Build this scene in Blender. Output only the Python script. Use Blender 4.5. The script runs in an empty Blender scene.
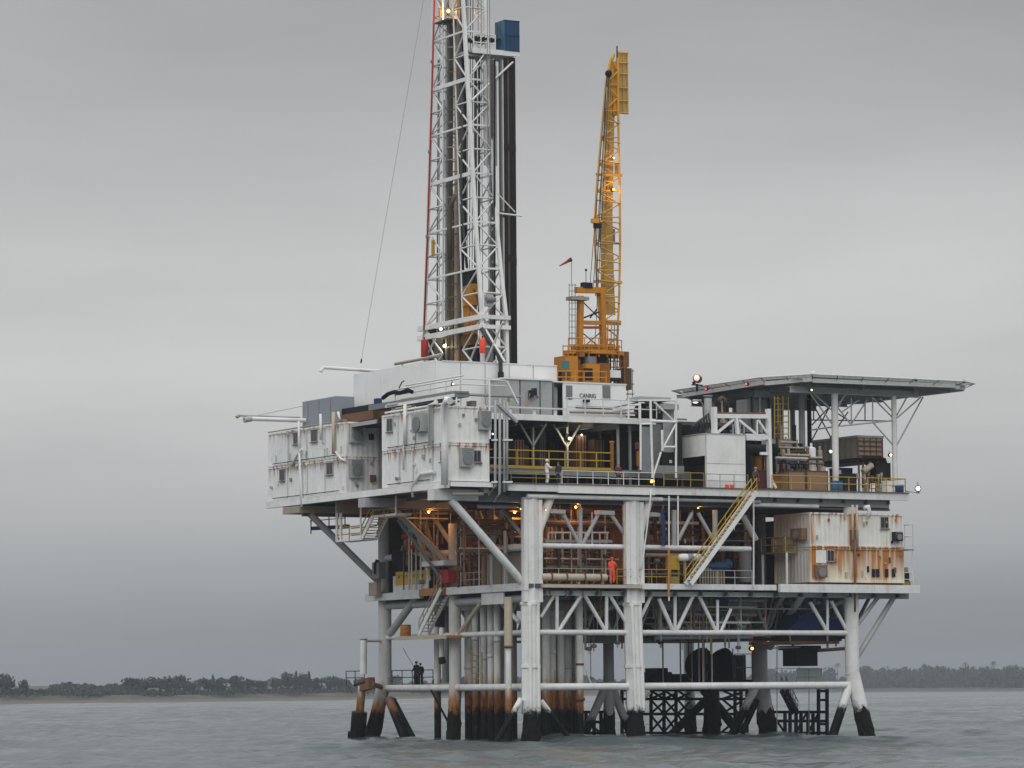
import bpy, bmesh, math, random
import numpy as np
from mathutils import Vector, Matrix
random.seed(7); RNG = np.random.default_rng(11)
sc = bpy.context.scene
COL = sc.collection
R_ = math.radians

# ---------------------------------------------------------------- camera
# platform frame: X along the front edge, Y along the left side, Z up from the sea
FPX = 3500.0
AZ = R_(29)
cA, sA = math.cos(AZ), math.sin(AZ)
r0 = Vector((cA, -sA, 0)); w0 = Vector((sA, cA, 0))
CAM = -255 * w0 + 0.365 * r0; CAM.z = 3.76
PH = math.atan(306.5 / FPX); RHO = R_(0.4)
fwd = w0 * math.cos(PH) + Vector((0, 0, math.sin(PH)))
up0 = r0.cross(fwd)
cr = r0 * math.cos(RHO) - up0 * math.sin(RHO)
cu = up0 * math.cos(RHO) + r0 * math.sin(RHO)
cd = bpy.data.cameras.new('camera'); cam = bpy.data.objects.new('camera', cd); COL.objects.link(cam)
cd.sensor_width = 36; cd.lens = FPX / 1024 * 36; cd.clip_start = 1; cd.clip_end = 30000
m = Matrix.Identity(4)
for i in range(3):
    m[i][0] = cr[i]; m[i][1] = cu[i]; m[i][2] = -fwd[i]; m[i][3] = CAM[i]
cam.matrix_world = m
sc.camera = cam

def proj(p):
    d = Vector(p) - CAM; k = FPX / d.dot(fwd)
    return 512 + k * d.dot(cr), 384 - k * d.dot(cu)
def ray(u, v): return fwd * FPX + cr * (u - 512) + cu * (384 - v)
def F(u, v, Y):
    d = ray(u, v); return CAM + d * ((Y - CAM.y) / d.y)
def S(u, v, X):
    d = ray(u, v); return CAM + d * ((X - CAM.x) / d.x)
def xu(u, Y, z):
    X = 0.0
    for _ in range(4): X = F(u, proj((X, Y, z))[1], Y).x
    return X
def yu(u, X, z):
    Y = 0.0
    for _ in range(4): Y = S(u, proj((X, Y, z))[1], X).y
    return Y
def zF(u, v, Y): return F(u, v, Y).z

# ---------------------------------------------------------------- sky, sun, exposure
world = bpy.data.worlds.new('World'); sc.world = world; world.use_nodes = True
wt = world.node_tree; wn = wt.nodes; wl = wt.links; wn.clear()
SUN_AZ = math.atan2(-0.62, -0.78)      # direction (x,y) the light comes from: behind the camera
SUN_EL = R_(50)
sun_dir = Vector((-0.62, -0.78, 0)).normalized() * math.cos(SUN_EL) + Vector((0, 0, math.sin(SUN_EL)))
sky = wn.new('ShaderNodeTexSky'); sky.sky_type = 'NISHITA'; sky.sun_disc = False
sky.sun_elevation = SUN_EL; sky.sun_rotation = math.atan2(sun_dir.x, sun_dir.y)
tc = wn.new('ShaderNodeTexCoord')
sep = wn.new('ShaderNodeSeparateXYZ'); wl.new(tc.outputs['Generated'], sep.inputs[0])
def wmath(op, a, b=None, c=None):
    n = wn.new('ShaderNodeMath'); n.operation = op
    for i, x in enumerate((a, b, c)):
        if x is None: continue
        if isinstance(x, (int, float)): n.inputs[i].default_value = x
        else: wl.new(x, n.inputs[i])
    return n.outputs[0]
zz = wmath('MAXIMUM', sep.outputs['Z'], 0.0)
# overcast luminance: brighter towards the zenith, uneven stratus layers
mpw = wn.new('ShaderNodeMapping'); mpw.inputs['Scale'].default_value = (3.0, 3.0, 13.0); mpw.inputs['Location'].default_value = (2.3, .7, 1.1)
wl.new(tc.outputs['Generated'], mpw.inputs['Vector'])
cl = wn.new('ShaderNodeTexNoise'); cl.inputs['Scale'].default_value = 1.0; cl.inputs['Detail'].default_value = 6
cl.inputs['Roughness'].default_value = 0.5; cl.inputs['Distortion'].default_value = 0.15
wl.new(mpw.outputs[0], cl.inputs['Vector'])
ramp = wn.new('ShaderNodeValToRGB'); wl.new(zz, ramp.inputs[0])
SKYR = [(0.0, .185, .193, .203), (0.018, .228, .235, .243), (0.05, .365, .369, .372), (0.09, .50, .499, .493), (0.125, .48, .479, .475),
        (0.165, .40, .402, .404), (0.20, .345, .348, .353), (0.27, .47, .475, .482), (0.36, .60, .61, .62), (0.6, .78, .79, .80), (1.0, .92, .93, .94)]
els = ramp.color_ramp.elements
while len(els) < len(SKYR): els.new(0.5)
for e, (p, a, b, c) in zip(els, SKYR): e.position = p; e.color = (a, b, c, 1)
cvar = wmath('MULTIPLY_ADD', cl.outputs['Fac'], 0.85, 0.575)
mixc = wn.new('ShaderNodeMix'); mixc.data_type = 'RGBA'; mixc.blend_type = 'MULTIPLY'; mixc.inputs[0].default_value = 1
wl.new(ramp.outputs[0], mixc.inputs[6])
cb = wn.new('ShaderNodeCombineColor'); [wl.new(cvar, cb.inputs[i]) for i in range(3)]
wl.new(cb.outputs[0], mixc.inputs[7])
bg1 = wn.new('ShaderNodeBackground'); wl.new(mixc.outputs[2], bg1.inputs[0]); bg1.inputs[1].default_value = 1.0
bg2 = wn.new('ShaderNodeBackground'); wl.new(sky.outputs[0], bg2.inputs[0]); bg2.inputs[1].default_value = 0.06
mixs = wn.new('ShaderNodeMixShader'); mixs.inputs[0].default_value = 0.03
wl.new(bg1.outputs[0], mixs.inputs[1]); wl.new(bg2.outputs[0], mixs.inputs[2])
wo = wn.new('ShaderNodeOutputWorld'); wl.new(mixs.outputs[0], wo.inputs[0])

sl = bpy.data.lights.new('sun', 'SUN'); so = bpy.data.objects.new('sun', sl); COL.objects.link(so)
sl.energy = 1.35; sl.angle = R_(75); sl.color = (1, .97, .93)
so.rotation_euler = sun_dir.to_track_quat('Z', 'Y').to_euler(); so.location = (0, 0, 90)
sc.view_settings.view_transform = 'Standard'; sc.view_settings.look = 'None'
sc.view_settings.exposure = 0.25; sc.view_settings.gamma = 1
sc.view_settings.use_curve_mapping = False
sc.render.engine = 'CYCLES'
sc.cycles.max_bounces = 6; sc.cycles.volume_bounces = 1

# ---------------------------------------------------------------- materials
MATS = {}
def new_mat(name):
    m = bpy.data.materials.new(name); m.use_nodes = True; m.node_tree.nodes.clear(); MATS[name] = m
    nt = m.node_tree; o = nt.nodes.new('ShaderNodeOutputMaterial'); b = nt.nodes.new('ShaderNodeBsdfPrincipled')
    nt.links.new(b.outputs[0], o.inputs[0]); return m, nt, b
def nd(nt, t, **k):
    n = nt.nodes.new(t)
    for a, v in k.items(): setattr(n, a, v)
    return n
def rgba(c): return (c[0], c[1], c[2], 1)
def noise(nt, scale, detail=5, rough=.6, vec=None):
    n = nd(nt, 'ShaderNodeTexNoise'); n.inputs['Scale'].default_value = scale
    n.inputs['Detail'].default_value = detail; n.inputs['Roughness'].default_value = rough
    if vec is not None: nt.links.new(vec, n.inputs['Vector'])
    return n.outputs['Fac']
def ramp2(nt, src, a, b):
    n = nd(nt, 'ShaderNodeMapRange'); n.interpolation_type = 'SMOOTHSTEP'
    n.inputs[1].default_value = a; n.inputs[2].default_value = b; nt.links.new(src, n.inputs[0]); return n.outputs[0]
def mixcol(nt, fac, a, b):
    n = nd(nt, 'ShaderNodeMix', data_type='RGBA')
    if isinstance(fac, float): n.inputs[0].default_value = fac
    else: nt.links.new(fac, n.inputs[0])
    for i, x in ((6, a), (7, b)):
        if isinstance(x, tuple): n.inputs[i].default_value = rgba(x)
        else: nt.links.new(x, n.inputs[i])
    return n.outputs[2]
def mth(nt, op, a, b):
    n = nd(nt, 'ShaderNodeMath', operation=op)
    for i, x in enumerate((a, b)):
        if isinstance(x, (int, float)): n.inputs[i].default_value = x
        else: nt.links.new(x, n.inputs[i])
    return n.outputs[0]
def posmap(nt, sx, sy, sz):
    g = nd(nt, 'ShaderNodeNewGeometry'); mp = nd(nt, 'ShaderNodeMapping'); mp.inputs['Scale'].default_value = (sx, sy, sz)
    nt.links.new(g.outputs['Position'], mp.inputs['Vector']); return mp.outputs[0], g.outputs['Position']
def paint(name, col, rust=.25, rcol=(.20, .075, .025), rough=.55, metal=0.0, dirt=.35, growth=None, rustband=None, seam=None, patch=None):
    """weathered paint: dirt clouds, vertical rust streaks, optional marine growth below a height and rust band above it"""
    m, nt, b = new_mat(name)
    vs, pos = posmap(nt, 1.5, 1.5, .16)
    vb, _ = posmap(nt, 1, 1, 1)
    dcol = tuple(c * .55 for c in col)
    d = ramp2(nt, noise(nt, .9, 6, .65, vb), .42, .80)
    dd = mth(nt, 'MULTIPLY', d, dirt)
    c1 = mixcol(nt, dd, col, dcol)
    st = noise(nt, 1.6, 7, .7, vs)
    stain = ramp2(nt, st, .50, .78)
    c2 = mixcol(nt, mth(nt, 'MULTIPLY', stain, min(1, rust * 1.3)), c1, (col[0] * .72, col[1] * .56, col[2] * .38))
    sp = noise(nt, 2.3, 8, .75, vb)
    both = mth(nt, 'ADD', mth(nt, 'MULTIPLY', st, .6), mth(nt, 'MULTIPLY', sp, .4))
    rm = ramp2(nt, both, .70 - rust * .22, .78 - rust * .20)
    c3 = mixcol(nt, rm, c2, rcol)
    if seam is not None:
        sx_ = nd(nt, 'ShaderNodeSeparateXYZ'); nt.links.new(pos, sx_.inputs[0])
        for zs, ln, amt in seam:
            # streaks running down from a horizontal joint at height zs
            dz = mth(nt, 'SUBTRACT', zs, sx_.outputs[2])
            up = ramp2(nt, dz, -.10, .0)
            dn = ramp2(nt, dz, ln, 0.0)
            k = mth(nt, 'MULTIPLY', up, dn)
            vst, _ = posmap(nt, 3.2, 3.2, .10)
            n1 = noise(nt, 1.0, 5, .6, vst)
            k2 = mth(nt, 'MULTIPLY', k, ramp2(nt, n1, .60 - amt * .25, .74 - amt * .2))
            c3 = mixcol(nt, k2, c3, (.36, .135, .028))
    if patch is not None:
        sxp = nd(nt, 'ShaderNodeSeparateXYZ'); nt.links.new(pos, sxp.inputs[0])
        for x0, x1, z0, z1, amt in patch:
            k = mth(nt, 'MULTIPLY', mth(nt, 'MULTIPLY', ramp2(nt, sxp.outputs[0], x0 - .25, x0 + .25), ramp2(nt, sxp.outputs[0], x1 + .25, x1 - .25)), mth(nt, 'MULTIPLY', ramp2(nt, sxp.outputs[2], z0 - .3, z0 + .5), ramp2(nt, sxp.outputs[2], z1 + .1, z1 - .1)))
            vst, _ = posmap(nt, 2.4, 2.4, .14)
            k = mth(nt, 'MULTIPLY', k, ramp2(nt, noise(nt, 1.0, 6, .65, vst), .58 - amt * .22, .66 - amt * .1))
            c3 = mixcol(nt, k, c3, (.42, .155, .025))
    if growth is not None:
        sx = nd(nt, 'ShaderNodeSeparateXYZ'); nt.links.new(pos, sx.inputs[0])
        jit = mth(nt, 'MULTIPLY', mth(nt, 'SUBTRACT', noise(nt, 1.3, 7, .8, vb), .5), 2.6)
        zj = mth(nt, 'ADD', sx.outputs[2], jit)
        if rustband:
            rj = mth(nt, 'ADD', sx.outputs[2], mth(nt, 'MULTIPLY', mth(nt, 'SUBTRACT', noise(nt, 1.0, 6, .75, vs), .5), 5.0))
            k = ramp2(nt, rj, rustband + 1.3, rustband - .6)
            rc = mixcol(nt, ramp2(nt, noise(nt, 2.0, 5, .7, vs), .35, .7), (.34, .15, .05), (.13, .045, .02))
            c3 = mixcol(nt, k, c3, rc)
        k = ramp2(nt, zj, growth + .45, growth - .30)
        gc = mixcol(nt, ramp2(nt, noise(nt, 1.7, 5, .7, vb), .5, .75), (.006, .007, .007), (.022, .028, .012))
        c3 = mixcol(nt, k, c3, gc)
    nt.links.new(c3, b.inputs['Base Color'])
    b.inputs['Roughness'].default_value = rough; b.inputs['Metallic'].default_value = metal; b.inputs['Specular IOR Level'].default_value = .08 if growth is not None or max(col) < .05 else .25
    bp = nd(nt, 'ShaderNodeBump'); bp.inputs['Strength'].default_value = .25; bp.inputs['Distance'].default_value = .02
    nt.links.new(both, bp.inputs['Height']); nt.links.new(bp.outputs[0], b.inputs['Normal'])
    return m
def emit(name, col, strength):
    m, nt, b = new_mat(name)
    b.inputs['Base Color'].default_value = rgba(col); b.inputs['Emission Color'].default_value = rgba(col)
    b.inputs['Emission Strength'].default_value = strength; return m
paint('white', (.74, .75, .74), .32, dirt=.45)
paint('white_beam', (.66, .675, .68), .5, dirt=.55)
paint('white_rail', (.66, .67, .66), .3)
paint('module', (.78, .785, .77), .24, dirt=.38, seam=[(21.66, 1.0, .55), (24.4, 1.1, .3)])
paint('module_side', (.76, .775, .77), .25, dirt=.38, seam=[(21.66, 1.2, .6), (24.4, 1.3, .35)])
paint('module_rusty', (.70, .65, .53), .60, seam=[(14.55, 2.6, 1.0), (17.2, 1.5, .55)], patch=[(32.0, 34.1, 11.9, 14.5, 1.0), (26.5, 27.6, 11.9, 14.5, .6), (30.2, 30.9, 11.9, 14.5, .9), (28.4, 29.4, 12.4, 14.5, .5)])
paint('module_rust_top', (.72, .71, .67), .40, seam=[(17.2, 1.6, .4), (14.6, .3, .9)], patch=[(30.0, 30.8, 14.6, 17.2, .9), (26.4, 26.8, 14.6, 17.2, .6), (33.2, 34.6, 14.6, 15.6, .5)])
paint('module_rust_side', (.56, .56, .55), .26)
paint('conductor_shaded', (.30, .29, .27), .5, growth=2.35, rustband=3.9, dirt=.6)  # darker copy of the conductor paint, under-deck shade put into the colour
paint('windwall', (.80, .81, .81), .03, dirt=.22)
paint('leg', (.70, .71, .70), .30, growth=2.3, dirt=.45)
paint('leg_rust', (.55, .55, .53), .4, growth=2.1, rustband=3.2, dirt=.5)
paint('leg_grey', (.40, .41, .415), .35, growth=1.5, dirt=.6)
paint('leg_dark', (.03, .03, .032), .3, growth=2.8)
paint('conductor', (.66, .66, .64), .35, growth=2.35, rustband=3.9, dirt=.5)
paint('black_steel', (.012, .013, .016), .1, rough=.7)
paint('grey_steel', (.20, .21, .215), .35, dirt=.6)
paint('grey_light', (.38, .395, .40), .3, dirt=.5)
paint('grey_blue', (.25, .28, .31), .12)
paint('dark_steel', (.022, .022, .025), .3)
paint('deck_plate', (.08, .083, .086), .5, dirt=.5)
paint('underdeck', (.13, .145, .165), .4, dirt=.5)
paint('rust_steel', (.17, .085, .04), .7, dirt=.6)
paint('rust_orange', (.42, .19, .05), .55)
paint('brown', (.085, .055, .036), .4)
paint('tan', (.34, .29, .225), .45)
paint('tan_rust', (.46, .40, .31), .55)
paint('yellow', (.42, .27, .025), .4)
paint('yellow_dull', (.30, .22, .05), .4)
paint('orange', (.50, .205, .018), .45, dirt=.6, rcol=(.12, .05, .02))
paint('orange_dark', (.26, .105, .014), .5)
paint('boom_mesh', (.52, .36, .12), .35, dirt=.5)
paint('boom_yellow', (.64, .33, .045), .5, rcol=(.16, .07, .02), dirt=.6)
paint('red', (.36, .03, .02), .2)
paint('orange_red', (.85, .085, .04), .02)
paint('dark_blue', (.02, .04, .12), .05, rough=.75)
paint('blue', (.018, .05, .12), .1, rough=.6)
paint('blue_light', (.04, .13, .215), .15, rough=.6)
paint('tarp', (.010, .013, .020), .03, rough=.8)
paint('pipe_black', (.032, .027, .026), .4, rough=.45)
paint('pipe_brown', (.11, .085, .065), .5)
paint('cable', (.05, .05, .05), .1)
paint('wood', (.26, .16, .10), .15)
paint('ac_grey', (.34, .36, .36), .15)
paint('ac_brown', (.20, .13, .09), .6)
paint('sign_yellow', (.55, .36, .04), .25)
paint('ink', (.03, .03, .035), .0, rough=.6)
paint('ink_brown', (.22, .13, .02), .0, rough=.6)
paint('coverall_white', (.72, .73, .72), .02)
paint('cloth_dark', (.03, .028, .035), .0, rough=.9)
paint('cloth_blue', (.03, .04, .08), .0, rough=.9)
paint('cloth_brown', (.10, .04, .035), .0, rough=.9)
paint('skin', (.40, .23, .16), .0, rough=.6)
paint('hair', (.03, .02, .015), .0, rough=.8)
paint('boot', (.02, .02, .02), .0)
paint('louvre', (.30, .31, .31), .1)
mm, nt, b = new_mat('glass'); b.inputs['Base Color'].default_value = (.02, .024, .028, 1); b.inputs['Roughness'].default_value = .12
mm, nt, b = new_mat('glass_teal'); b.inputs['Base Color'].default_value = (.04, .16, .15, 1); b.inputs['Roughness'].default_value = .1
emit('lamp_sodium', (1, .42, .08), 5)
emit('lamp_white', (1, .97, .92), 8)
emit('lamp_warm', (1, .84, .58), 3)
emit('lamp_green', (.78, 1, .45), 1.6)
emit('lamp_red', (1, .10, .10), 1.0)
emit('lamp_pink', (1, .62, .5), .75)

# ---------------------------------------------------------------- build helpers
W = {}
MESH = {}
def finish_mesh(name, verts, faces, smooth=False):
    me = bpy.data.meshes.new(name); me.from_pydata(verts, [], faces); me.update()
    if smooth: me.polygons.foreach_set('use_smooth', [True] * len(me.polygons))
    return me
def cyl_data(n, r1=1.0, caps=True):
    vs = [(math.cos(2 * math.pi * i / n), math.sin(2 * math.pi * i / n), 0) for i in range(n)]
    vs += [(r1 * x, r1 * y, 1) for x, y, _ in vs]
    fs = [(i, (i + 1) % n, n + (i + 1) % n, n + i) for i in range(n)]
    if caps: fs += [tuple(range(n - 1, -1, -1)), tuple(range(n, 2 * n))]
    return vs, fs
def unit(kind, mat):
    k = (kind, mat)
    if k in MESH: return MESH[k]
    if kind == 'box':
        vs = [(x, y, z) for z in (0, 1) for y in (-.5, .5) for x in (-.5, .5)]
        fs = [(0, 2, 3, 1), (4, 5, 7, 6), (0, 1, 5, 4), (1, 3, 7, 5), (3, 2, 6, 7), (2, 0, 4, 6)]
        me = finish_mesh('box_' + mat, vs, fs)
    elif kind == 'ibeam':
        pr = [(-.5, -.5), (.5, -.5), (.5, -.38), (.1, -.38), (.1, .38), (.5, .38), (.5, .5), (-.5, .5), (-.5, .38), (-.1, .38), (-.1, -.38), (-.5, -.38)]
        n = len(pr); vs = [(x, y, z) for z in (0, 1) for x, y in pr]
        fs = [(i, (i + 1) % n, n + (i + 1) % n, n + i) for i in range(n)] + [tuple(range(n - 1, -1, -1)), tuple(range(n, 2 * n))]
        me = finish_mesh('ibeam_' + mat, vs, fs)
    elif kind == 'oct':
        vs, fs = cyl_data(8); me = finish_mesh('octagon_' + mat, vs, fs)
    elif kind == 'cone':
        vs, fs = cyl_data(14, .35); me = finish_mesh('cone_' + mat, vs, fs)
    elif kind == 'dome':
        bm = bmesh.new(); bmesh.ops.create_uvsphere(bm, u_segments=14, v_segments=8, radius=1)
        me = bpy.data.meshes.new('dome_' + mat); bm.to_mesh(me); bm.free()
        me.polygons.foreach_set('use_smooth', [True] * len(me.polygons))
    else:
        n = {'cyl': 14, 'cyl8': 8, 'cyl6': 6}[kind]
        vs, fs = cyl_data(n); me = finish_mesh(kind + '_' + mat, vs, fs)
        sm = [len(p.vertices) == 4 for p in me.polygons]; me.polygons.foreach_set('use_smooth', sm)
    me.materials.append(MATS[mat]); MESH[k] = me; return me
def add(name, me, M=None, parent=None):
    o = bpy.data.objects.new(name, me); COL.objects.link(o)
    M = M or Matrix.Identity(4)
    if parent is not None:
        o.parent = parent; o.matrix_parent_inverse = W[parent.name].inverted()
    o.matrix_basis = M; W[o.name] = M.copy(); return o
def tag(o, label=None, cat=None, group=None, kind=None):
    if label: o['label'] = label
    if cat: o['category'] = cat
    if group: o['group'] = group
    if kind: o['kind'] = kind
    return o
def thing(name, label, cat, loc=(0, 0, 0), group=None, kind=None):
    o = add(name, None, Matrix.Translation(Vector(loc))); o.empty_display_size = .3
    return tag(o, label, cat, group, kind)
def axis_mat(p, q, wx, wy):
    p = Vector(p); q = Vector(q); d = q - p; L = d.length; z = d / L
    ref = Vector((0, 0, 1)) if abs(z.z) < .98 else Vector((0, 1, 0))
    x = ref.cross(z).normalized(); y = z.cross(x)
    M = Matrix.Identity(4)
    for i in range(3): M[i][0] = x[i] * wx; M[i][1] = y[i] * wy; M[i][2] = d[i]; M[i][3] = p[i]
    return M
def bar(par, name, p, q, w, mat, kind='cyl8', h=None):
    """round bar: w is the radius; box bar: w is the width, h the depth"""
    return add(name, unit(kind, mat), axis_mat(p, q, w, h if h else w), par)
def box(par, name, x0, x1, y0, y1, z0, z1, mat):
    M = Matrix.Translation(((x0 + x1) / 2, (y0 + y1) / 2, z0)) @ Matrix.Diagonal((x1 - x0, y1 - y0, z1 - z0, 1))
    return add(name, unit('box', mat), M, par)
def disc(par, name, c, r, mat, h=None, kind='dome'):
    M = Matrix.Translation(Vector(c)) @ Matrix.Diagonal((r, r, h or r, 1)); return add(name, unit(kind, mat), M, par)
def upr(par, name, x, y, z0, z1, r, mat, kind='cyl'):
    return bar(par, name, (x, y, z0), (x, y, z1), r, mat, kind)
def raw(par, name, verts, faces, mat, smooth=False):
    me = finish_mesh(name, [tuple(v) for v in verts], faces, smooth); me.materials.append(MATS[mat]); return add(name, me, None, par)
def tubepath(par, name, pts, r, mat, n=8):
    """one bent tube through points"""
    pts = [Vector(p) for p in pts]; vs = []; fs = []
    for i, p in enumerate(pts):
        t = (pts[min(i + 1, len(pts) - 1)] - pts[max(i - 1, 0)]).normalized()
        ref = Vector((0, 0, 1)) if abs(t.z) < .9 else Vector((1, .3, 0)).normalized()
        x = ref.cross(t).normalized(); y = t.cross(x)
        k = 1.0
        if 0 < i < len(pts) - 1:
            a = (pts[i] - pts[i - 1]).normalized(); k = 1 / max(.5, a.dot(t))
        vs += [p + (x * math.cos(2 * math.pi * j / n) + y * math.sin(2 * math.pi * j / n) * k) * r for j in range(n)]
    for i in range(len(pts) - 1):
        fs += [(i * n + j, i * n + (j + 1) % n, (i + 1) * n + (j + 1) % n, (i + 1) * n + j) for j in range(n)]
    fs += [tuple(range(n - 1, -1, -1)), tuple(range((len(pts) - 1) * n, len(pts) * n))]
    o = raw(par, name, vs, fs, mat, True); o.data.polygons.foreach_set('use_smooth', [len(p.vertices) == 4 for p in o.data.polygons]); return o
def prism(par, name, poly, z0, z1, mat):
    n = len(poly); vs = [(x, y, z0) for x, y in poly] + [(x, y, z1) for x, y in poly]
    fs = [(i, (i + 1) % n, n + (i + 1) % n, n + i) for i in range(n)] + [tuple(range(n - 1, -1, -1)), tuple(range(n, 2 * n))]
    return raw(par, name, vs, fs, mat)
def railing(name, label, pts, mat, h=1.05, sp=1.5, r=.035, mids=1, group=None, toe=False, cat='railing'):
    t = thing(name, label, cat, pts[0], group)
    pts = [Vector(p) for p in pts]
    for a, b_ in zip(pts[:-1], pts[1:]):
        L = (b_ - a).length; n = max(1, round(L / sp))
        for i in range(n + 1):
            p = a.lerp(b_, i / n); bar(t, 'post', p, p + Vector((0, 0, h)), r, mat, 'cyl6')
        for k in range(1 + mids):
            dz = Vector((0, 0, h * (1 - k * .5) - (.02 if k == 0 else 0))); bar(t, 'rail', a + dz, b_ + dz, r * .95, mat, 'cyl6')
        if toe: bar(t, 'toe_board', a + Vector((0, 0, .08)), b_ + Vector((0, 0, .08)), .03, mat, 'box', .15)
    return t
def lamp(label, p, mat, r=.16, power=0, col=(1, .45, .12), aim=(0, -1, 0), name='flood_lamp', group=None):
    p = Vector(p); a = Vector(aim).normalized()
    t = thing(name, label, 'lamp', p, group)
    bar(t, 'housing', p - a * r * 1.3, p, r * 1.05, 'dark_steel', 'cyl')
    lens = disc(t, 'lens', p + a * r * .15, r * .62, mat)
    bar(t, 'bracket', p - a * r * 1.2, p - a * r * 1.2 + Vector((0, 0, r * 2.2)), .03, 'dark_steel', 'cyl6')
    if power:
        l = bpy.data.lights.new('bulb', 'POINT'); l.energy = power; l.color = col; l.shadow_soft_size = .06
        lo = add('bulb', l, Matrix.Translation(p + a * (r + .25)), t)
    return t

MD, RD, CD, WK = 18.9, 24.35, 11.6, 4.0
LX, LY = (2.4, 11.05, 30.8), (1.0, 13.0, 25.0)

# ================================================================ the setting: sea, shore
def build_sea():
    az = np.concatenate([np.linspace(-.20, .20, 520), np.linspace(.20, 2 * np.pi - .20, 70)[1:-1]])
    rr = [12.0]
    while rr[-1] < 6200:
        r = rr[-1]; st = .45 if 140 < r < 330 else (max(.45, (r / 330) ** 2 * .6) if r >= 330 else 6)
        rr.append(r + min(st, r * .05 + .4))
    rr = np.array(rr); na, nr = len(az), len(rr)
    A, Rr = np.meshgrid(az, rr)
    base = math.atan2(w0.y, w0.x)
    X = CAM.x + Rr * np.cos(base - A); Y = CAM.y + Rr * np.sin(base - A)
    Z = np.zeros_like(X)
    dr = np.gradient(rr)[:, None]
    for i in range(60):
        lam = 1.5 * (1.045 ** i) * RNG.uniform(.9, 1.1)
        th = base + math.pi * .80 + RNG.normal(0, .75)
        k = 2 * math.pi / lam; amp = .0062 * lam ** .80 * RNG.uniform(.6, 1.3)
        fade = np.clip((lam / (2.2 * dr) - .6), 0, 1)
        ph = k * (X * math.cos(th) + Y * math.sin(th)) + RNG.uniform(0, 6.28)
        Z += fade * amp * (np.sin(ph) + .28 * np.sin(2 * ph + 1.2))
    Z *= np.clip((Rr - 20) / 60, 0, 1)
    co = np.stack([X, Y, Z], -1).reshape(-1, 3)
    i, j = np.meshgrid(np.arange(nr - 1), np.arange(na), indexing='ij'); j2 = (j + 1) % na
    q = np.stack([i * na + j, (i + 1) * na + j, (i + 1) * na + j2, i * na + j2], -1).reshape(-1, 4)
    me = bpy.data.meshes.new('sea'); me.vertices.add(len(co)); me.vertices.foreach_set('co', co.ravel())
    me.loops.add(q.size); me.loops.foreach_set('vertex_index', q.ravel().astype(np.int32))
    me.polygons.add(len(q)); me.polygons.foreach_set('loop_start', np.arange(0, q.size, 4, dtype=np.int32))
    me.polygons.foreach_set('use_smooth', np.ones(len(q), bool)); me.update(calc_edges=True)
    if me.polygons[0].normal.z < 0: me.flip_normals()
    mat, nt, b = new_mat('sea_water')
    b.inputs['Base Color'].default_value = (.056, .076, .081, 1); b.inputs['Roughness'].default_value = .16; b.inputs['IOR'].default_value = 1.333
    v1, _ = posmap(nt, .9, .9, .9); v2, _ = posmap(nt, .11, .11, .11)
    n1 = noise(nt, 1.0, 5, .62, v1); n2 = noise(nt, 1.0, 4, .55, v2)
    hsum = mth(nt, 'ADD', mth(nt, 'MULTIPLY', n1, .16), mth(nt, 'MULTIPLY', n2, .9))
    bp = nd(nt, 'ShaderNodeBump'); bp.inputs['Strength'].default_value = .7; bp.inputs['Distance'].default_value = 1.0
    nt.links.new(hsum, bp.inputs['Height']); nt.links.new(bp.outputs[0], b.inputs['Normal'])
    v3, _ = posmap(nt, .012, .012, .012)
    ru = nd(nt, 'ShaderNodeMapRange'); ru.inputs[1].default_value = .35; ru.inputs[2].default_value = .65; ru.inputs[3].default_value = .14; ru.inputs[4].default_value = .32
    nt.links.new(noise(nt, 1.0, 4, .6, v3), ru.inputs[0]); nt.links.new(ru.outputs[0], b.inputs['Roughness'])
    me.materials.append(mat)
    return tag(add('sea', me), 'choppy grey-green sea under the overcast', None, kind='structure')
build_sea()

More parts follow.
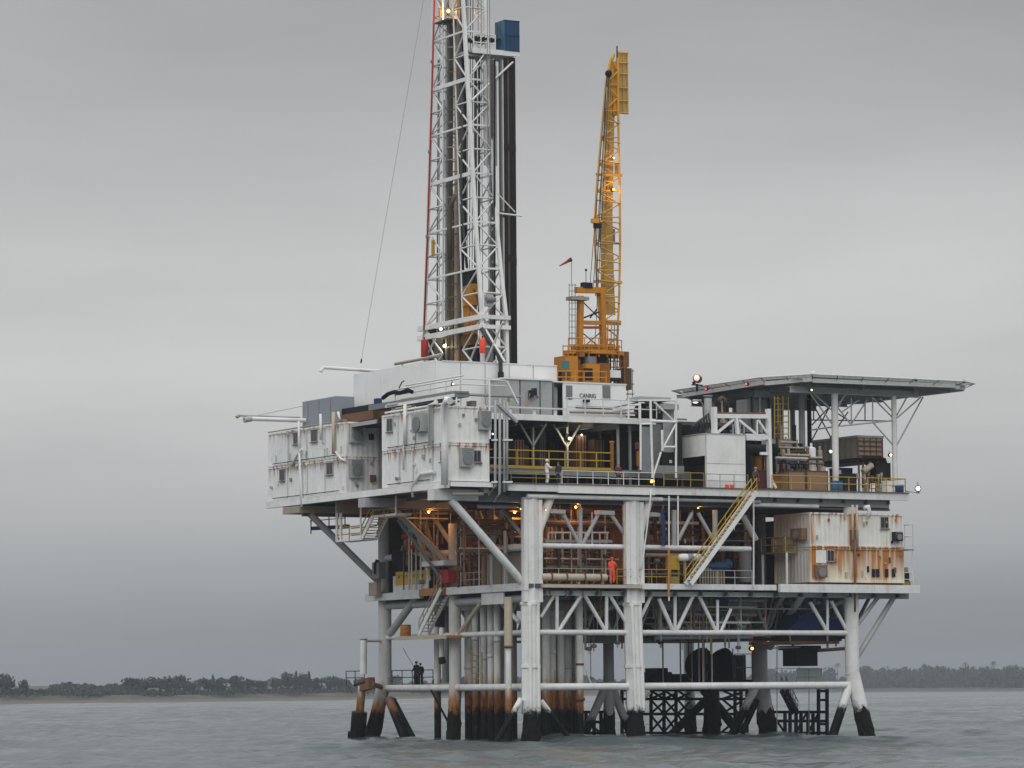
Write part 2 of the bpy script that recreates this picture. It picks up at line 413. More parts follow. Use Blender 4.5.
def dirv(u):
    d = ray(u, 690); d.z = 0; return d.normalized()
SHX = [-900, 0, 340, 560, 860, 1024, 2000]
SHD = [1150, 1330, 1600, 2250, 3250, 3050, 2500]
def shore_d(u): return float(np.interp(u, SHX, SHD))
def land_h(u, t):
    """ground height t metres inland of the waterline"""
    n = math.sin(u * .021 + 1.3) * .5 + math.sin(u * .053) * .3
    if t < 0: return -1.5
    if t < 30: return t / 30 * 1.0
    if t < 55: return 1.0 + (t - 30) / 25 * (2.2 + n * .6)
    return 3.2 + n * .6 + (t - 55) * .004
def build_shore():
    us = np.arange(-900, 2001, 10); ts = [-40, 0, 8, 20, 30, 38, 46, 55, 90, 160, 300, 600, 1200, 1900]
    vs = []
    for u in us:
        d = dirv(u); D = shore_d(u) + 9 * math.sin(u * .09) + 5 * math.sin(u * .031)
        for t in ts:
            p = Vector((CAM.x, CAM.y, 0)) + d * (D + t); vs.append((p.x, p.y, land_h(u, t) + random.uniform(-.12, .12) * (t > 30)))
    k = len(ts)
    fs = [(i * k + j, (i + 1) * k + j, (i + 1) * k + j + 1, i * k + j + 1) for i in range(len(us) - 1) for j in range(k - 1)]
    me = finish_mesh('shore', vs, fs, True)
    if me.polygons[0].normal.z < 0: me.flip_normals()
    mat, nt, b = new_mat('shore_ground')
    vb, pos = posmap(nt, .03, .03, .03); sx = nd(nt, 'ShaderNodeSeparateXYZ'); nt.links.new(pos, sx.inputs[0])
    zj = mth(nt, 'ADD', sx.outputs[2], mth(nt, 'MULTIPLY', mth(nt, 'SUBTRACT', noise(nt, 1.5, 5, .65, vb), .5), 1.8))
    c = mixcol(nt, ramp2(nt, zj, .7, 1.5), (.10, .085, .065), (.045, .042, .032))
    c = mixcol(nt, ramp2(nt, noise(nt, 3.0, 5, .6, vb), .45, .65), c, (.085, .072, .05))
    nt.links.new(c, b.inputs['Base Color']); b.inputs['Roughness'].default_value = .95
    me.materials.append(mat)
    return tag(add('shore', me), 'low sandy shore with brown scrub across the water', None, kind='structure')
build_shore()

mat, nt, b = new_mat('foliage')
vb, pos = posmap(nt, .25, .25, .25)
c = mixcol(nt, ramp2(nt, noise(nt, 1.0, 4, .6, vb), .35, .7), (.016, .022, .016), (.034, .042, .028))
nt.links.new(c, b.inputs['Base Color']); b.inputs['Roughness'].default_value = .8
paint('bark', (.09, .07, .055), .0)
def crown_mesh(name, blobs, nleaf, size):
    """leaf clumps scattered through several overlapping ellipsoids"""
    vs = []; fs = []
    for _ in range(nleaf):
        c, rr = random.choice(blobs)
        d = Vector((random.gauss(0, 1), random.gauss(0, 1), random.gauss(0, 1))).normalized() * (random.random() ** .45)
        p = Vector((c[0] + d.x * rr[0], c[1] + d.y * rr[1], c[2] + d.z * rr[2]))
        s = size * random.uniform(.6, 1.5)
        a = Vector((random.gauss(0, 1), random.gauss(0, 1), random.gauss(0, .5))).normalized(); bb = a.orthogonal().normalized()
        cc = a.cross(bb); k = len(vs)
        vs += [p + bb * s, p + cc * s * .7, p - bb * s * .9, p - cc * s * .6]
        fs.append((k, k + 1, k + 2, k + 3))
    me = finish_mesh(name, vs, fs); me.materials.append(MATS['foliage']); return me
CROWNS = []
for i in range(6):
    bl = []
    for _ in range(7):
        a = random.uniform(0, 6.28); q = random.uniform(.0, .62)
        bl.append(((q * math.cos(a), q * math.sin(a), random.uniform(.38, .80)), (random.uniform(.28, .5), random.uniform(.28, .5), random.uniform(.16, .28))))
    CROWNS.append(crown_mesh('broad_crown', bl, 620, .075))
TALL = crown_mesh('tall_crown', [((0, 0, .3 + .1 * k), (.34 - .035 * k, .34 - .035 * k, .14)) for k in range(7)], 420, .06)
def palm_mesh():
    vs = []; fs = []
    for k in range(16):
        a = 2 * math.pi * k / 16 + random.uniform(-.2, .2); d = Vector((math.cos(a), math.sin(a), 0)); s = d.cross(Vector((0, 0, 1)))
        up = random.uniform(.0, .14); prev = None
        for j in range(5):
            t = j / 4; p = d * .30 * t + Vector((0, 0, .92 + up * math.sin(t * 2) - .20 * t * t)); wd = .035 * (1 - t * .8)
            vs += [p + s * wd, p - s * wd]
            if j: n = len(vs); fs.append((n - 4, n - 3, n - 1, n - 2))
    me = finish_mesh('palm_fronds', vs, fs); me.materials.append(MATS['foliage']); return me
PALM = palm_mesh()
def trunk_mesh():
    vs, fs = cyl_data(7, .5)
    me = finish_mesh('trunk', vs, fs, True); me.materials.append(MATS['bark']); return me
TRUNK = trunk_mesh()
def tree(u, inland, h, kind, label, wide=1.0, group=None):
    d = dirv(u); D = shore_d(u) + inland; p = Vector((CAM.x, CAM.y, 0)) + d * D; p.z = land_h(u, inland) - .3
    nm = {'palm': 'palm_tree', 'tall': 'conifer_tree'}.get(kind, 'shore_tree')
    t = thing(nm, label, 'tree', p, group)
    ht = h * (.95 if kind == 'palm' else .62); tr = h * (.016 if kind == 'palm' else .035)
    add('trunk', TRUNK, Matrix.Translation(p) @ Matrix.Diagonal((tr, tr, ht, 1)), t)
    me = PALM if kind == 'palm' else TALL if kind == 'tall' else CROWNS[int(u) % 6]
    add('crown', me, Matrix.Translation(p) @ Matrix.Rotation(u * 1.7, 4, 'Z') @ Matrix.Diagonal((h * wide * .62, h * wide * .62, h, 1)), t)
GL = 'dark broad tree in the hazy line along the left shore'
GR = 'grey-green broad tree in the hazy wood along the right shore'
for u, inl, h, wd in [(6, 60, 10.5, 1.5), (24, 70, 7.5, 1.2), (128, 70, 9.5, 1.6), (142, 75, 10.0, 1.7), (160, 62, 11.0, 1.7), (177, 80, 11.0, 1.5), (190, 65, 8.5, 1.3), (205, 66, 10.2, 1.3),
                      (221, 60, 9.5, 1.4), (236, 70, 10.5, 1.5), (250, 66, 9.2, 1.3), (262, 72, 8.2, 1.2), (276, 60, 9.0, 1.2), (288, 64, 12.0, 1.2), (303, 70, 11.8, 1.1), (317, 62, 9.0, 1.3),
                      (331, 60, 11.0, 1.3), (345, 64, 8.8, 1.4), (360, 64, 9.2, 1.4), (395, 66, 11.2, 1.5), (418, 66, 10.5, 1.5), (440, 66, 10.5, 1.4)]:
    tree(u, inl, h * .80, 'broad', GL, wd * 1.1, 'trees along the left shore')
for u in (213, 296, 309): tree(u, 60, 10.0 if u > 250 else 8.8, 'tall', {213: 'pointed conifer rising from the left shore wood, leftmost of three', 296: 'tall pointed conifer beside the platform leg on the left shore', 309: 'pointed conifer right of the tallest one on the left shore'}[u], .8)
for u, inl, h, wd in [(770, 90, 15, 1.7), (790, 80, 15.5, 1.5), (808, 80, 17, 1.4), (828, 80, 16, 1.6), (866, 80, 17.5, 1.5), (880, 84, 17, 1.5), (897, 90, 16, 1.6), (913, 90, 16, 1.5), (930, 84, 17.2, 1.3), (941, 96, 16.5, 1.4),
                      (958, 80, 16, 1.4), (970, 90, 17, 1.4), (985, 70, 16.5, 1.8), (1000, 90, 15, 1.3), (1013, 84, 16.5, 1.4), (1030, 84, 16, 1.5)]:
    tree(u, inl, h * 1.22, 'broad', GR, wd, 'trees along the right shore')
for u, h, lb in ((925, 20, 'slender palm above the wood at the right shore, leftmost palm'), (966, 20.5, 'tall palm left of the pale gap in the right shore wood'), (994, 21, 'tallest palm beside the pale gap at the right shore'), (838, 21, 'palm rising behind the rightmost white platform leg')):
    tree(u, 70, h * 1.18, 'palm', lb, .8)
def far_wood(name, label, u0, u1, inland, h, n, size):
    vs = []; fs = []
    for _ in range(n):
        u = random.uniform(u0, u1); inl = inland + random.uniform(-12, 40); d = dirv(u)
        p = Vector((CAM.x, CAM.y, 0)) + d * (shore_d(u) + inl)
        hh = h * (.72 + .12 * math.sin(u * .11) + .1 * math.sin(u * .29 + 1) + .08 * math.sin(u * .83)); p.z = land_h(u, inl) + random.random() ** .7 * max(hh, 1)
        s = size * random.uniform(.6, 1.4); a = Vector((random.gauss(0, 1), random.gauss(0, 1), random.gauss(0, .5))).normalized(); bb = a.orthogonal().normalized(); cc = a.cross(bb); k = len(vs)
        vs += [p + bb * s, p + cc * s * .7, p - bb * s, p - cc * s * .7]; fs.append((k, k + 1, k + 2, k + 3))
    me = finish_mesh(name, vs, fs); me.materials.append(MATS['foliage'])
    tag(add(name, me), label, 'wood', kind='stuff')
far_wood('shore_scrub', 'low dark scrub and brush along the left shore', -60, 450, 58, 2.4, 12000, .7)
far_wood('shore_wood', 'hazy mass of trees and brush along the right shore', 730, 1100, 75, 15, 18000, 1.6)
far_wood('middle_wood', 'hazy line of trees on the shore seen between the platform legs', 440, 740, 72, 10, 11000, 1.3)
far_wood('inland_scrub', 'faint low trees far inland behind the left shore', 50, 130, 500, 4.5, 2500, 1.1)

# ---------------------------------------------------------------- haze
hz, nt, b = new_mat('haze_air'); nt.nodes.remove(b)
pv = nd(nt, 'ShaderNodeVolumePrincipled'); pv.inputs['Density'].default_value = 1.6e-4; pv.inputs['Color'].default_value = (.48, .53, .59, 1)
nt.links.new(pv.outputs[0], [n for n in nt.nodes if n.type == 'OUTPUT_MATERIAL'][0].inputs['Volume'])
HB = box(None, 'haze', CAM.x - 6600, CAM.x + 6600, CAM.y - 6600, CAM.y + 6600, -3, 72, 'sea_water')
HB.data = HB.data.copy(); HB.data.materials.clear(); HB.data.materials.append(hz)
tag(HB, 'pale grey sea haze', 'haze', kind='stuff')

paint('growth', (.012, .013, .010), .3, rcol=(.03, .035, .012), rough=.95)
# ================================================================ jacket: legs and bracing
jk = thing('platform_jacket', 'white braced steel legs and trusses carrying the oil platform out of the sea', 'platform legs', (2.4, 1, 0))
def leg_round(x, y, bx, by, r, mat, ztop=17.7, zk=4.8):
    o = bar(jk, 'leg', (x, y, zk), (x, y, ztop), r, mat, 'cyl')
    dx, dy = (bx - x) / zk, (by - y) / zk
    bar(o, 'lower_leg', (x, y, zk + .05), (bx + dx * 3, by + dy * 3, -3), r * 1.03, mat, 'cyl')
    growth_clump(o, bx - dx * 2.1, by - dy * 2.1, bx + dx, by + dy, r * 1.03, 2.1)
    return o
def growth_clump(par, x0, y0, x1, y1, r, ztop=2.3):
    """ragged mussel and weed crust round a leg at the waterline; (x0, y0) at ztop, (x1, y1) at z = -1"""
    n, mm_ = 18, 9; vs = []; fs = []
    for i in range(mm_):
        t = i / (mm_ - 1)
        for j in range(n):
            a = 2 * math.pi * j / n; top = ztop + random.uniform(-.55, .35); z = top * (1 - t) - 1.0 * t
            q = r * (1.05 + (.30 * random.random() ** 2) * min(1, 3 * t + .05)); f = (ztop - z) / (ztop + 1)
            vs.append((x0 + (x1 - x0) * f + q * math.cos(a), y0 + (y1 - y0) * f + q * math.sin(a), z))
    for i in range(mm_ - 1): fs += [(i * n + j, (i + 1) * n + j, (i + 1) * n + (j + 1) % n, i * n + (j + 1) % n) for j in range(n)]
    return raw(par, 'marine_growth', vs, fs, 'growth')
def leg_oct(x, y, bx, by):
    o = bar(jk, 'leg', (x, y, 10.2), (x, y, 17.9), .66, 'leg', 'oct')
    for sx in (-.62, .62): bar(o, 'flange_plate', (x + sx, y - .42, 10.2), (x + sx, y - .42, 17.7), .30, 'leg', 'box', .34)
    k = (bx - x) / 10.2
    bar(o, 'sleeve', (x, y, 10.25), (x + k * 8.2, y, 2.05), .70, 'leg', 'oct')
    for sx in (-.34, .34): bar(o, 'pile_guide', (x + sx, y - .58, 10.0), (x + sx + k * 7.8, y - .58, 2.2), .15, 'leg', 'cyl8')
    for z in (10.0, 5.4): bar(o, 'collar', (x + k * (10.2 - z), y, z), (x + k * (10.2 - z - .22), y, z + .22), .78, 'leg', 'oct')
    bar(o, 'pile', (x + k * 8.0, y, 2.3), (bx + k * 3, y, -3), .56, 'leg', 'cyl'); growth_clump(o, x + k * 8.6, y, bx, y, .58, 1.5)
    return o
leg_oct(2.35, 1.0, 2.35, 1.0)
leg_oct(11.05, 1.0, 11.35, 1.0)
leg_round(30.8, 1, 31.9, .7, .56, 'leg')
leg_round(2.5, 13, 2.3, 13, .47, 'leg_rust', 16.5, 3.9)
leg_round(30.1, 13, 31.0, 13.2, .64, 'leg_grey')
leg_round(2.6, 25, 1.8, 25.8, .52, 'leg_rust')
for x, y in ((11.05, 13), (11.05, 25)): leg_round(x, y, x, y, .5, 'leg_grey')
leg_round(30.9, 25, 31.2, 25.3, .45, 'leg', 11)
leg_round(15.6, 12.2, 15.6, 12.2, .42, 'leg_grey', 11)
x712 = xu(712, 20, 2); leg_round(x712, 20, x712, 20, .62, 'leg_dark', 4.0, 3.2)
def pf(a, b, Y, r, mat='white_beam', n='brace', kind='cyl8', h=None): return bar(jk, n, F(*a, Y), F(*b, Y), r, mat, kind, h)
def ps(a, b, X, r, mat='white_beam', n='brace', kind='cyl8', h=None): return bar(jk, n, S(*a, X), S(*b, X), r, mat, kind, h)
# waterline rakers
pf((521, 699), (495, 745), .9, .22, 'leg'); pf((541, 701), (574, 745), .9, .22, 'leg')
pf((850, 683), (831, 741), 1.0, .36, 'leg')
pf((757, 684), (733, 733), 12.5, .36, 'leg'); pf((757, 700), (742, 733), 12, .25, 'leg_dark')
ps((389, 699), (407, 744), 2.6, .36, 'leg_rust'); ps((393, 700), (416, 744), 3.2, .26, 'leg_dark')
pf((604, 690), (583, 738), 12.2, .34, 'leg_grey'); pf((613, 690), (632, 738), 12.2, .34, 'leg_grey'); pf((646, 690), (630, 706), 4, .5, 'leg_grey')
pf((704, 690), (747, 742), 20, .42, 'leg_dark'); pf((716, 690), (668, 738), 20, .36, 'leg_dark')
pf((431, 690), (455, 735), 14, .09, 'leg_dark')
# boarding-level tubes
for a, b_ in (((2.4, 1, WK), (30.8, 1, WK)), ((2.4, 1, WK), (2.6, 25, WK)), ((2.5, 13, WK), (30.1, 13, WK)), ((30.8, 1, WK), (30.9, 25, WK)), ((2.6, 25, WK), (30.9, 25, WK)), ((11.05, 1, WK), (11.05, 25, WK))):
    bar(jk, 'walkway_tube', a, b_, .27, 'white_beam', 'cyl')
# z = 8 chords
for a, b_ in (((2.4, 1, 8), (30.8, 1, 8)), ((2.4, 1, 8), (2.6, 25, 8)), ((2.5, 13, 8), (30.1, 13, 8)), ((30.8, 1, 8), (30.9, 25, 8))):
    bar(jk, 'chord', a, b_, .2, 'white_beam', 'cyl')
for a, b_ in (((2.4, 1, 10.88), (30.8, 1, 10.88)),): bar(jk, 'chord', a, b_, .42, 'white_beam', 'ibeam', .34)
bar(jk, 'chord', (2.4, 1, 10.5), (2.6, 25, 10.5), .3, 'grey_light', 'cyl')
bar(jk, 'chord', (2.5, 13, 10.3), (30.1, 13, 10.3), .45, 'white_beam', 'cyl')
# lower front truss
for a, b_, r in (((541, 617), (555, 594), .13), ((558, 632), (582, 594), .15), ((584, 594), (606, 632), .15), ((609, 594), (627, 624), .15),
               ((641, 617), (652, 594), .15), ((659, 599), (673, 631), .17), ((676.5, 631), (694, 594), .15), ((698, 594), (716, 631), .15), ((721, 631), (731, 609), .13),
               ((810, 602), (828, 633), .15), ((831, 601), (846, 629), .15), ((557, 594), (557, 633), .14), ((606.5, 594), (606.5, 633), .14), ((675, 594), (675, 632), .14), ((717.5, 600), (717.5, 632), .12), ((827.5, 600), (827.5, 633), .11)):
    pf(a, b_, 1, r)
bar(jk, 'outer_brace', F(788, 589, .4), F(766, 623, 12.4), .2, 'white_beam', 'cyl8'); bar(jk, 'outer_brace', F(806, 589, .4), F(770, 647, 12.4), .29, 'white_beam', 'cyl8'); 
pf((855, 628), (879, 596), 1, .17, 'grey_light'); pf((856, 659), (897, 592), 1, .21, 'grey_light'); pf((858, 620), (869, 598), 4, .15, 'grey_steel'); pf((740, 590), (757, 632), 13, .2, 'grey_steel')
# left face, lower bays
ps((490, 590), (459, 634), 2.4, .17, 'tan_rust'); ps((490, 590), (519, 622), 2.4, .17); ps((421, 591), (390, 634), 2.4, .3, 'grey_light')
for u in (480, 505): ps((u, 634), (u, 687), 2.6, .06, 'grey_light')
# upper truss, front
bar(jk, 'chord', (2.4, 1, 14.35), (21.6, 1, 14.35), .2, 'white_beam', 'cyl')
bar(jk, 'chord', (2.5, 1, 14.3), (2.6, 25, 14.3), .26, 'white_beam', 'cyl')
for a, b_, r in (((550, 497), (535, 540), .36), ((650, 495), (637, 540), .36)): pf(a, b_, .9, r, 'leg', 'knee_brace', 'cyl')
for a, b_, r in (((549, 513), (540, 532), .14), ((562, 512), (580, 545), .15), ((582, 545), (599, 513), .15), ((610, 513), (625, 535), .15), ((659, 515), (665, 530), .15), ((692, 513), (678, 540), .15),
               ((698, 513), (716, 545), .15), ((743, 516), (756, 540), .24), ((580.5, 508), (580.5, 546), .16), ((674, 510), (674, 546), .2), ((715, 510), (715, 546), .2), ((592, 546), (592, 512), .06)):
    pf(a, b_, 1.05, r, 'grey_light')
for a, b_ in (((546, 511), (564, 512)), ((596, 512.5), (613, 513)), ((645, 514), (660, 515))): pf(a, b_, 1.05, .5, 'grey_light', 'gusset', 'box', .3)
# upper truss, left
for a, b_, r in (((491.6, 506), (491.6, 543), .22), ((503, 510), (493, 543), .2), ((477, 508), (489, 543), .2), ((466, 517), (456.5, 550), .24), ((503, 510), (524, 537), .15), ((430, 512), (452, 545), .18), ((418, 520), (400, 556), .2)):
    ps(a, b_, 2.5, r, 'grey_light')
pf((451, 500), (525, 585), 1, .29, 'white_beam', 'outrigger_brace', 'cyl'); pf((388, 504), (453, 568), 13, .26, 'grey_light', 'outrigger_brace', 'cyl'); pf((309, 513), (379, 582), 25, .27, 'grey_light', 'outrigger_brace', 'cyl')
pf((398, 520), (450, 590), 13, .14, 'grey_steel')

# ================================================================ cellar deck
cdk = thing('cellar_deck', 'rust-stained cellar deck with white edge beams halfway up the platform', 'deck', (2, .3, 11.2))
box(cdk, 'plating', 1.9, 36.2, .35, 26.4, 11.25, 11.55, 'deck_plate')
xr = xu(776, .1, 11.3)
box(cdk, 'edge_beam', 11.4, xr, .0, .35, 11.2, 11.62, 'white_beam')
box(cdk, 'edge_beam', 2.9, 11.39, .05, .34, 11.26, 11.5, 'tan_rust')
box(cdk, 'edge_beam', xr + .01, 36.2, -.55, -.2, 11.05, 11.68, 'white_beam')
box(cdk, 'side_beam', 1.55, 1.89, .36, 12.6, 11.05, 11.6, 'white_beam'); box(cdk, 'side_beam', 1.5, 1.88, 12.61, 17, 11.05, 11.62, 'rust_orange'); box(cdk, 'side_beam', 1.55, 1.89, 17.01, 26.4, 10.9, 11.45, 'white_beam')
box(cdk, 'plating', xr, 36.2, -.19, .34, 11.2, 11.5, 'deck_plate')
for i in range(15):
    x = 3.4 + i * 2.25
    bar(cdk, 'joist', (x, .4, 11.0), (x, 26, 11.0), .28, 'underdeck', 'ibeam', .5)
bar(cdk, 'girder', (2.2, 13, 10.9), (36, 13, 10.9), .4, 'grey_steel', 'ibeam', .7)
box(cdk, 'girder', 31.2, 36.1, .8, 1.2, 10.65, 11.2, 'grey_light')
box(cdk, 'apron_plate', 1.7, 1.8, yu(504, 1.75, 10.7), yu(482, 1.75, 10.7), 10.15, 11.02, 'white_beam')
bar(cdk, 'pipe_stub', F(906, 589, -.4), F(914, 587, -.4), .14, 'grey_steel')
# lower mezzanine at z = 8 right of the middle
box(cdk, 'mezzanine', 14.0, 30, 9, 24, 7.55, 7.75, 'deck_plate')
box(cdk, 'mezzanine', 26.5, 31, 3, 9, 7.2, 7.4, 'rust_steel')
bar(cdk, 'mezzanine_beam', F(655, 638, 6), F(752, 637, 6), .14, 'grey_light'); bar(cdk, 'mezzanine_beam', F(586, 640, 8), F(622, 640, 8), .35, 'grey_steel', 'box', .5)

# ================================================================ main deck
mdk = thing('main_deck', 'white-edged main deck spanning the platform top, over the orange-lit level', 'deck', (0, 0, 18))
XR = 35.7
box(mdk, 'plating', -1.2, XR - .1, .32, 30, 18.45, 18.82, 'deck_plate')
x1 = xu(558, 0, 18.5); x2 = xu(655, 0, 18.5)
box(mdk, 'edge_beam', .05, x1, 0, .3, 18.3, 18.84, 'white_beam'); box(mdk, 'edge_beam', x1 + .01, x2, -.03, .3, 18.22, 18.92, 'white')
box(mdk, 'edge_beam', x2 + .01, XR, 0, .3, 18.28, 18.9, 'white_beam')
box(mdk, 'lower_flange', .05, XR, -.12, .0, 18.84, 18.9, 'rust_steel')
bar(mdk, 'edge_tube', (xu(527, .4, 17.9), .4, 17.95), (xu(662, .4, 17.9), .4, 17.95), .17, 'white', 'cyl')
bar(mdk, 'edge_tube', (xu(662, .4, 17.9) + .02, .4, 17.93), (xu(760, .4, 17.9), .4, 17.93), .13, 'grey_light', 'cyl')
bar(mdk, 'edge_tube', (xu(752, .6, 17.7), .6, 17.7), (xu(818, .6, 17.7), .6, 17.7), .16, 'white_beam', 'cyl')
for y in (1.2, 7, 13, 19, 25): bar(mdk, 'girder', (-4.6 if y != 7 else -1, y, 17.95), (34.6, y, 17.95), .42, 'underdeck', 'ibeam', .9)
for i in range(17):
    x = .6 + i * 2.1
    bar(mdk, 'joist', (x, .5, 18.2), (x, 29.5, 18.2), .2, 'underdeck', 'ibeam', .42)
box(mdk, 'lit_joist_strip', xu(752, .9, 18) , 34.4, .85, 1.0, 17.72, 18.44, 'grey_light')  # added pale strip, imitates light on the joists under the deck edge
# outrigger under the accommodation modules
box(mdk, 'skid_beam', -5.15, -4.8, .0, 30.7, 18.38, 18.86, 'white'); box(mdk, 'skid_beam', -4.79, -1.3, -.15, .15, 18.5, 18.84, 'white')
box(mdk, 'skid_beam', -1.9, -1.45, .16, 30.7, 18.1, 18.86, 'grey_steel')
box(mdk, 'outrigger_plating', -4.79, -1.91, .16, 30.5, 18.5, 18.6, 'underdeck')
box(mdk, 'box_girder', -5.6, -1.95, .9, 1.9, 17.55, 18.34, 'white_beam')
box(mdk, 'box_girder', -5.4, 1.8, 12.4, 13.6, 17.6, 18.3, 'grey_light'); box(mdk, 'box_girder', -5.2, 1.8, 24.4, 27.4, 17.75, 18.3, 'tan')
bar(mdk, 'edge_tube', F(452, 494, .3), F(483, 494, .3), .13, 'tan', 'cyl'); bar(mdk, 'edge_tube', F(478, 506.5, 2), F(516, 506.5, 2), .14, 'grey_light', 'cyl')
for u, v0, v1, mt in ((669, 496, 601, 'white_rail'), (678, 496, 548, 'white_rail'), (753.6, 496, 588, 'white_rail')):
    bar(mdk, 'hanger', F(u, v0, -.1), F(u, v1, -.1), .07, mt, 'cyl6')
bar(mdk, 'hanger', F(668.7, 548, -.12), F(668.7, 596, -.12), .09, 'rust_orange', 'cyl6')
tubepath(mdk, 'drain_hose', [F(651, 490, -.2), F(650.5, 498, -.25), F(648, 520, -.1), F(643, 560, .1), F(641, 570, .1)], .06, 'white_rail', 6)

# ================================================================ accommodation modules
def corr_wall(par, name, p, q, z0, z1, mat, depth=.022, pitch=.42):
    """corrugated sheet between plan points p and q; outward is to the right of p->q"""
    p = Vector((p[0], p[1], 0)); q = Vector((q[0], q[1], 0)); d = q - p; L = d.length; d /= L; out = Vector((d.y, -d.x, 0))
    n = max(2, int(L / pitch)); pr = []
    for i in range(n):
        for t, o in ((0, 0), (.32, 0), (.5, 1), (.82, 1)): pr.append(((i + t) / n * L, -o * depth))
    pr.append((L, 0)); vs = []
    for z in (z0, z1): vs += [p + d * a + out * b_ + Vector((0, 0, z)) for a, b_ in pr]
    k = len(pr); return raw(par, name, vs, [(i, i + 1, k + i + 1, k + i) for i in range(k - 1)], mat)
def module(name, label, x0, x1, y0, y1, z0, z1, mside, mfront, group=None, roof='grey_light'):
    t = thing(name, label, 'module', (x0, y0, z0), group)
    e = .07
    corr_wall(t, 'front_wall', (x0, y0 + e), (x1, y0 + e), z0 + .12, z1 - .12, mfront); corr_wall(t, 'side_wall', (x0 + e, y1), (x0 + e, y0), z0 + .12, z1 - .12, mside)
    corr_wall(t, 'back_wall', (x1, y1 - e), (x0, y1 - e), z0 + .12, z1 - .12, mside); corr_wall(t, 'end_wall', (x1 - e, y0), (x1 - e, y1), z0 + .12, z1 - .12, mfront)
    box(t, 'floor', x0 + .1, x1 - .1, y0 + .1, y1 - .1, z0 + .02, z0 + .1, 'grey_steel'); box(t, 'roof', x0 + .09, x1 - .09, y0 + .09, y1 - .09, z1 - .1, z1 - .03, roof)
    for x in (x0, x1 - .14):
        for y in (y0, y1 - .14): box(t, 'corner_post', x, x + .14, y, y + .14, z0, z1, mfront)
    for z in (z0, z1 - .13):
        box(t, 'rail', x0 + .14, x1 - .14, y0 + .01, y0 + .12, z, z + .13, mfront); box(t, 'rail', x0 + .01, x0 + .12, y0 + .14, y1 - .14, z, z + .13, mside)
        box(t, 'rail', x0 + .14, x1 - .14, y1 - .12, y1 - .01, z, z + .13, mside); box(t, 'rail', x1 - .12, x1 - .01, y0 + .14, y1 - .14, z, z + .13, mfront)
    return t
def rect_on(par, kind, plane, val, u0, v0, u1, v1, dep=.1, mat=None):
    """a box on a front (Y) or side (X) wall over a pixel rectangle"""
    g = F if plane == 'Y' else S
    a = g(u0, (v0 + v1) / 2, val); c = g(u1, (v0 + v1) / 2, val); um = (u0 + u1) / 2
    zt = g(um, v0, val).z; zb = g(um, v1, val).z
    if plane == 'Y': return (min(a.x, c.x), max(a.x, c.x), val - dep, val + .02, zb, zt)
    return (val - dep, val + .02, min(a.y, c.y), max(a.y, c.y), zb, zt)
def window(par, plane, val, u0, v0, u1, v1):
    x0, x1, y0, y1, z0, z1 = rect_on(par, 'w', plane, val, u0, v0, u1, v1, .05)
    if plane == 'Y':
        o = box(par, 'window', x0, x1, y0, y1, z0, z1, 'grey_light'); m = .06
        box(o, 'pane', x0 + m, (x0 + x1) / 2 - .02, y0 - .015, y0 + .02, z0 + m, z1 - m, 'glass'); box(o, 'pane', (x0 + x1) / 2 + .02, x1 - m, y0 - .015, y0 + .02, z0 + m, z1 - m, 'glass')
        box(o, 'sill', x0 - .05, x1 + .05, y0 - .09, y0 - .016, z0 - .08, z0 - .005, 'rust_steel')
    else:
        o = box(par, 'window', x0, x1, y0, y1, z0, z1, 'grey_light'); m = .08
        box(o, 'pane', x0 - .015, x0 + .02, y0 + m, (y0 + y1) / 2 - .03, z0 + m, z1 - m, 'glass'); box(o, 'pane', x0 - .015, x0 + .02, (y0 + y1) / 2 + .03, y1 - m, z0 + m, z1 - m, 'glass')
        box(o, 'sill', x0 - .09, x0 - .016, y0 - .05, y1 + .05, z0 - .08, z0 - .005, 'rust_steel')
def aircon(par, plane, val, u0, v0, u1, v1, mat='ac_grey', d=.55):
    x0, x1, y0, y1, z0, z1 = rect_on(par, 'a', plane, val, u0, v0, u1, v1, d)
    o = box(par, 'air_conditioner', x0, x1, y0, y1, z0, z1, mat)
    if plane == 'Y':
        c = ((x0 + x1) / 2, z0 + (z1 - z0) * .42); r = min(x1 - x0, z1 - z0) * .42
        bar(o, 'fan_cowl', (c[0], y0 + .01, c[1]), (c[0], y0 - .1, c[1]), r, 'grey_steel' if mat == 'ac_grey' else mat, 'cyl'); bar(o, 'fan_grille', (c[0], y0 - .09, c[1]), (c[0], y0 - .105, c[1]), r * .8, 'grey_steel', 'cyl')
        for k in range(4): box(o, 'louvre', x0 + .05, x1 - .05, y0 - .03, y0 - .004, z1 - .10 - k * .13, z1 - .05 - k * .13, 'grey_steel')
    else:
        c = ((y0 + y1) / 2, z0 + (z1 - z0) * .42); r = min(y1 - y0, z1 - z0) * .42
        bar(o, 'fan_cowl', (x0 + .01, c[0], c[1]), (x0 - .1, c[0], c[1]), r, 'grey_steel' if mat == 'ac_grey' else mat, 'cyl'); bar(o, 'fan_grille', (x0 - .09, c[0], c[1]), (x0 - .105, c[0], c[1]), r * .8, 'grey_steel', 'cyl')
MA0, MA1, MB0, MB1 = 16.5, 30.55, 0.02, 10.4
ZM = 21.62
al = module('accommodation_module', 'lower white container module at the far left, with one air conditioner on its end', -5, -1.5, MA0, MA1, 18.9, ZM, 'module_side', 'module')
au = module('accommodation_module', 'upper white container module at the far left under the grey cabinet', -5, -1.5, MA0, MA1, ZM + .03, RD, 'module_side', 'module')
bl_ = module('accommodation_module', 'lower white container module nearest the front left corner, above the outrigger brace', -5, -1.5, MB0, MB1, 18.9, ZM, 'module_side', 'module')
bu = module('accommodation_module', 'upper white container module nearest the front left corner, below the catwalk', -5, -1.5, MB0, MB1, ZM + .03, RD, 'module_side', 'module')
XS = -4.94
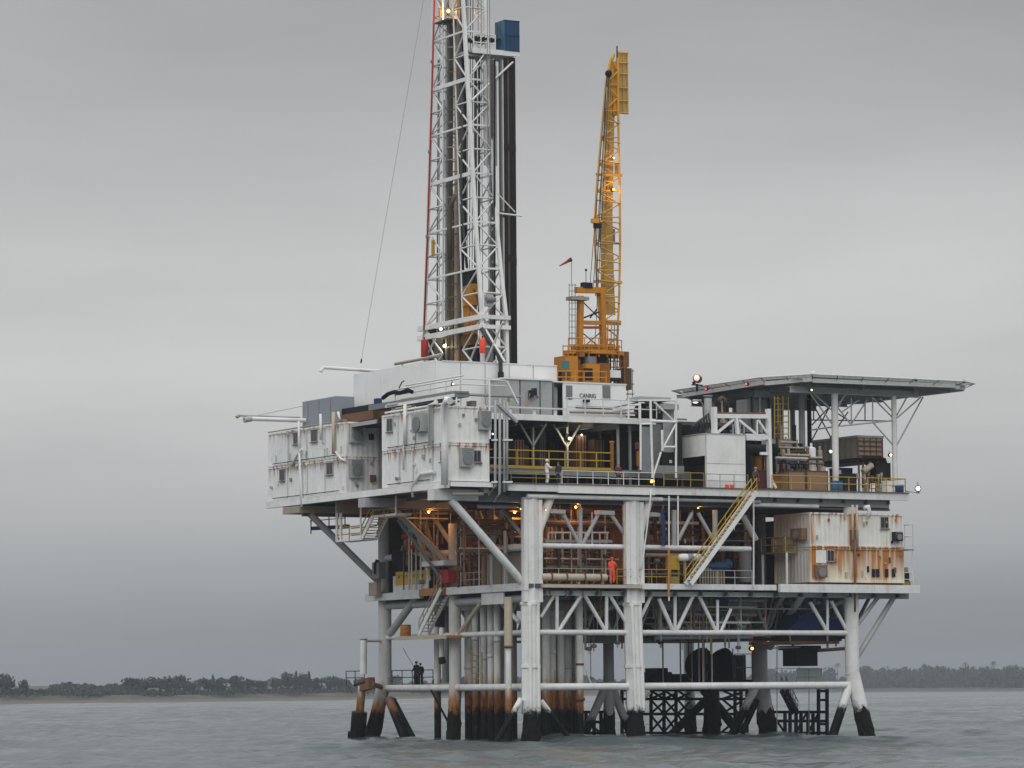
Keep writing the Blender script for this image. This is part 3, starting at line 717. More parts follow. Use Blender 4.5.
for t, u0, v0, u1, v1 in ((au, 293.7, 432, 298.4, 444.5), (au, 311.3, 429, 317.8, 442), (al, 279.7, 469, 285.5, 481), (al, 326.7, 462, 333.4, 475), (bu, 387, 418, 393, 432), (bu, 412, 415.5, 417, 430), (bl_, 440.6, 450, 444, 462)):
    window(t, 'X', XS, u0, v0, u1, v1)
aircon(bu, 'X', XS, 418, 414, 428.5, 432)
aircon(bu, 'Y', MB0 + .03, 478, 411, 489, 430, d=.4); aircon(bl_, 'Y', MB0 + .03, 459, 448, 471.5, 467, d=.4); window(bl_, 'Y', MB0 + .03, 472.5, 450, 481, 462.5)
aircon(au, 'Y', MA0 + .03, 349, 424, 361, 443, d=.4); aircon(al, 'Y', MA0 + .03, 349, 460, 361, 478, d=.4)
o = rect_on(None, '', 'Y', MA0 + .03, 370, 475, 375, 482, .2); box(al, 'hatch', *o, 'rust_steel')
o = rect_on(None, '', 'Y', MA0 + .03, 369, 434, 373, 440, .15); box(au, 'junction_box', *o, 'dark_steel')
def wallpipe(par, pts, r, mat='white_rail', nm='drain_pipe', X=-5.12): tubepath(par, nm, [S(u, v, X) for u, v in pts], r, mat, 8)
wallpipe(au, [(299, 421), (299, 456)], .1); wallpipe(al, [(299.5, 452), (301, 488), (302, 507)], .1); wallpipe(au, [(320.5, 414), (321, 440)], .11); wallpipe(au, [(333.5, 412), (333.6, 454)], .14, 'tan_rust'); wallpipe(au, [(338, 412), (340, 420)], .1)
wallpipe(al, [(292, 466), (297, 455), (302, 449)], .1); wallpipe(al, [(336, 452), (341, 459), (346, 461)], .1)
wallpipe(bu, [(405, 404), (405, 445)], .13); wallpipe(bu, [(436, 402), (431, 405), (431, 446)], .18); wallpipe(bl_, [(413, 497), (412, 487), (421, 474), (434, 472)], .12)
tubepath(bl_, 'air_duct', [S(450, 401, -5.3), S(447, 400, -5.3), S(444.6, 405, -5.3), S(444.6, 440, -5.3), S(444.6, 485, -5.3)], .26, 'white', 10)
wallpipe(bl_, [(404, 424), (403.5, 470)], .07)
for u in (276, 290, 306, 327, 341): S0 = S(u, 440, -5.1); bar(au, 'conduit', (S0.x, S0.y, ZM + .3), (S0.x, S0.y, ZM + .9), .035, 'grey_steel', 'cyl6')
bar(au, 'roof_rail', (-4.95, MA0, RD + .12), (-4.95, MA1, RD + .12), .06, 'tan', 'cyl6')
# corner stair tower of risers between module and deck
rs = thing('riser_bundle', 'bundle of thin vertical pipes between the container stack and the dark bay', 'pipes', F(498, 486, -.2))
for u, v0, v1, kx in ((495.3, 400, 486, -7), (499.8, 398, 493, -6), (504.2, 400, 492, 0), (507, 402, 480, 0)):
    pts = [F(u, v0, -.25), F(u, v1, -.25)]
    if kx: pts.append(F(u + kx, v1 + 9, .1))
    tubepath(rs, 'riser', pts, .095, 'grey_light', 8)
for v in (440, 482): bar(rs, 'clamp', F(492, v, -.32), F(497, v, -.32), .2, 'white', 'box', .12); bar(rs, 'clamp', F(503, v, -.32), F(512, v, -.32), .2, 'white', 'box', .12)
for v in (450, 470): bar(rs, 'clamp', F(492, v, -.2), F(508, v, -.2), .08, 'dark_steel', 'box', .12)

# ================================================================ right-hand rusty modules (cellar deck)
XC0, XC1 = xu(810, 0, 14), xu(904, 0, 14)
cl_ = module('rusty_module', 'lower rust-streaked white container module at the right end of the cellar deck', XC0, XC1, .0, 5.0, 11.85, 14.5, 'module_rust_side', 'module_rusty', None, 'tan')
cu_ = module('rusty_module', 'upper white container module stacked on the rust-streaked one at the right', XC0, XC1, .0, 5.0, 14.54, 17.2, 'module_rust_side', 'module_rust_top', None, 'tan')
box(cl_, 'skid', XC0 + .1, XC1 - .1, .2, 4.8, 11.56, 11.84, 'rust_steel')
window(cu_, 'Y', .05, 880, 516.5, 888.5, 528.6); window(cl_, 'Y', .05, 826.7, 549.6, 834, 561.6)
o = rect_on(None, '', 'Y', .05, 816, 550, 826, 563, .03); box(cl_, 'patch_panel', *o, 'white')
aircon(cl_, 'Y', .05, 814, 565, 825, 577.5, 'ac_brown', .35); aircon(cu_, 'Y', .05, 892, 532, 900, 541, 'dark_steel', .4)
aircon(cu_, 'X', XC0 + .05, 795.7, 528.5, 807, 540, 'ac_brown', .5)
for uu, v0, v1 in ((852.6, 505, 540), (857, 505, 548), (855, 540, 612)): tubepath(cu_, 'conduit', [F(uu, v0, -.12), F(uu, v1, -.12)], .09, 'rust_steel' if v1 > 600 else 'tan_rust', 6)
tubepath(cu_, 'vent_elbow', [F(864, 508, -.15), F(868, 507, -.2), F(869.5, 512, -.25), F(868, 517, -.2)], .16, 'white_beam', 8)
o = rect_on(None, '', 'Y', .05, 850, 530, 857, 550, .2); box(cu_, 'cable_box', *o, 'rust_steel')
for i, uu in enumerate((872, 876, 885, 892)): o = rect_on(None, '', 'Y', .05, uu, 569, uu + 3, 577, .06); box(cl_, 'vent', *o, 'dark_steel')
rr = rect_on(None, '', 'X', XC0 + .05, 773, 532, 788, 545, .9)
# caged landing on the module's left end
ld = thing('module_landing', 'small yellow caged landing on the left end of the rusty module', 'landing', (XC0 - .5, 3, 14))
yl0, yl1 = yu(791, XC0 - .6, 14), yu(767, XC0 - .6, 14)
box(ld, 'grating', XC0 - 1.1, XC0 - .1, yl0, yl1, 14.15, 14.25, 'yellow_dull')
for x in (XC0 - 1.1, XC0 - .15):
    for y in (yl0, (yl0 + yl1) / 2, yl1): bar(ld, 'post', (x, y, 14.25), (x, y, 15.4), .05, 'yellow', 'cyl6')
    for z in (14.8, 15.38): bar(ld, 'rail', (x, yl0, z), (x, yl1, z), .045, 'yellow', 'cyl6')
for y in (yl0, yl1): bar(ld, 'leg', (XC0 - 1.0, y, 11.57), (XC0 - 1.0, y, 14.15), .11, 'white_rail', 'cyl8')
railing('guard_rail', 'grey guard rail beyond the right end of the rusty lower module', [(XC1 + .1, .2, 11.6), (36.1, .2, 11.6), (36.1, 5.5, 11.6)], 'white_rail', 1.1, 1.2)
railing('guard_rail', 'high guard rail on the landing beside the upper rusty module', [(XC1 + .1, .2, 14.55), (XC1 + 1.0, .2, 14.55), (XC1 + 1.0, 4.5, 14.55)], 'white_rail', 1.9, 1.0)
lb = thing('module_end_landing', 'grey end landing beside the upper rusty module', 'landing', (XC1 + .5, .2, 14.4)); box(lb, 'grating', XC1 + .05, XC1 + 1.05, .1, 4.6, 14.42, 14.5, 'grey_steel')
for y in (.2, 4.4): bar(lb, 'bracket', (XC1 + .95, y, 11.6), (XC1 + .95, y, 14.4), .05, 'white_rail', 'cyl6')
ch = thing('covered_winch', 'dark tarpaulin-covered machine with yellow base beside the rusty module', 'machine', (XC1 + .5, 1, 11.6))
box(ch, 'base', XC1 + .1, XC1 + .95, .5, 2.5, 11.58, 12.0, 'yellow_dull'); box(ch, 'cover', XC1 + .15, XC1 + .9, .6, 2.4, 12.0, 12.75, 'dark_steel'); box(ch, 'lid', XC1 + .1, XC1 + .75, .55, 2.45, 12.75, 13.1, 'grey_steel')

# ================================================================ yellow stair down the front
def stair(name, label, a, b_, width, mat_s, mat_r, outx=False, n=18, tread='grey_steel'):
    a = Vector(a); b_ = Vector(b_); t = thing(name, label, 'stair', b_)
    off = Vector((width, 0, 0)) if outx else Vector((0, width, 0))
    for k in (0, 1): bar(t, 'stringer', a + off * k, b_ + off * k, .09, mat_s, 'box', .34)
    for i in range(1, n):
        p = a.lerp(b_, i / n); d = (b_ - a); d.z = 0; d = d.normalized() * .16
        q = p + off * .5; M = Matrix.Translation(q)
        ax = off.normalized(); bar(t, 'tread', p + off * .04, p + off * .96, .26, tread, 'box', .05)
    for k in (0, 1):
        for h in (.55, 1.05): bar(t, 'handrail', a + off * k + Vector((0, 0, h)), b_ + off * k + Vector((0, 0, h)), .04, mat_r, 'cyl6')
        for i in range(6):
            p = a.lerp(b_, i / 5) + off * k; bar(t, 'baluster', p, p + Vector((0, 0, 1.05)), .04, mat_r, 'cyl6')
    return t
stair('front_stair', 'long steep stair with white stringer and yellow handrails between the two decks', F(757, 492, -.9), F(691, 584, -.9), .75, 'white', 'yellow', n=24)

# ================================================================ drilling deck roof and the dark bay
rf = thing('drilling_deck', 'white-edged upper deck roofing the dark equipment bay', 'deck', (0, 4, 24))
RX1 = xu(656, 4, 24.2)
box(rf, 'plating', -1.3, 24, 4.3, 24, 23.95, 24.2, 'deck_plate'); box(rf, 'edge_beam', .1, RX1, 4.0, 4.29, 23.85, 24.3, 'white')
box(rf, 'top_rail', .1, xu(567, 4, 24.7), 3.95, 4.05, 24.72, 24.84, 'white_rail')
for u in (511, 535, 556): x = xu(u, 4, 24.5); box(rf, 'kerb_post', x - .1, x + .1, 4.06, 4.2, 24.3, 24.72, 'white')
for i in range(7): bar(rf, 'joist', (1 + i * 2.2, 4.35, 23.7), (1 + i * 2.2, 14, 23.7), .2, 'underdeck', 'ibeam', .45)
for u, y in ((533, 6.0), (567, 6.0), (618, 5.0), (630, 5.4), (600, 9)):
    x = xu(u, y, 22); c = bar(rf, 'column', (x, y, 18.85), (x, y, 23.9), .13, 'grey_light', 'box', .2)
    if u in (533, 567):
        for s in (-1, 1): bar(c, 'knee_brace', (x, y, 22.1), (x + s * 1.15, y, 23.8), .11, 'grey_light', 'box', .14)
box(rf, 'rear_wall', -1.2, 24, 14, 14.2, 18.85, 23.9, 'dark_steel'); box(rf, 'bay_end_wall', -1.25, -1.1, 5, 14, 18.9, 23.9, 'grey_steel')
mz = thing('mezzanine_floor', 'grey-green raised floor edge inside the dark bay, below yellow rails', 'floor', (0, 4.2, 20))
MZ = 20.35; MX1 = xu(612, 4.1, MZ)
box(mz, 'plating', .0, MX1, 4.35, 12, MZ - .25, MZ - .05, 'deck_plate'); box(mz, 'edge_beam', .0, xu(690, 4.1, 20), 4.1, 4.34, MZ - .55, MZ - .02, 'grey_steel'); box(mz, 'yellow_kerb', .3, MX1, 4.03, 4.09, MZ - .12, MZ + .1, 'yellow')
for i in range(7): x = .5 + i * 2.2; box(mz, 'support', x, x + .15, 4.6, 4.75, 18.83, MZ - .25, 'dark_steel')
railing('bay_railing', 'bright yellow two-bar railing along the raised floor of the dark bay', [(.3, 4.06, MZ), (MX1, 4.06, MZ)], 'yellow', 1.25, 1.35, .055)
yp = thing('yellow_gate_post', 'tall orange-yellow post ending the bay railing', 'post', (MX1, 4.1, MZ)); bar(yp, 'post', (MX1, 4.1, MZ), (MX1, 4.1, MZ + 2.1), .2, 'orange_dark', 'box', .2); bar(yp, 'cap', (MX1 - .15, 4.1, MZ + 2.1), (MX1 + .15, 4.1, MZ + 2.1), .25, 'orange', 'box', .1)
# guard rails on the deck edge
railing('deck_railing', 'pale guard rail on the front deck edge between the white-clad worker and the orange lamp', [(xu(562, .2, 19), .2, MD), (xu(654, .2, 19), .2, MD)], 'white_rail', 1.0, 1.35, .032)
railing('deck_railing', 'thin dull guard rail on the front deck edge beside the container stack', [(.4, .2, MD - .05), (xu(561, .2, 19), .2, MD - .05)], 'yellow_dull', .85, 2.6, .03)
railing('deck_railing', 'yellow guard rail on the front deck edge left of the white equipment house', [(xu(664, .2, 19), .2, MD), (xu(704, .2, 19), .2, MD)], 'yellow_dull', 1.1, 1.4, .035)
railing('deck_railing', 'grey guard rail across the front of the white equipment house', [(xu(706, .15, 19), .15, MD), (xu(748, .15, 19), .15, MD)], 'grey_steel', 1.05, 1.4, .03)
railing('deck_railing', 'long yellow guard rail under the helideck, along the right of the main deck', [(xu(772, .2, 19), .2, MD), (35.5, .2, MD), (35.5, 6, MD)], 'yellow', 1.1, 1.75, .04)
railing('roof_railing', 'white rails on the upper deck edge in front of the lettered equipment house', [(xu(567, 3.9, 25), 3.9, 24.3), (RX1, 3.9, 24.3)], 'white_rail', 1.35, 1.6, .05)
# machinery in the dark bay
def vessel(name, label, x, y, z0, z1, r, mat, cat='tank', legs=True):
    t = thing(name, label, cat, (x, y, z0))
    b0 = z0 + (.4 if legs else .0)
    bar(t, 'shell', (x, y, b0), (x, y, z1 - r * .4), r, mat, 'cyl'); disc(t, 'top_head', (x, y, z1 - r * .4), r, mat, r * .45)
    if legs:
        for k in range(3): a = 2.1 * k + .4; bar(t, 'leg', (x + r * .8 * math.cos(a), y + r * .8 * math.sin(a), z0), (x + r * .8 * math.cos(a), y + r * .8 * math.sin(a), b0 + .1), .07, 'dark_steel', 'cyl6')
    upr(t, 'nozzle', x, y, z1 - r * .1, z1 + .3, .1, mat, 'cyl8'); return t
for i, (u, y, z0, z1, r, mt, lb) in enumerate(((522, 8, MZ, 22.3, .55, 'brown', 'brown vertical tank in the dark bay behind the left column'), (552, 9, MZ, 22.9, .5, 'dark_steel', 'dark vertical tank in the bay behind the white-clad worker'), (590, 8, MZ, 22.6, .6, 'rust_steel', 'rust-brown tank in the bay behind the right railing'))):
    vessel('bay_tank', lb, xu(u, y, 21), y, z0, z1, r, mt)
for u0, v0, u1, v1, y, mt, lb in ((515, 440, 524, 450, 7, 'wood', 'small tan crate on the raised floor left in the bay'), (576, 436, 586, 452, 7, 'rust_steel', 'rusty machine box below the bay lamps'), (594, 440, 604, 452, 6.5, 'brown', 'brown pump box at the right of the bay floor'), (540, 430, 546, 450, 8, 'grey_steel', 'narrow grey cabinet in the middle of the bay')):
    a = F(u0, v1, y); c = F(u1, v0, y); t = thing('equipment_box', lb, 'box', (a.x, y, MZ - .05)); box(t, 'body', a.x, c.x, y, y + 1.2, MZ - .05, c.z, mt); box(t, 'lid', a.x - .05, c.x + .05, y - .05, y + 1.25, c.z, c.z + .08, 'dark_steel')
    for k in range(3): box(t, 'rib', a.x + (c.x - a.x) * (k + .5) / 3 - .03, a.x + (c.x - a.x) * (k + .5) / 3 + .03, y - .04, y - .005, MZ, c.z - .05, 'dark_steel')
lamp('bright lamp hanging from the middle column of the dark bay', F(569.5, 438.5, 5.6), 'lamp_warm', .17, 60, (1, .8, .5))
lamp('small white lamp right of the bright one in the dark bay', F(581.5, 435, 7), 'lamp_white', .1, 15, (1, .9, .8))
lamp('small warm lamp beside the riser pipes at the bay left edge', F(492.6, 434, -.3), 'lamp_warm', .09)
lamp('glowing orange lamp low on the front deck edge', F(651.5, 481.5, .6), 'lamp_sodium', .17, 10)
# hoist frame right of the bay
hf = thing('stair_tower', 'white-framed stair tower with grey sheets at the right of the dark bay', 'tower', F(650, 478, 3))
YH = 2.6
def hp(a, b_, r=.085, mt='white', Y=YH, n='strut'): return bar(hf, n, F(*a, Y), F(*b_, Y), r, mt, 'cyl8')
hp((640.6, 424), (640.6, 470)); hp((650.4, 400), (652.5, 478), .1); hp((676, 400), (676, 478), .09); hp((638, 400.5), (676, 400.5), .06); hp((650, 421), (677, 422), .11); hp((654, 402), (676, 423), .08); hp((676, 424), (662, 450), .08); hp((662, 430), (662.4, 451), .1); hp((661, 452), (653, 477), .08); hp((663, 447), (676, 447), .09); hp((676, 398), (676, 404), .05)
hp((640, 424), (652, 424), .07); hp((628, 405), (640, 405), .06); hp((640, 402), (640, 422), .09); hp((628.6, 398), (628.6, 420), .08)
def sheet(par, nm, u0, v0, u1, v1, Y, mt, th=.06):
    a = F(u0, v1, Y); c = F(u1, v0, Y); return box(par, nm, a.x, c.x, Y, Y + th, a.z, c.z, mt)
sheet(hf, 'grey_sheet', 663.5, 405, 674, 452, YH + 1.2, 'grey_light'); sheet(hf, 'grey_sheet', 641.5, 427, 650, 468, YH + .9, 'grey_blue'); sheet(hf, 'grey_sheet', 652, 424, 662, 470, YH + 1.5, 'grey_steel'); sheet(hf, 'base_beam', 641, 466, 684, 473, YH, 'grey_steel', .4)
sheet(hf, 'dark_screen', 640, 404, 664, 419, YH + 3, 'dark_steel'); sheet(hf, 'dark_screen', 663, 453, 676, 466, YH + 1, 'dark_steel', 1); sheet(hf, 'grey_roof', 640, 397.5, 671, 400, YH + 1, 'grey_light', 1.6); sheet(hf, 'roof_flap', 664, 404, 679, 409, YH + .5, 'grey_light', 1.2); sheet(hf, 'exhaust_bar', 676, 418.6, 687, 420, YH + .5, 'grey_steel', .1)
sheet(hf, 'pipe_guard', 677.5, 423, 682, 466, YH + .6, 'dark_steel', .5); sheet(hf, 'orange_post', 637.5, 451, 640, 466, YH, 'orange_dark', .15); sheet(hf, 'red_box', 637, 442, 640, 449, YH, 'cloth_brown', .3)
sheet(hf, 'back_panel', 612, 416, 640, 470, 6.6, 'dark_steel', .1)
for v in (452, 459): sheet(hf, 'white_notice', 669.5 if v > 455 else 659, v + 1, 672 if v > 455 else 661, v + 4, YH + .95, 'white', .02)

# ================================================================ white equipment house and frame to its right
eh = thing('equipment_house', 'white sheet-metal house with open dark side in front of the helideck', 'house', F(706, 488, 1.2))
YE = 1.4; xe0, xe1 = xu(705.5, YE, 21), xu(745.5, YE, 21); ze = F(725, 434.5, YE).z; ye1 = yu(680, xe0, 22)
zs = S(693, 457, xe0).z; zb = F(725, 482, YE).z
box(eh, 'front_panel', xe0, xe1, YE, YE + .08, zb, ze, 'white'); box(eh, 'side_panel', xe0, xe0 + .08, YE + .09, ye1, zs, ze, 'white'); box(eh, 'roof', xe0 - .05, xe1 + .05, YE - .04, ye1, ze, ze + .07, 'grey_light'); box(eh, 'base_panel', xe0, xe1, YE - .02, YE + .06, 18.9, zb - .01, 'white_beam')
box(eh, 'back_panel', xe0, xe1, ye1 - .1, ye1, 18.9, ze, 'dark_steel'); box(eh, 'corner_post', xe0 + .01, xe0 + .13, ye1 - .22, ye1 - .11, 18.9, zs, 'tan'); box(eh, 'seam', xe0 + .05, xe1 - .1, YE - .012, YE, F(725, 464, YE).z, F(725, 463.4, YE).z, 'grey_light'); box(eh, 'seam', xe0 + .02, xe0 + .07, YE - .02, YE - .001, zb, ze, 'tan')
box(eh, 'floor', xe0, xe1, YE + .09, ye1 - .12, 18.86, 19.0, 'dark_steel')
for k in range(2): o = rect_on(None, '', 'Y', YE - .03, 725 + k * 5, 484.5, 729 + k * 5, 488, .02); box(eh, 'red_notice', *o, 'orange_red')
box(eh, 'engine', xe0 + .6, xe1 - .4, YE + 1, ye1 - .5, 19.0, 20.8, 'dark_steel')
wf = thing('gantry_frame', 'white truss gantry above the white equipment house', 'gantry', F(714, 434, 2.2))
YG = 1.9
def gp(a, b_, r=.1, mt='white', Y=YG): return bar(wf, 'member', F(*a, Y), F(*b_, Y), r, mt, 'box', r * 1.6)
gp((714, 407), (714.5, 434), .28); gp((768, 409), (770, 488), .26); gp((714, 416), (768, 416.5), .2); gp((746, 437.5), (768, 437.5), .2); gp((717, 433), (734, 419), .12); gp((739, 420), (756, 434), .12); gp((757, 420), (757, 434), .1); gp((758, 420), (767, 433), .1); gp((736, 418), (737.5, 434), .2); gp((760, 453.5), (768, 453.5), .14); gp((770, 478), (776, 488), .13)
for u in (733, 740, 744, 762): gp((u, 424), (u, 434), .06, 'grey_light')
bar(wf, 'top_plate', F(715, 413, YG + .3), F(767, 413.5, YG + .3), .4, 'rust_steel', 'box', .12)

# ================================================================ equipment under the helideck
def crate(label, u0, v0, u1, v1, Y, mt, dep=1.2, name='storage_crate', lid=None, z0=None):
    a = F(u0, v1, Y); c = F(u1, v0, Y); zb_ = MD - .07 if z0 is None else z0
    t = thing(name, label, 'crate', (a.x, Y, zb_)); box(t, 'body', a.x, c.x, Y, Y + dep, zb_, c.z - .08, mt); box(t, 'lid', a.x - .04, c.x + .04, Y - .04, Y + dep + .04, c.z - .08, c.z, lid or mt)
    n = max(1, int((c.x - a.x) / 1.1))
    for k in range(n + 1): x = a.x + (c.x - a.x) * k / n; box(t, 'batten', x - .03, x + .03, Y - .03, Y - .002, zb_, c.z - .09, lid or mt)
    return t
crate('left brown box behind the yellow rail under the helideck', 788.5, 471, 805, 488, 1.2, 'wood', 1.4, lid='brown'); crate('right brown box behind the yellow rail under the helideck', 807, 471, 827.5, 488, 1.2, 'wood', 1.4, lid='brown')
crate('dark box on the deck right of the blue drum under the helideck', 845, 474, 856, 489, 3, 'dark_steel'); crate('small orange-yellow box at the foot of the white gantry post', 773, 476, 781, 488, 2.4, 'orange_dark', .8)
crate('small white box by the right helideck post', 886, 481, 891, 490, 1.0, 'white', .5); crate('dark machine box right of the bent pipe under the helideck', 876, 463, 890, 480, 5, 'dark_steel', 1.4, z0=20.0)
crate('rust-red bin in front of the brown column by the stair head', 757, 470, 766, 488, 3.0, 'cloth_brown', .9); crate('blue tool chest under the white condenser', 838, 468, 852, 480, 8, 'dark_blue', 1.2)
def drum(label, x, y, z, mt, r=.29, h=.88):
    t = thing('oil_drum', label, 'drum', (x, y, z)); bar(t, 'body', (x, y, z), (x, y, z + h), r, mt, 'cyl')
    for k in (.02, .33, .66, .97): bar(t, 'hoop', (x, y, z + h * k - .02), (x, y, z + h * k + .02), r * 1.05, mt, 'cyl')
    bar(t, 'bung', (x + .12, y, z + h), (x + .12, y, z + h + .03), .04, 'dark_steel', 'cyl8')
drum('blue drum by the front helideck post, behind the yellow rail, left of a pair', xu(834.5, .9, 19), .9, MD - .07, 'blue_light'); drum('blue drum by the front helideck post, behind the yellow rail, right of a pair', xu(839.5, .9, 19), .95, MD - .07, 'blue_light'); drum('dark blue drum at the far right corner of the main deck', xu(899.5, .8, 19), .8, MD - .07, 'blue', .34, .7)
vessel('white_tank', 'white upright tank beneath the middle of the helideck', xu(811.5, 4, 21), 4, MD, F(811, 447, 4).z, .36, 'white'); vessel('white_tank', 'smaller dull white tank right of the white upright tank', xu(820, 4.6, 21), 4.6, MD, F(820, 450, 4.6).z, .22, 'tan')
vessel('white_tank', 'low tan tank at the foot of the white upright tanks', xu(822.5, 3.4, 20), 3.4, MD, F(822, 466, 3.4).z, .25, 'tan')
cnd = thing('condenser_unit', 'long weathered grey condenser box on legs beneath the helideck', 'condenser', F(858, 489, 6))
YQ = 6.0; xq = xu(858, YQ, 22); xq1 = xu(882.5, YQ, 22); zq1 = F(858, 437.5, YQ).z; zq0 = F(858, 462, YQ).z; yq1 = yu(812, xq, 22)
box(cnd, 'casing', xq, xq1, YQ, yq1, zq0 + .35, zq1, 'tan'); box(cnd, 'top_rim', xq - .1, xq1 + .1, YQ - .1, yq1 + .1, zq1, zq1 + .18, 'grey_light'); box(cnd, 'lower_tray', xq - .08, xq1 + .08, YQ - .08, yq1, zq0, zq0 + .3, 'dark_steel')
for k in range(5): x = xq + (xq1 - xq) * k / 4; box(cnd, 'front_rib', x - .04, x + .04, YQ - .06, YQ - .005, zq0 + .35, zq1, 'rust_steel')
for k in range(9): y = YQ + (yq1 - YQ) * k / 8; box(cnd, 'side_rib', xq - .07, xq - .005, y, y + .1, zq0 + .35, zq1, 'grey_steel')
for k in range(4): z = zq0 + .5 + k * .38; box(cnd, 'pipe_row', xq + .05, xq1 - .05, YQ - .14, YQ - .07, z, z + .08, 'rust_steel')
for x, y in ((xq + .2, YQ + .2), (xq1 - .2, YQ + .2), (xq + .2, yq1 - .5), (xq1 - .2, yq1 - .5), (xq + .2, (YQ + yq1) / 2)): bar(cnd, 'leg', (x, y, MD - .07), (x, y, zq0 + .05), .09, 'grey_steel', 'cyl8')
tubepath(cnd, 'bent_pipe', [F(860, 460, 5.4), F(866, 458, 5.4), F(880, 458, 5.4), F(884.5, 460, 5.4), F(885.5, 464, 5.4), F(885.5, 489, 5.4)], .17, 'dark_steel', 10)
tubepath(cnd, 'diagonal_chute', [F(863, 472, 5.0), F(872, 465, 5.0)], .25, 'tan_rust', 8)
for u, v0 in ((863, 459), (869, 459), (877, 459)): tubepath(cnd, 'down_pipe', [F(u, v0, 5.6), F(u, 488, 5.6)], .1, 'rust_steel', 8)
# pipe and tank clutter, left of the helideck
random.seed(21)
pk = thing('process_skid', 'tangled skid of grey and brown pipes and valves left beneath the helideck', 'machinery', F(785, 488, 5))
for k in range(26):
    u = random.uniform(776, 808); y = random.uniform(3.5, 8); v0 = random.uniform(446, 474) if k % 6 else 425; mt = random.choice(['grey_steel', 'dark_steel', 'brown', 'grey_light', 'rust_steel', 'tan'])
    p = F(u, v0, y); bar(pk, 'vertical_pipe', (p.x, p.y, MD - .07), p, random.uniform(.05, .16), mt, 'cyl8')
    if k % 2: disc(pk, 'valve', p, random.uniform(.14, .26), random.choice(['dark_steel', 'red', 'grey_steel', 'brown']))
for k in range(14):
    y = random.uniform(3.5, 8); v = random.uniform(440, 482); a = F(random.uniform(772, 790), v, y); b2 = F(random.uniform(792, 812), v, y); b2.z = a.z; bar(pk, 'horizontal_pipe', a, b2, random.uniform(.05, .13), random.choice(['grey_steel', 'brown', 'dark_steel', 'tan']), 'cyl8')
sk = thing('mud_cooler', 'row of brown and grey coolers under the left edge of the helideck', 'machinery', F(715, 434, 6))
for k, (u0, v0, u1, v1, y, mt) in enumerate(((714, 403, 729, 432, 8, 'brown'), (716, 420, 730, 432, 7, 'tan'), (747, 400, 772, 432, 9, 'grey_steel'), (730, 415, 748, 432, 10, 'grey_blue'), (776, 405, 783, 440, 9, 'grey_steel'), (772, 440, 798, 447, 6.5, 'grey_light'))):
    a = F(u0, v1, y); c = F(u1, v0, y); box(sk, 'cooler_box', a.x, c.x, y, y + 1.5, a.z, c.z, mt)
    for q in range(3): bar(sk, 'pipe', (a.x + (c.x - a.x) * (q + .5) / 3, y - .1, a.z), (a.x + (c.x - a.x) * (q + .5) / 3, y - .1, c.z + .2), .08, 'grey_light' if q == 1 else 'dark_steel', 'cyl8')
    for xx in (a.x + .1, c.x - .1): bar(sk, 'leg', (xx, y + .5, MD - .07), (xx, y + .5, a.z), .09, 'dark_steel', 'cyl6')
tubepath(sk, 'goose_neck', [F(719, 404, 7.5), F(719, 400, 7.5), F(722, 398, 7.5), F(725, 400, 7.5), F(725.5, 406, 7.5)], .16, 'brown', 8)
hc = thing('exhaust_silencer', 'thick dark horizontal cylinder beside the gantry post', 'silencer', F(760, 450, 4)); bar(hc, 'drum', F(745, 449.5, 4), F(774, 450, 4), .42, 'dark_steel', 'cyl'); bar(hc, 'collar', F(771, 450, 4), F(775, 450, 4), .5, 'black_steel', 'cyl')
for u in (750, 768): p = F(u, 452, 4); bar(hc, 'saddle', (p.x, 4, MD - .07), (p.x, 4, p.z), .1, 'dark_steel', 'cyl6')
bc = thing('brown_column', 'upright orange-brown tank behind the stair head', 'tank', F(757, 488, 4)); p = F(757, 456, 4.6); bar(bc, 'shell', (p.x, 4.6, MD - .07), p, .42, 'orange_dark', 'cyl'); disc(bc, 'cap', p, .42, 'brown', .2); bar(bc, 'pipe', (p.x + .5, 4.3, MD - .07), (p.x + .5, 4.3, p.z + .5), .07, 'tan', 'cyl6')
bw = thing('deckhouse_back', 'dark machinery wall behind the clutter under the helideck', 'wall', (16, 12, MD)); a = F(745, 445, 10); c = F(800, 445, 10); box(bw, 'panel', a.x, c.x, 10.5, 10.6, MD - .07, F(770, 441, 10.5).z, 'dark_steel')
for k in range(5): x = a.x + (c.x - a.x) * k / 4; box(bw, 'stiffener', x - .06, x + .06, 10.4, 10.49, MD - .07, F(770, 441, 10.5).z, 'brown')
# yellow scaffold and grey tower columns
ysf = thing('yellow_ladder_cage', 'yellow caged ladder standing under the helideck', 'ladder', F(781, 440, 6))
for u in (774.5, 778, 783, 788.5): bar(ysf, 'upright', F(u, 396, 5.5), F(u, 440, 5.5), .06, 'yellow_dull', 'cyl6')
for v in (399, 404, 410, 416, 422, 428, 434): bar(ysf, 'rung', F(774.5, v, 5.5), F(788.5, v, 5.5), .045, 'yellow_dull', 'cyl6')
p = F(781, 440, 5.5); bar(ysf, 'foot', (p.x, 5.5, MD - .07), p, .07, 'yellow_dull', 'cyl6')
rst = thing('exhaust_stack', 'pale grey exhaust stack rising to the left edge of the helideck', 'stack', F(708, 432, 5)); bar(rst, 'pipe', F(708, 432, 5), F(708, 398, 5), .3, 'grey_light', 'cyl'); bar(rst, 'rain_cap', F(708, 397.5, 5), F(708, 395.5, 5), .36, 'grey_steel', 'cyl'); q = F(708, 432, 5); bar(rst, 'lower_pipe', (q.x, 5, MD - .07), q, .24, 'grey_steel', 'cyl')
hs = thing('hose_pile', 'dark tangle of hoses on the roof of the white equipment house', 'hoses', (xe0, 3, ze + .1))
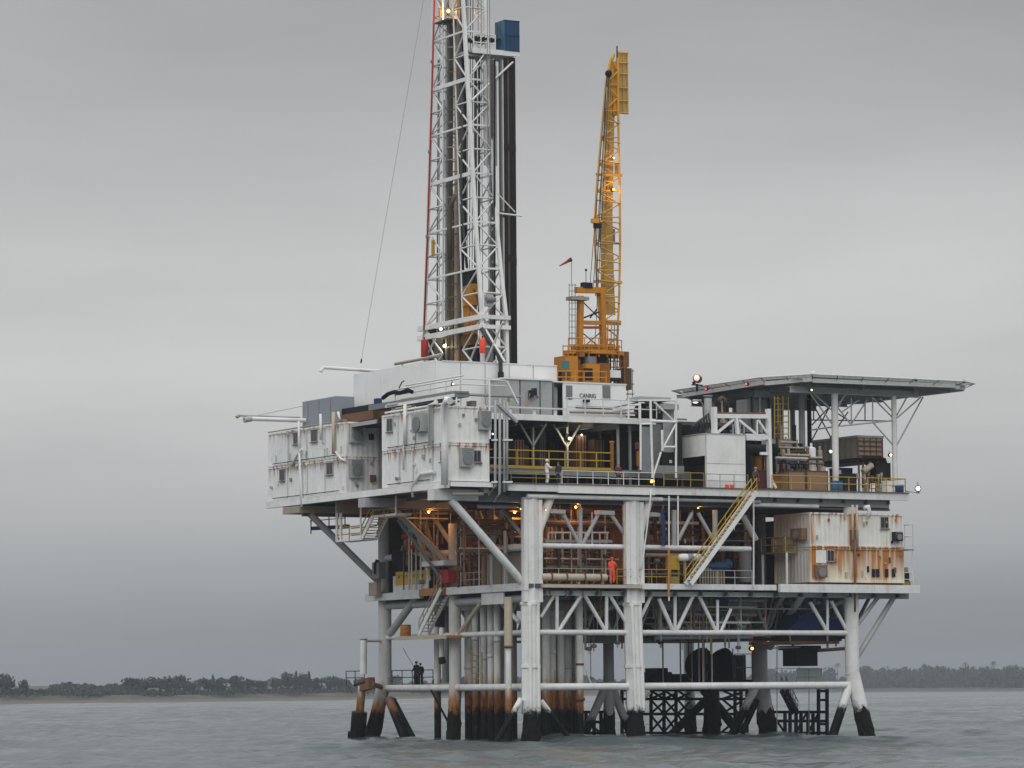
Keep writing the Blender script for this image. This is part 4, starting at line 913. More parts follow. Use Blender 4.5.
for k in range(6):
    pts = [F(688 + k * 3 + random.uniform(-2, 2), 434 - random.uniform(0, 3) - (j % 2) * random.uniform(1, 6) - k, 3.5) for j in range(1)]
    a = F(690 + k * 2.5, 432, 3.6); pts = [a, a + Vector((.2, 0, .5 + .12 * k)), a + Vector((.6, .1, .7 + .15 * k)), a + Vector((.9, .2, .3))]; tubepath(hs, 'hose', pts, .07, 'cable', 6)
# lamps
lamp('bright white lamp on the front helideck post', F(830.6, 451.5, 1.6), 'lamp_warm', .17, 25, (1, .95, .8)); lamp('greenish white lamp on the right helideck post', F(890.6, 455, 1.4), 'lamp_warm', .14, 15, (1, .95, .7)); lamp('glowing green-white lamp under the front corner of the helideck', F(811.5, 390, 2.6), 'lamp_green', .13)
cb = lamp('glaring white floodlight beyond the right end of the main deck', F(918, 488.5, .6), 'lamp_white', .24, 10, (1, 1, 1), (-.55, -.8, 0)); bar(cb, 'arm', F(906, 491, .8), F(919, 493, .8), .05, 'grey_steel', 'cyl6'); bar(cb, 'stem', F(919, 493, .8), F(919.4, 488, .8), .05, 'grey_steel', 'cyl6')

# ================================================================ helideck
hd = thing('helideck', 'flat grey helicopter deck on white posts at the right of the platform', 'helideck', (27, 2, MD))
ZH = 28.0
pl = [(27.8, 1.55), (42.6, 1.75), (44.6, 3.2), (44.6, 18), (43, 21), (28, 21), (25.7, 18.8), (25.7, 5.6)]
cxh, cyh = 35.5, 11.5
prism(hd, 'deck_plate', [(cxh + (x - cxh) * .93, cyh + (y - cyh) * .93) for x, y in pl], ZH - .14, ZH - .02, 'grey_light')
n = len(pl)
# safety net: frame bars and wire mesh panels round the rim
inn = [(cxh + (x - cxh) * .94, cyh + (y - cyh) * .94) for x, y in pl]
inr = [(cxh + (x - cxh) * .925, cyh + (y - cyh) * .925) for x, y in pl]
for i in range(n):
    a, b2, c, d = Vector((*pl[i], ZH)), Vector((*pl[(i + 1) % n], ZH)), Vector((*inn[(i + 1) % n], ZH - .1)), Vector((*inn[i], ZH - .1))
    bar(hd, 'net_rim', a, b2, .06, 'white_rail', 'cyl6'); 
    for t_ in (.28, .52, .76): bar(hd, 'net_wire', a.lerp(d, t_), b2.lerp(c, t_), .022, 'grey_light', 'cyl6')
    kk = int((b2 - a).length / .6)
    for j in range(1, kk): bar(hd, 'net_wire', a.lerp(b2, j / kk), d.lerp(c, j / kk), .02, 'grey_light', 'cyl6')
    k = max(1, int((b2 - a).length / 2.2))
    for j in range(k + 1): t_ = j / k; bar(hd, 'net_arm', a.lerp(b2, t_), d.lerp(c, t_) - Vector((0, 0, .2)), .04, 'grey_steel', 'cyl6')
    bar(hd, 'rim_beam', Vector((*inr[i], ZH - .42)), Vector((*inr[(i + 1) % n], ZH - .33)), .2, 'white_rail', 'box', .32)
for y in (4.0, 9, 14, 18.5): bar(hd, 'girder', (27.4, y, ZH - 1.0), (39.6, y, ZH - 1.0), .3, 'grey_light', 'ibeam', .5)
for x in (29, 34, 39): bar(hd, 'girder', (x, 3.5, ZH - .65), (x, 19.5, ZH - .65), .3, 'grey_light', 'ibeam', .55)
for k in range(9): bar(hd, 'joist', (26.8, 3 + k * 2.1, ZH - .37), (43.5, 3 + k * 2.1, ZH - .37), .14, 'grey_light', 'ibeam', .28)
YP = 4.0
PX = [xu(835, YP, 24), xu(894.3, YP, 24)]
for x, r in zip(PX, (.27, .21)): upr(hd, 'post', x, YP, MD - .07, ZH - 1.2, r, 'white_rail')
for x in PX: upr(hd, 'post', x, 18.5, MD - .07, ZH - 1.2, .22, 'grey_light')
x802 = xu(802, 8, 24); upr(hd, 'post', x802, 8, MD - .07, ZH - .9, .25, 'grey_light'); x810 = xu(809.5, 9, 24); upr(hd, 'post', x810, 9, MD - .07, ZH - .9, .18, 'dark_steel')
def hb(a, b_, r=.06, Y=YP, mt='grey_light'): bar(hd, 'brace', F(*a, Y), F(*b_, Y), r, mt, 'cyl6')
for a, b_ in (((838, 408), (851, 424.5)), ((851.5, 424), (867, 400)), ((873, 398), (892, 417)), ((873, 422.5), (893, 445)), ((851.3, 398), (851.3, 425)), ((872.7, 397), (872.7, 422)), ((907, 397), (896.5, 416)), ((921, 397), (897, 418)), ((923, 397), (897, 445)), ((835, 408), (852, 387)), ((832, 424), (805, 386)), ((834, 412), (812, 392)), ((849, 386), (838, 408)), ((859, 400), (842, 412)), ((880, 398), (893, 412))): hb(a, b_)
bar(hd, 'tie', F(836, 426.5, YP), F(893, 420.5, YP), .07, 'grey_light', 'cyl6')
bar(hd, 'tie', F(811, 430, 6), F(836, 426.5, YP), .07, 'grey_light', 'cyl6')
for a, b_ in (((811, 420), (893, 421)), ((812, 402), (832, 440)), ((832, 402), (812, 440)), ((813.6, 400), (813.6, 420)), ((865, 397), (865, 420)), ((824, 405), (848, 420)), ((812, 425), (838, 398)), ((829, 440), (848, 412)), ((760, 395), (772, 412)), ((755, 395), (767, 412))): hb(a, b_, .055, 12, 'grey_steel')
hb((745, 398), (752, 410), .05, 14, 'grey_steel')
fl = thing('floodlight', 'large round floodlight standing on the left edge of the helideck', 'floodlight', F(697, 386, 14)); p = F(697, 378.8, 14); bar(fl, 'drum', p + Vector((.25, .2, 0)), p + Vector((-.15, -.2, 0)), .33, 'brown', 'cyl'); disc(fl, 'glass', p + Vector((-.12, -.16, .05)), .25, 'lamp_pink', .25); bar(fl, 'stand', p - Vector((0, 0, .4)), p - Vector((0, 0, 1.0)), .1, 'dark_steel', 'cyl8'); bar(fl, 'yoke', p + Vector((-.5, 0, -.5)), p + Vector((.5, 0, -.5)), .06, 'dark_steel', 'cyl6'); bar(fl, 'side_lamp', F(694, 381.5, 14), F(694, 384, 14), .14, 'dark_steel', 'cyl8')
for u, v, lb in ((706.5, 389, 'left red perimeter lamp under the helideck rim'), (747, 384, 'right red perimeter lamp under the helideck rim')):
    Yh = yu(u, 25.6, 27.8); lamp(lb, (25.55, Yh, S(u, v, 25.55).z), 'lamp_red', .13, 2, (1, .1, .1), (-1, -.3, 0), 'perimeter_lamp')
sl_ = thing('deck_light_pole', 'hooded lamp on a bent pole left of the helideck', 'lamp', F(703, 430, 6)); tubepath(sl_, 'pole', [F(704, 432, 6), F(703, 405, 6), F(700, 400.5, 6), F(696, 400, 6)], .06, 'grey_steel', 6); disc(sl_, 'hood', F(695.5, 401, 6), .32, 'tan', .12); disc(sl_, 'glass', F(695.5, 402.3, 6), .2, 'lamp_warm', .06); q = F(704, 432, 6); bar(sl_, 'foot', (q.x, 6, MD - .07), q, .07, 'grey_steel', 'cyl6')
for u, v, lb in ((813, 373, 'small white marker lamp on the front corner of the helideck'), (916, 379.5, 'small dark marker light on the front rim of the helideck'), (964, 381.5, 'dark marker light near the right tip of the helideck')):
    Yq = 1.9; p = F(u, v, Yq); t = thing('marker_light', lb, 'lamp', (p.x, Yq, ZH)); bar(t, 'stem', (p.x, Yq, ZH), (p.x, Yq, p.z), .07, 'grey_steel', 'cyl6'); disc(t, 'cap', p, .14, 'white' if u < 820 else 'dark_steel')

# ================================================================ drill floor wind wall, catwalk, roof clutter
YW = 8.0; xw0 = xu(436, YW, 28); xw1 = xu(557, YW, 28); yw1 = yu(354, xw0, 28); ZW = 28.42
ww = thing('wind_wall', 'plain white wind wall round the drill floor below the mast', 'wall', (xw0, YW, RD))
box(ww, 'front_panel', xw0, xw1, YW, YW + .12, 24.21, ZW, 'windwall'); box(ww, 'side_panel', xw0, xw0 + .12, YW + .13, yw1, 24.21, ZW + .1, 'windwall'); box(ww, 'back_panel', xw0, xw1, yw1, yw1 + .1, 24.21, ZW, 'windwall'); box(ww, 'end_panel', xw1 - .1, xw1, YW + .13, yw1, 24.21, ZW - .1, 'windwall')
box(ww, 'drill_floor', xw0 + .13, xw1 - .12, YW + .13, yw1, 27.2, 27.5, 'deck_plate')
for k in range(1, 5): x = xw0 + (xw1 - xw0) * k / 5; box(ww, 'panel_seam', x - .03, x + .03, YW - .02, YW - .002, 24.3, ZW - .05, 'grey_light')
for k in range(1, 6): y = YW + (yw1 - YW) * k / 6; box(ww, 'panel_seam', xw0 - .02, xw0 - .002, y - .03, y + .03, 24.3, ZW, 'white')
box(ww, 'top_trim', xw0 + .5, xw1, YW - .06, YW - .021, ZW - .02, ZW + .06, 'white')
mh = thing('mud_house', 'grey panelled house on the upper deck below the white wind wall', 'house', F(503, 408, 5)); a = F(503.5, 408, 5); c = F(552, 381, 5)
box(mh, 'wall', a.x, c.x, 5, 7.2, 24.21, c.z, 'grey_light'); prism(mh, 'roof', [(a.x - .1, 4.9), (c.x + .1, 4.9), (c.x + .1, 7.3), (a.x - .1, 7.3)], c.z, c.z + .12, 'white')
for u in (520, 540): x = xu(u, 5, 25); box(mh, 'panel_joint', x - .03, x + .03, 4.96, 4.999, 24.3, c.z - .02, 'dark_steel')
for u, v in ((531, 393), (534, 391)): p = F(u, v, 4.8); box(mh, 'valve_box', p.x - .15, p.x + .15, 4.6, 4.95, p.z - .3, p.z + .2, 'dark_steel')
tubepath(mh, 'valve_pipe', [F(528, 400, 4.7), F(530, 394, 4.7), F(533, 390, 4.7), F(538, 398, 4.7)], .07, 'grey_steel', 6); bar(mh, 'yellow_post', F(527.5, 408, 4.6), F(527.5, 398, 4.6), .07, 'yellow', 'cyl6'); bar(mh, 'yellow_post', F(508.5, 402, 4.4), F(508.5, 396, 4.4), .12, 'yellow_dull', 'cyl6')
# lettered house
ch_ = thing('lettered_house', 'white equipment house lettered CANRIG in front of the yellow crane', 'house', F(560, 408, 5)); YC = 5.4
xc0, xc1, xc2 = xu(553, YC, 26), xu(563, YC, 26), xu(626, YC, 26); zc = F(585, 383.6, YC).z
box(ch_, 'front_wall', xc1, xc2, YC, YC + .1, 24.21, zc, 'windwall'); box(ch_, 'side_wall', xc2 - .1, xc2, YC + .11, 8.2, 24.21, zc, 'windwall'); box(ch_, 'roof', xc0, xc2 + .05, YC - .05, 8.3, zc, zc + .1, 'white'); box(ch_, 'back_wall', xc0, xc2 - .11, 8.1, 8.2, 24.21, zc, 'grey_steel'); box(ch_, 'corner_post', xc0, xc0 + .1, YC, YC + .1, 24.21, zc, 'grey_steel'); box(ch_, 'inner_cabinet', xc0 + .4, xc1 - .2, YC + .5, YC + 1.5, 24.3, zc - .3, 'grey_light')
for u0, u1 in ((566, 572), (602.5, 610)):
    a = F(u0, 399, YC); c = F(u1, 385.5, YC); o = box(ch_, 'vent', a.x, c.x, YC - .05, YC - .003, a.z, c.z, 'grey_steel')
    for k in range(7): z = a.z + (c.z - a.z) * (k + .5) / 7; box(o, 'louvre', a.x + .03, c.x - .03, YC - .09, YC - .052, z - .025, z + .025, 'louvre')
def text(par, s, p, size, mat, width=None):
    cu_d = bpy.data.curves.new('lettering', 'FONT'); cu_d.body = s; cu_d.size = size; cu_d.extrude = .01
    to = bpy.data.objects.new('tmp_text', cu_d); COL.objects.link(to)
    dg = bpy.context.evaluated_depsgraph_get(); me = bpy.data.meshes.new_from_object(to.evaluated_get(dg)); bpy.data.objects.remove(to)
    xs = [v.co.x for v in me.vertices]; k = width / (max(xs) - min(xs)) if width else 1
    me.materials.clear(); me.materials.append(MATS[mat])
    M = Matrix.Translation(Vector(p)) @ Matrix.Rotation(math.pi / 2, 4, 'X') @ Matrix.Diagonal((k, 1, 1, 1)); return add('lettering', me, M, par)
p = F(579.5, 397.6, YC - .03); text(ch_, 'CANRIG', p, .48, 'ink', F(595.5, 397, YC).x - p.x)
p = F(583, 402, YC - .1); box(ch_, 'lamp_bracket', p.x, p.x + .5, YC - .3, YC - .06, p.z, p.z + .18, 'dark_steel')
# pipe catwalk above the container stack
cw = thing('pipe_catwalk', 'grey pipe catwalk with white rails over the left container modules', 'catwalk', (-4.2, 2, RD + .6))
ZK = (S(372.5, 402, -4.2).z + S(508, 390, -4.2).z) / 2; yk0 = yu(508, -4.2, ZK); yk1 = yu(372, -4.2, ZK)
yk0 = max(yk0, -8)
box(cw, 'trough', -4.5, -3.3, max(yk0, -.3), yk1, ZK - .28, ZK + .14, 'grey_steel'); box(cw, 'edge_channel', -4.6, -4.51, max(yk0, -.3), yk1 - 3, ZK - .3, ZK - .08, 'white'); box(cw, 'front_landing', -4.5, 1.2, -.3, .6, ZK - .12, ZK + .0, 'grey_light')
for y in (-.2, 3, 6.5, 10): bar(cw, 'post', (-4.3, y, RD + .02), (-4.3, y, ZK - .28), .08, 'white', 'cyl6')
bar(cw, 'post', (-1.6, -.25, 22), (-1.6, -.25, ZK + 1.2), .09, 'white', 'cyl6')
for dz in (.55, .95): bar(cw, 'rail', (-4.0, -.2, ZK + dz + .1), (-4.0, yk1 - 3.5, ZK + dz + .1), .06, 'white_rail', 'cyl6'); bar(cw, 'rail', (-4.0, -.2, ZK + dz + .1), (-.2, -.2, ZK + dz + .1), .05, 'white_rail', 'cyl6')
bar(cw, 'rail', (-3.4, .3, ZK + 1.35), (-3.4, yk1 - 4, ZK + 1.35), .06, 'white_rail', 'cyl6')
for y in (-.2, 2, 4.5, 7, yk1 - 3.5): bar(cw, 'rail_post', (-4.0, y, ZK + .14), (-4.0, y, ZK + 1.1), .05, 'white_rail', 'cyl6')
bar(cw, 'chute', (-.2, -.3, ZK + 1.0), (.7, -.3, ZK - .6), .25, 'white', 'box', .12); bar(cw, 'chute', (-1.0, -.35, 24.6), (.6, -.35, 23.3), .3, 'grey_light', 'box', .2)
for k in range(5): bar(cw, 'stored_pipe', (-4.1 + .18 * k, 1 + k * .3, ZK + .2), (-4.1 + .18 * k, 9 + (k % 3) * .8, ZK + .2), .075, ['grey_light', 'white_rail', 'dark_steel', 'grey_steel', 'tan'][k], 'cyl8')
lamp('small warm lamp on the catwalk over the container modules', S(453, 384, -4.4), 'lamp_warm', .12)
for k, y in enumerate((1.5, 4.0, 6.5, 9.0)): bar(cw, 'roof_pipe', (-4.8 + k * .3, .2, RD + .2 + .05 * k), (-4.8 + k * .3, 10.2, RD + .2 + .05 * k), .08, ['white', 'grey_light', 'white_rail', 'tan'][k], 'cyl8')
hb_ = thing('hose_bundle', 'dark coiled hose lying at the left end of the catwalk', 'hose', S(390, 396, -4)); tubepath(hb_, 'hose', [S(383, 398, -4.2), S(388, 394, -4.2), S(394, 392, -4.2), S(400, 393, -4.2), S(408, 390, -4.2), S(412, 392, -4.2)], .16, 'tarp', 8); tubepath(hb_, 'loose_end', [S(399, 388, -4.1), S(402, 382, -4.1), S(404, 381, -4.1)], .05, 'cable', 6)
# left booms and cabinet
gc = thing('grey_cabinet', 'grey steel cabinet standing on the far left container stack', 'cabinet', S(320, 420, -4)); y0c, y1c = yu(336, -4.2, 25), yu(302.5, -4.2, 25); zt = S(319, 399, -4.2).z
box(gc, 'body', -4.2, -2.6, y0c, y1c, RD - .02, zt, 'grey_blue')
for k in range(3): y = y0c + (y1c - y0c) * (k + .5) / 3; box(gc, 'door_seam', -4.23, -4.201, y - .03, y + .03, RD + .1, zt - .1, 'grey_steel')
bs = thing('boom_spar', 'long white pipe boom reaching left from the far container roof', 'boom', S(300, 419, -4)); 
yb0 = yu(302, -4.2, 24.8) - .6; pA, pB = F(304, 420.5, yb0), F(250, 420.5, yb0)
pB.z = pA.z; bar(bs, 'pipe', pA + Vector((1.2, 0, 0)), pB, .17, 'white', 'cyl'); bar(bs, 'end_fitting', pB + Vector((.1, 0, 0)), pB + Vector((-.5, 0, -.12)), .23, 'grey_light', 'cyl')
pC = pA + Vector((0, .7, .28)); pD = Vector((pB.x - .6, yb0 + .7, pA.z + .28)); bar(bs, 'thin_pipe', pC, pD, .08, 'grey_light', 'cyl8'); bar(bs, 'thin_tip', pD, pD + Vector((-.25, 0, -.15)), .13, 'tan', 'cyl8'); bar(bs, 'stay', (pA.x + .3, yb0 + .4, zt - .3), pD + Vector((1.5, 0, .05)), .03, 'grey_light', 'cyl6'); bar(bs, 'saddle', (pA.x + .9, yb0, RD), (pA.x + .9, yb0, pA.z), .12, 'white', 'cyl6')
vb_ = thing('vent_boom', 'white horizontal pipe jutting left from the top of the wind wall', 'boom', S(354, 370, xw0)); Yv = yw1 - .6; pA, pB = F(372, 370.5, Yv), F(323, 367.5, Yv); bar(vb_, 'pipe', pA + Vector((1.5, 0, -.05)), pB, .13, 'white', 'cyl8'); bar(vb_, 'tip', pB, pB + Vector((-.2, 0, -.35)), .13, 'white', 'cyl8'); bar(vb_, 'top_pipe', (xw0 + .1, yu(437, xw0, 29), ZW + .35), (xw0 + .1, yu(394, xw0, 29), ZW + .35), .12, 'tan', 'cyl8')
for y in (yu(400, xw0, 29), yu(425, xw0, 29)): bar(vb_, 'clamp', (xw0 + .2, y, ZW - .2), (xw0 + .2, y, ZW + .4), .08, 'white', 'cyl6')
st_ = thing('roof_stores', 'rusty pipe bins and dark gear on the roof gap between container stacks', 'stores', (-3, 12, RD)); 
yy0, yy1 = yu(378, -3.5, 24.6), yu(338, -3.5, 24.6)
box(st_, 'bin', -3.9, -2.4, yy0, yy1, RD + .05, RD + .75, 'rust_steel'); box(st_, 'dark_gear', -3.7, -2.2, yy0, yy1 + .5, RD + .8, RD + 1.25, 'dark_steel'); bar(st_, 'beam', (-4.6, yy0 - 2, RD - .3), (-4.6, yy1, RD - .3), .2, 'grey_light', 'box', .3); box(st_, 'deck_strip', -4.6, -1.6, 10.5, 16.4, RD - .45, RD - .25, 'dark_steel'); box(st_, 'blue_drum', -3.3, -2.9, yy0 + .5, yy0 + 1.1, RD + 1.25, RD + 1.7, 'dark_blue')
gap = thing('link_passage', 'dark passage with pipes between the two container stacks', 'passage', (-3, 11, MD)); box(gap, 'rear_panel', -2.2, -2.1, 10.45, 16.45, 18.9, RD - .46, 'grey_steel'); box(gap, 'cable_tray', -4.3, -4.0, 10.9, 11.3, 19, RD - .5, 'dark_steel')

# ================================================================ mast
ms = thing('drilling_mast', 'tall white lattice drilling mast rising out of the picture', 'mast', (2.7, 12, 27.5))
def legpos(i, z):
    """i: 0 near-left, 1 far-left, 2 near-right, 3 far-right, tapering with height"""
    yn = np.interp(z, [27.5, 32, 40, 57, 66], [8.7, 8.75, 9.75, 11.5, 12.4]); yf = np.interp(z, [27.5, 32, 41, 57.7, 66], [18.3, 18.15, 17.4, 16.4, 15.9])
    xl = 2.7; xr_ = np.interp(z, [27.5, 32, 38, 57, 66], [4.85, 4.8, 4.5, 4.6, 4.6])
    return Vector((xl if i in (0, 1) else float(xr_), float(yn if i in (0, 2) else yf), z))
LZ = [27.5, 32, 35.8, 39.4, 43.2, 47.0, 50.6, 54.4, 58.2, 62, 66]
for i in range(4):
    lg = None
    for a, b_ in zip(LZ[:-1], LZ[1:]):
        o = bar(ms if lg is None else lg, 'leg' if lg is None else 'leg_section', legpos(i, a), legpos(i, b_), .25 if i in (0, 2) else .2, 'white', 'box', .26)
        lg = lg or o
for k, z in enumerate(LZ[1:]):
    big = k in (0, 3, 5)
    for i, j in ((0, 1), (0, 2), (1, 3), (2, 3)): bar(ms, 'girt', legpos(i, z), legpos(j, z), .18 if big and (i, j) == (0, 1) else .11, 'white', 'box', .3 if big and (i, j) == (0, 1) else .14)
    z0 = LZ[k]; zm = (z0 + z) / 2
    for i, j in ((0, 1), (2, 3)):
        a, b_ = legpos(i, z), legpos(j, z); mid = a.lerp(b_, .5)
        # narrow truss pairs hug each leg, the middle stays open
        for p_, q_ in ((i, .30), (j, .30)):
            o_ = j if p_ == i else i
            t0 = legpos(p_, z0).lerp(legpos(o_, z0), .0); t1 = legpos(p_, zm).lerp(legpos(o_, zm), .33); t2 = legpos(p_, z)
            bar(ms, 'lacing', t0, t1, .075, 'white_rail', 'cyl6'); bar(ms, 'lacing', t1, t2, .075, 'white_rail', 'cyl6'); bar(ms, 'lacing', t1, legpos(p_, zm), .065, 'white_rail', 'cyl6')
    for i, j in ((0, 2), (1, 3)): bar(ms, 'lacing', legpos(i, z0), legpos(j, zm), .07, 'white_rail', 'cyl6'); bar(ms, 'lacing', legpos(j, zm), legpos(i, z), .07, 'white_rail', 'cyl6'); bar(ms, 'lacing', legpos(i, zm), legpos(j, zm), .07, 'white_rail', 'cyl6')
for tt in (.33,):
    for i, j in ((0, 1), (1, 0)): bar(ms, 'inner_chord', legpos(i, 32).lerp(legpos(j, 32), tt), legpos(i, 66).lerp(legpos(j, 66), tt), .075, 'white_rail', 'cyl6')
for dz in (0, -.75): bar(ms, 'base_beam', Vector((2.55, 8.6, 32 + dz)), Vector((2.55, 18.9, 32 + dz)), .25, 'white', 'box', .38); bar(ms, 'base_beam', Vector((2.6, 8.5, 32 + dz)), Vector((5.0, 8.5, 32 + dz)), .22, 'white', 'box', .3)
box(ms, 'crown_block', 2.4, 5.0, 12.2, 16.2, 66, 66.6, 'white')
for y in (13, 14, 15): bar(ms, 'sheave', (3.2, y, 67), (3.4, y, 67), .5, 'dark_steel', 'cyl')
for a, b_, r, mt in (((457, -20), (457, 362), .27, 'tan'), ((451, 20), (450, 362), .24, 'pipe_brown'), ((462, 30), (461.5, 362), .2, 'dark_steel'), ((453.5, 200), (453.5, 362), .3, 'pipe_brown')): bar(ms, 'guide_column', S(*a, 3.6), S(*b_, 3.6), r, mt, 'box', r * 1.4)
for u, v1 in ((464, 274), (467, 274), (469.5, 274), (472, 300)): bar(ms, 'wire_line', S(u + 1, -20, 3.5), S(u, v1, 3.5), .035, 'cable', 'cyl6')
for u in (487, 489.5, 478, 481, 440, 446): bar(ms, 'wire_line', S(u, -20, 3.9), S(u + (2 if u > 460 else -1), 355, 3.9), .03, 'grey_steel', 'cyl6')
for u, X, r, mt, v0, v1 in ((446.5, 3.2, .1, 'grey_steel', -20, 362), (448, 4.2, .16, 'dark_steel', 40, 362), (459.5, 3.0, .1, 'pipe_brown', -20, 362), (465, 4.2, .14, 'dark_steel', -20, 240), (475.5, 4.3, .12, 'pipe_brown', 70, 360), (479, 4.4, .1, 'dark_steel', 60, 330), (491.5, 4.5, .13, 'pipe_brown', 60, 360), (494.5, 4.4, .09, 'dark_steel', 60, 360), (437, 3.4, .07, 'grey_steel', 60, 355), (442.5, 4.4, .09, 'grey_light', 100, 360)):
    bar(ms, 'service_pipe', S(u + (0 if u > 460 else 1.5), v0, X), S(u, v1, X), r, mt, 'cyl8')
for k in range(30):
    v = -15 + k * 12.5; bar(ms, 'pipe_clamp', S(447, v, 3.15), S(461, v - 1.6, 3.15), .05, random.choice(['tan', 'grey_steel', 'pipe_brown', 'rust_steel']), 'box', .09)
for k in range(24): v = 60 + k * 12; bar(ms, 'ladder_rung', S(489.5, v, 4.55), S(493.5, v - .5, 4.55), .03, 'grey_light', 'cyl6')
for u in (489.5, 493.5): bar(ms, 'ladder_stile', S(u, 58, 4.55), S(u, 360, 4.55), .035, 'grey_light', 'cyl6')
tubepath(ms, 'mud_hose', [S(461, 60, 2.9), S(463, 120, 2.7), S(461, 190, 2.6), S(464, 235, 2.7), S(467, 268, 3.0)], .11, 'cable', 8)
tubepath(ms, 'mud_hose', [S(455, 195, 2.6), S(451, 205, 2.5), S(449.5, 225, 2.5), S(450, 260, 2.6)], .2, 'pipe_brown', 8)
for u0, v0, u1, v1, mt in ((431, 328, 436, 350, 'dark_steel'), (437, 336, 446, 358, 'grey_steel'), (446, 340, 449, 360, 'dark_steel'), (475, 345, 480, 360, 'dark_steel'), (484, 330, 490, 358, 'grey_steel'), (460, 350, 464, 361, 'rust_orange')):
    a = S(u1, v1, 3.6); c = S(u0, v0, 3.6); box(ms, 'floor_machine', 3.3, 3.9, a.y, c.y, 27.5, c.z, mt)
for a, b_ in (((424, 335), (437, 362)), ((437, 335), (424, 362)), ((482, 330), (470, 362)), ((503, 322), (486, 362)), ((486, 330), (505, 362))): bar(ms, 'base_brace', S(*a, 2.75), S(*b_, 2.75), .08, 'white_rail', 'cyl8')
rp = thing('red_standpipe', 'slim red pipe running up the far left edge of the mast', 'pipe', S(424, 330, 2.4)); tubepath(rp, 'pipe', [S(435, -18, 2.4), S(431, 120, 2.4), S(427.5, 235, 2.4), S(424, 330, 2.4)], .075, 'red', 6); tubepath(rp, 'foot', [S(424, 330, 2.4), S(422, 355, 2.4)], .07, 'grey_steel', 6)
for v in (60, 150, 235): bar(rp, 'clamp', S(433.5 - v * .028, v, 2.35), S(433.5 - v * .028, v + 3, 2.35), .12, 'grey_steel', 'cyl6')
gw = thing('guy_wire', 'thin guy wire slanting from the mast down to the left', 'wire', S(361, 362, -1)); bar(gw, 'wire', S(427, -20, -.5), S(361, 362, -.5), .017, 'grey_light', 'cyl6'); bar(gw, 'shackle', S(361.6, 359, -.5), S(361, 363, -.5), .07, 'dark_steel', 'cyl6')
td = thing('top_drive', 'yellow-orange top drive hanging inside the mast', 'top drive', S(469, 345, 3.6))
def tdb(u0, v0, u1, v1, mt, n, X=3.5, d=.5): a = S(u1, v1, X); c = S(u0, v0, X); return box(td, n, X - d / 2, X + d / 2, a.y, c.y, a.z, c.z, mt)
tdb(463, 272, 474, 285, 'dark_steel', 'travelling_block', 3.5, .9); tdb(464, 286, 475, 305, 'orange', 'motor', 3.5, .8); tdb(466, 306, 472, 335, 'orange', 'swivel'); tdb(463.5, 314, 465.5, 334, 'orange_dark', 'link_arm'); tdb(473, 312, 475, 334, 'orange', 'link_arm'); tdb(464, 336, 474, 345, 'orange_dark', 'elevator', 3.5, .7); tdb(467, 346, 471, 360, 'pipe_brown', 'saver_sub')
tubepath(td, 'service_loop', [S(474, 290, 3.2), S(478, 300, 3.2), S(481, 320, 3.2), S(480, 345, 3.2)], .09, 'cable', 6)
mb_ = thing('monkey_board', 'white railed racking platform high on the mast beside the blue windbreak', 'platform', S(480, 50, 4)); X0m = 5.0
ym0 = 10.4; xm = [xu(467, ym0, 53), xu(495, ym0, 53), xu(519, ym0, 53)]; zmb = F(480, 49, ym0).z
box(mb_, 'floor', 2.9, xm[2], ym0, 13.5, zmb - .22, zmb, 'grey_light'); box(mb_, 'front_beam', 2.9, xm[2] + .05, ym0 - .1, ym0 - .005, zmb - .35, zmb + .05, 'white')
for h in (.5, 1.15): bar(mb_, 'rail', (3.0, ym0 - .05, zmb + h), (xm[1], ym0 - .05, zmb + h), .05, 'white', 'cyl6')
for k in range(4): x = 3.0 + (xm[1] - 3.0) * k / 3; bar(mb_, 'post', (x, ym0 - .05, zmb), (x, ym0 - .05, zmb + 1.2), .05, 'white', 'cyl6')
for k in range(7): x = 3.4 + .34 * k; box(mb_, 'finger', x, x + .1, ym0 + .3, 13, zmb + .9, zmb + 1.05, 'dark_steel')
bar(mb_, 'strut', F(513, 62, ym0), F(472, 100, ym0), .08, 'white', 'cyl8'); bar(mb_, 'strut', F(513, 62, 13.2), F(478, 100, 13.2), .07, 'white', 'cyl8'); bar(mb_, 'strut', F(487, 50, ym0), F(473, 70, ym0), .06, 'white', 'cyl6')
bwl = thing('windbreak_box', 'blue sheet windbreak box at the end of the racking platform', 'windbreak', F(506, 52, ym0)); zt_ = F(506, 20, ym0).z; xb = xu(503.6, ym0, 54); 
yb_ = yu(495, xb, 54)
box(bwl, 'side_sheet', xb, xb + .06, ym0 - .1, yb_, zmb + .0, zt_, 'blue_light'); box(bwl, 'front_sheet', xb + .061, xm[2], ym0 - .1, ym0 - .03, zmb + .0, zt_, 'blue'); box(bwl, 'end_sheet', xm[2] - .06, xm[2], ym0 - .02, yb_, zmb, zt_, 'blue')
for k in range(1, 4): x = xb + (xm[2] - xb) * k / 4; box(bwl, 'panel_rib', x - .02, x + .02, ym0 - .13, ym0 - .101, zmb + .12, zt_ - .1, 'blue_light')
for k in range(1, 3): y = ym0 + (yb_ - ym0) * k / 3; box(bwl, 'panel_rib', xb - .03, xb - .001, y - .02, y + .02, zmb + .1, zt_ - .1, 'blue')
for z in (zmb + .05, zmb + 1.2, zt_ - .08): box(bwl, 'frame_bar', xb + .05, xm[2] + .01, ym0 - .14, ym0 - .11, z, z + .06, 'dark_blue')
ws = thing('white_screen', 'long white sheet hung below the racking platform', 'screen', F(490, 165, 10)); a = F(484, 165, 10.8); c = F(496, 66, 10.8); box(ws, 'sheet', a.x, c.x, 10.8, 10.86, a.z, c.z, 'white_rail')
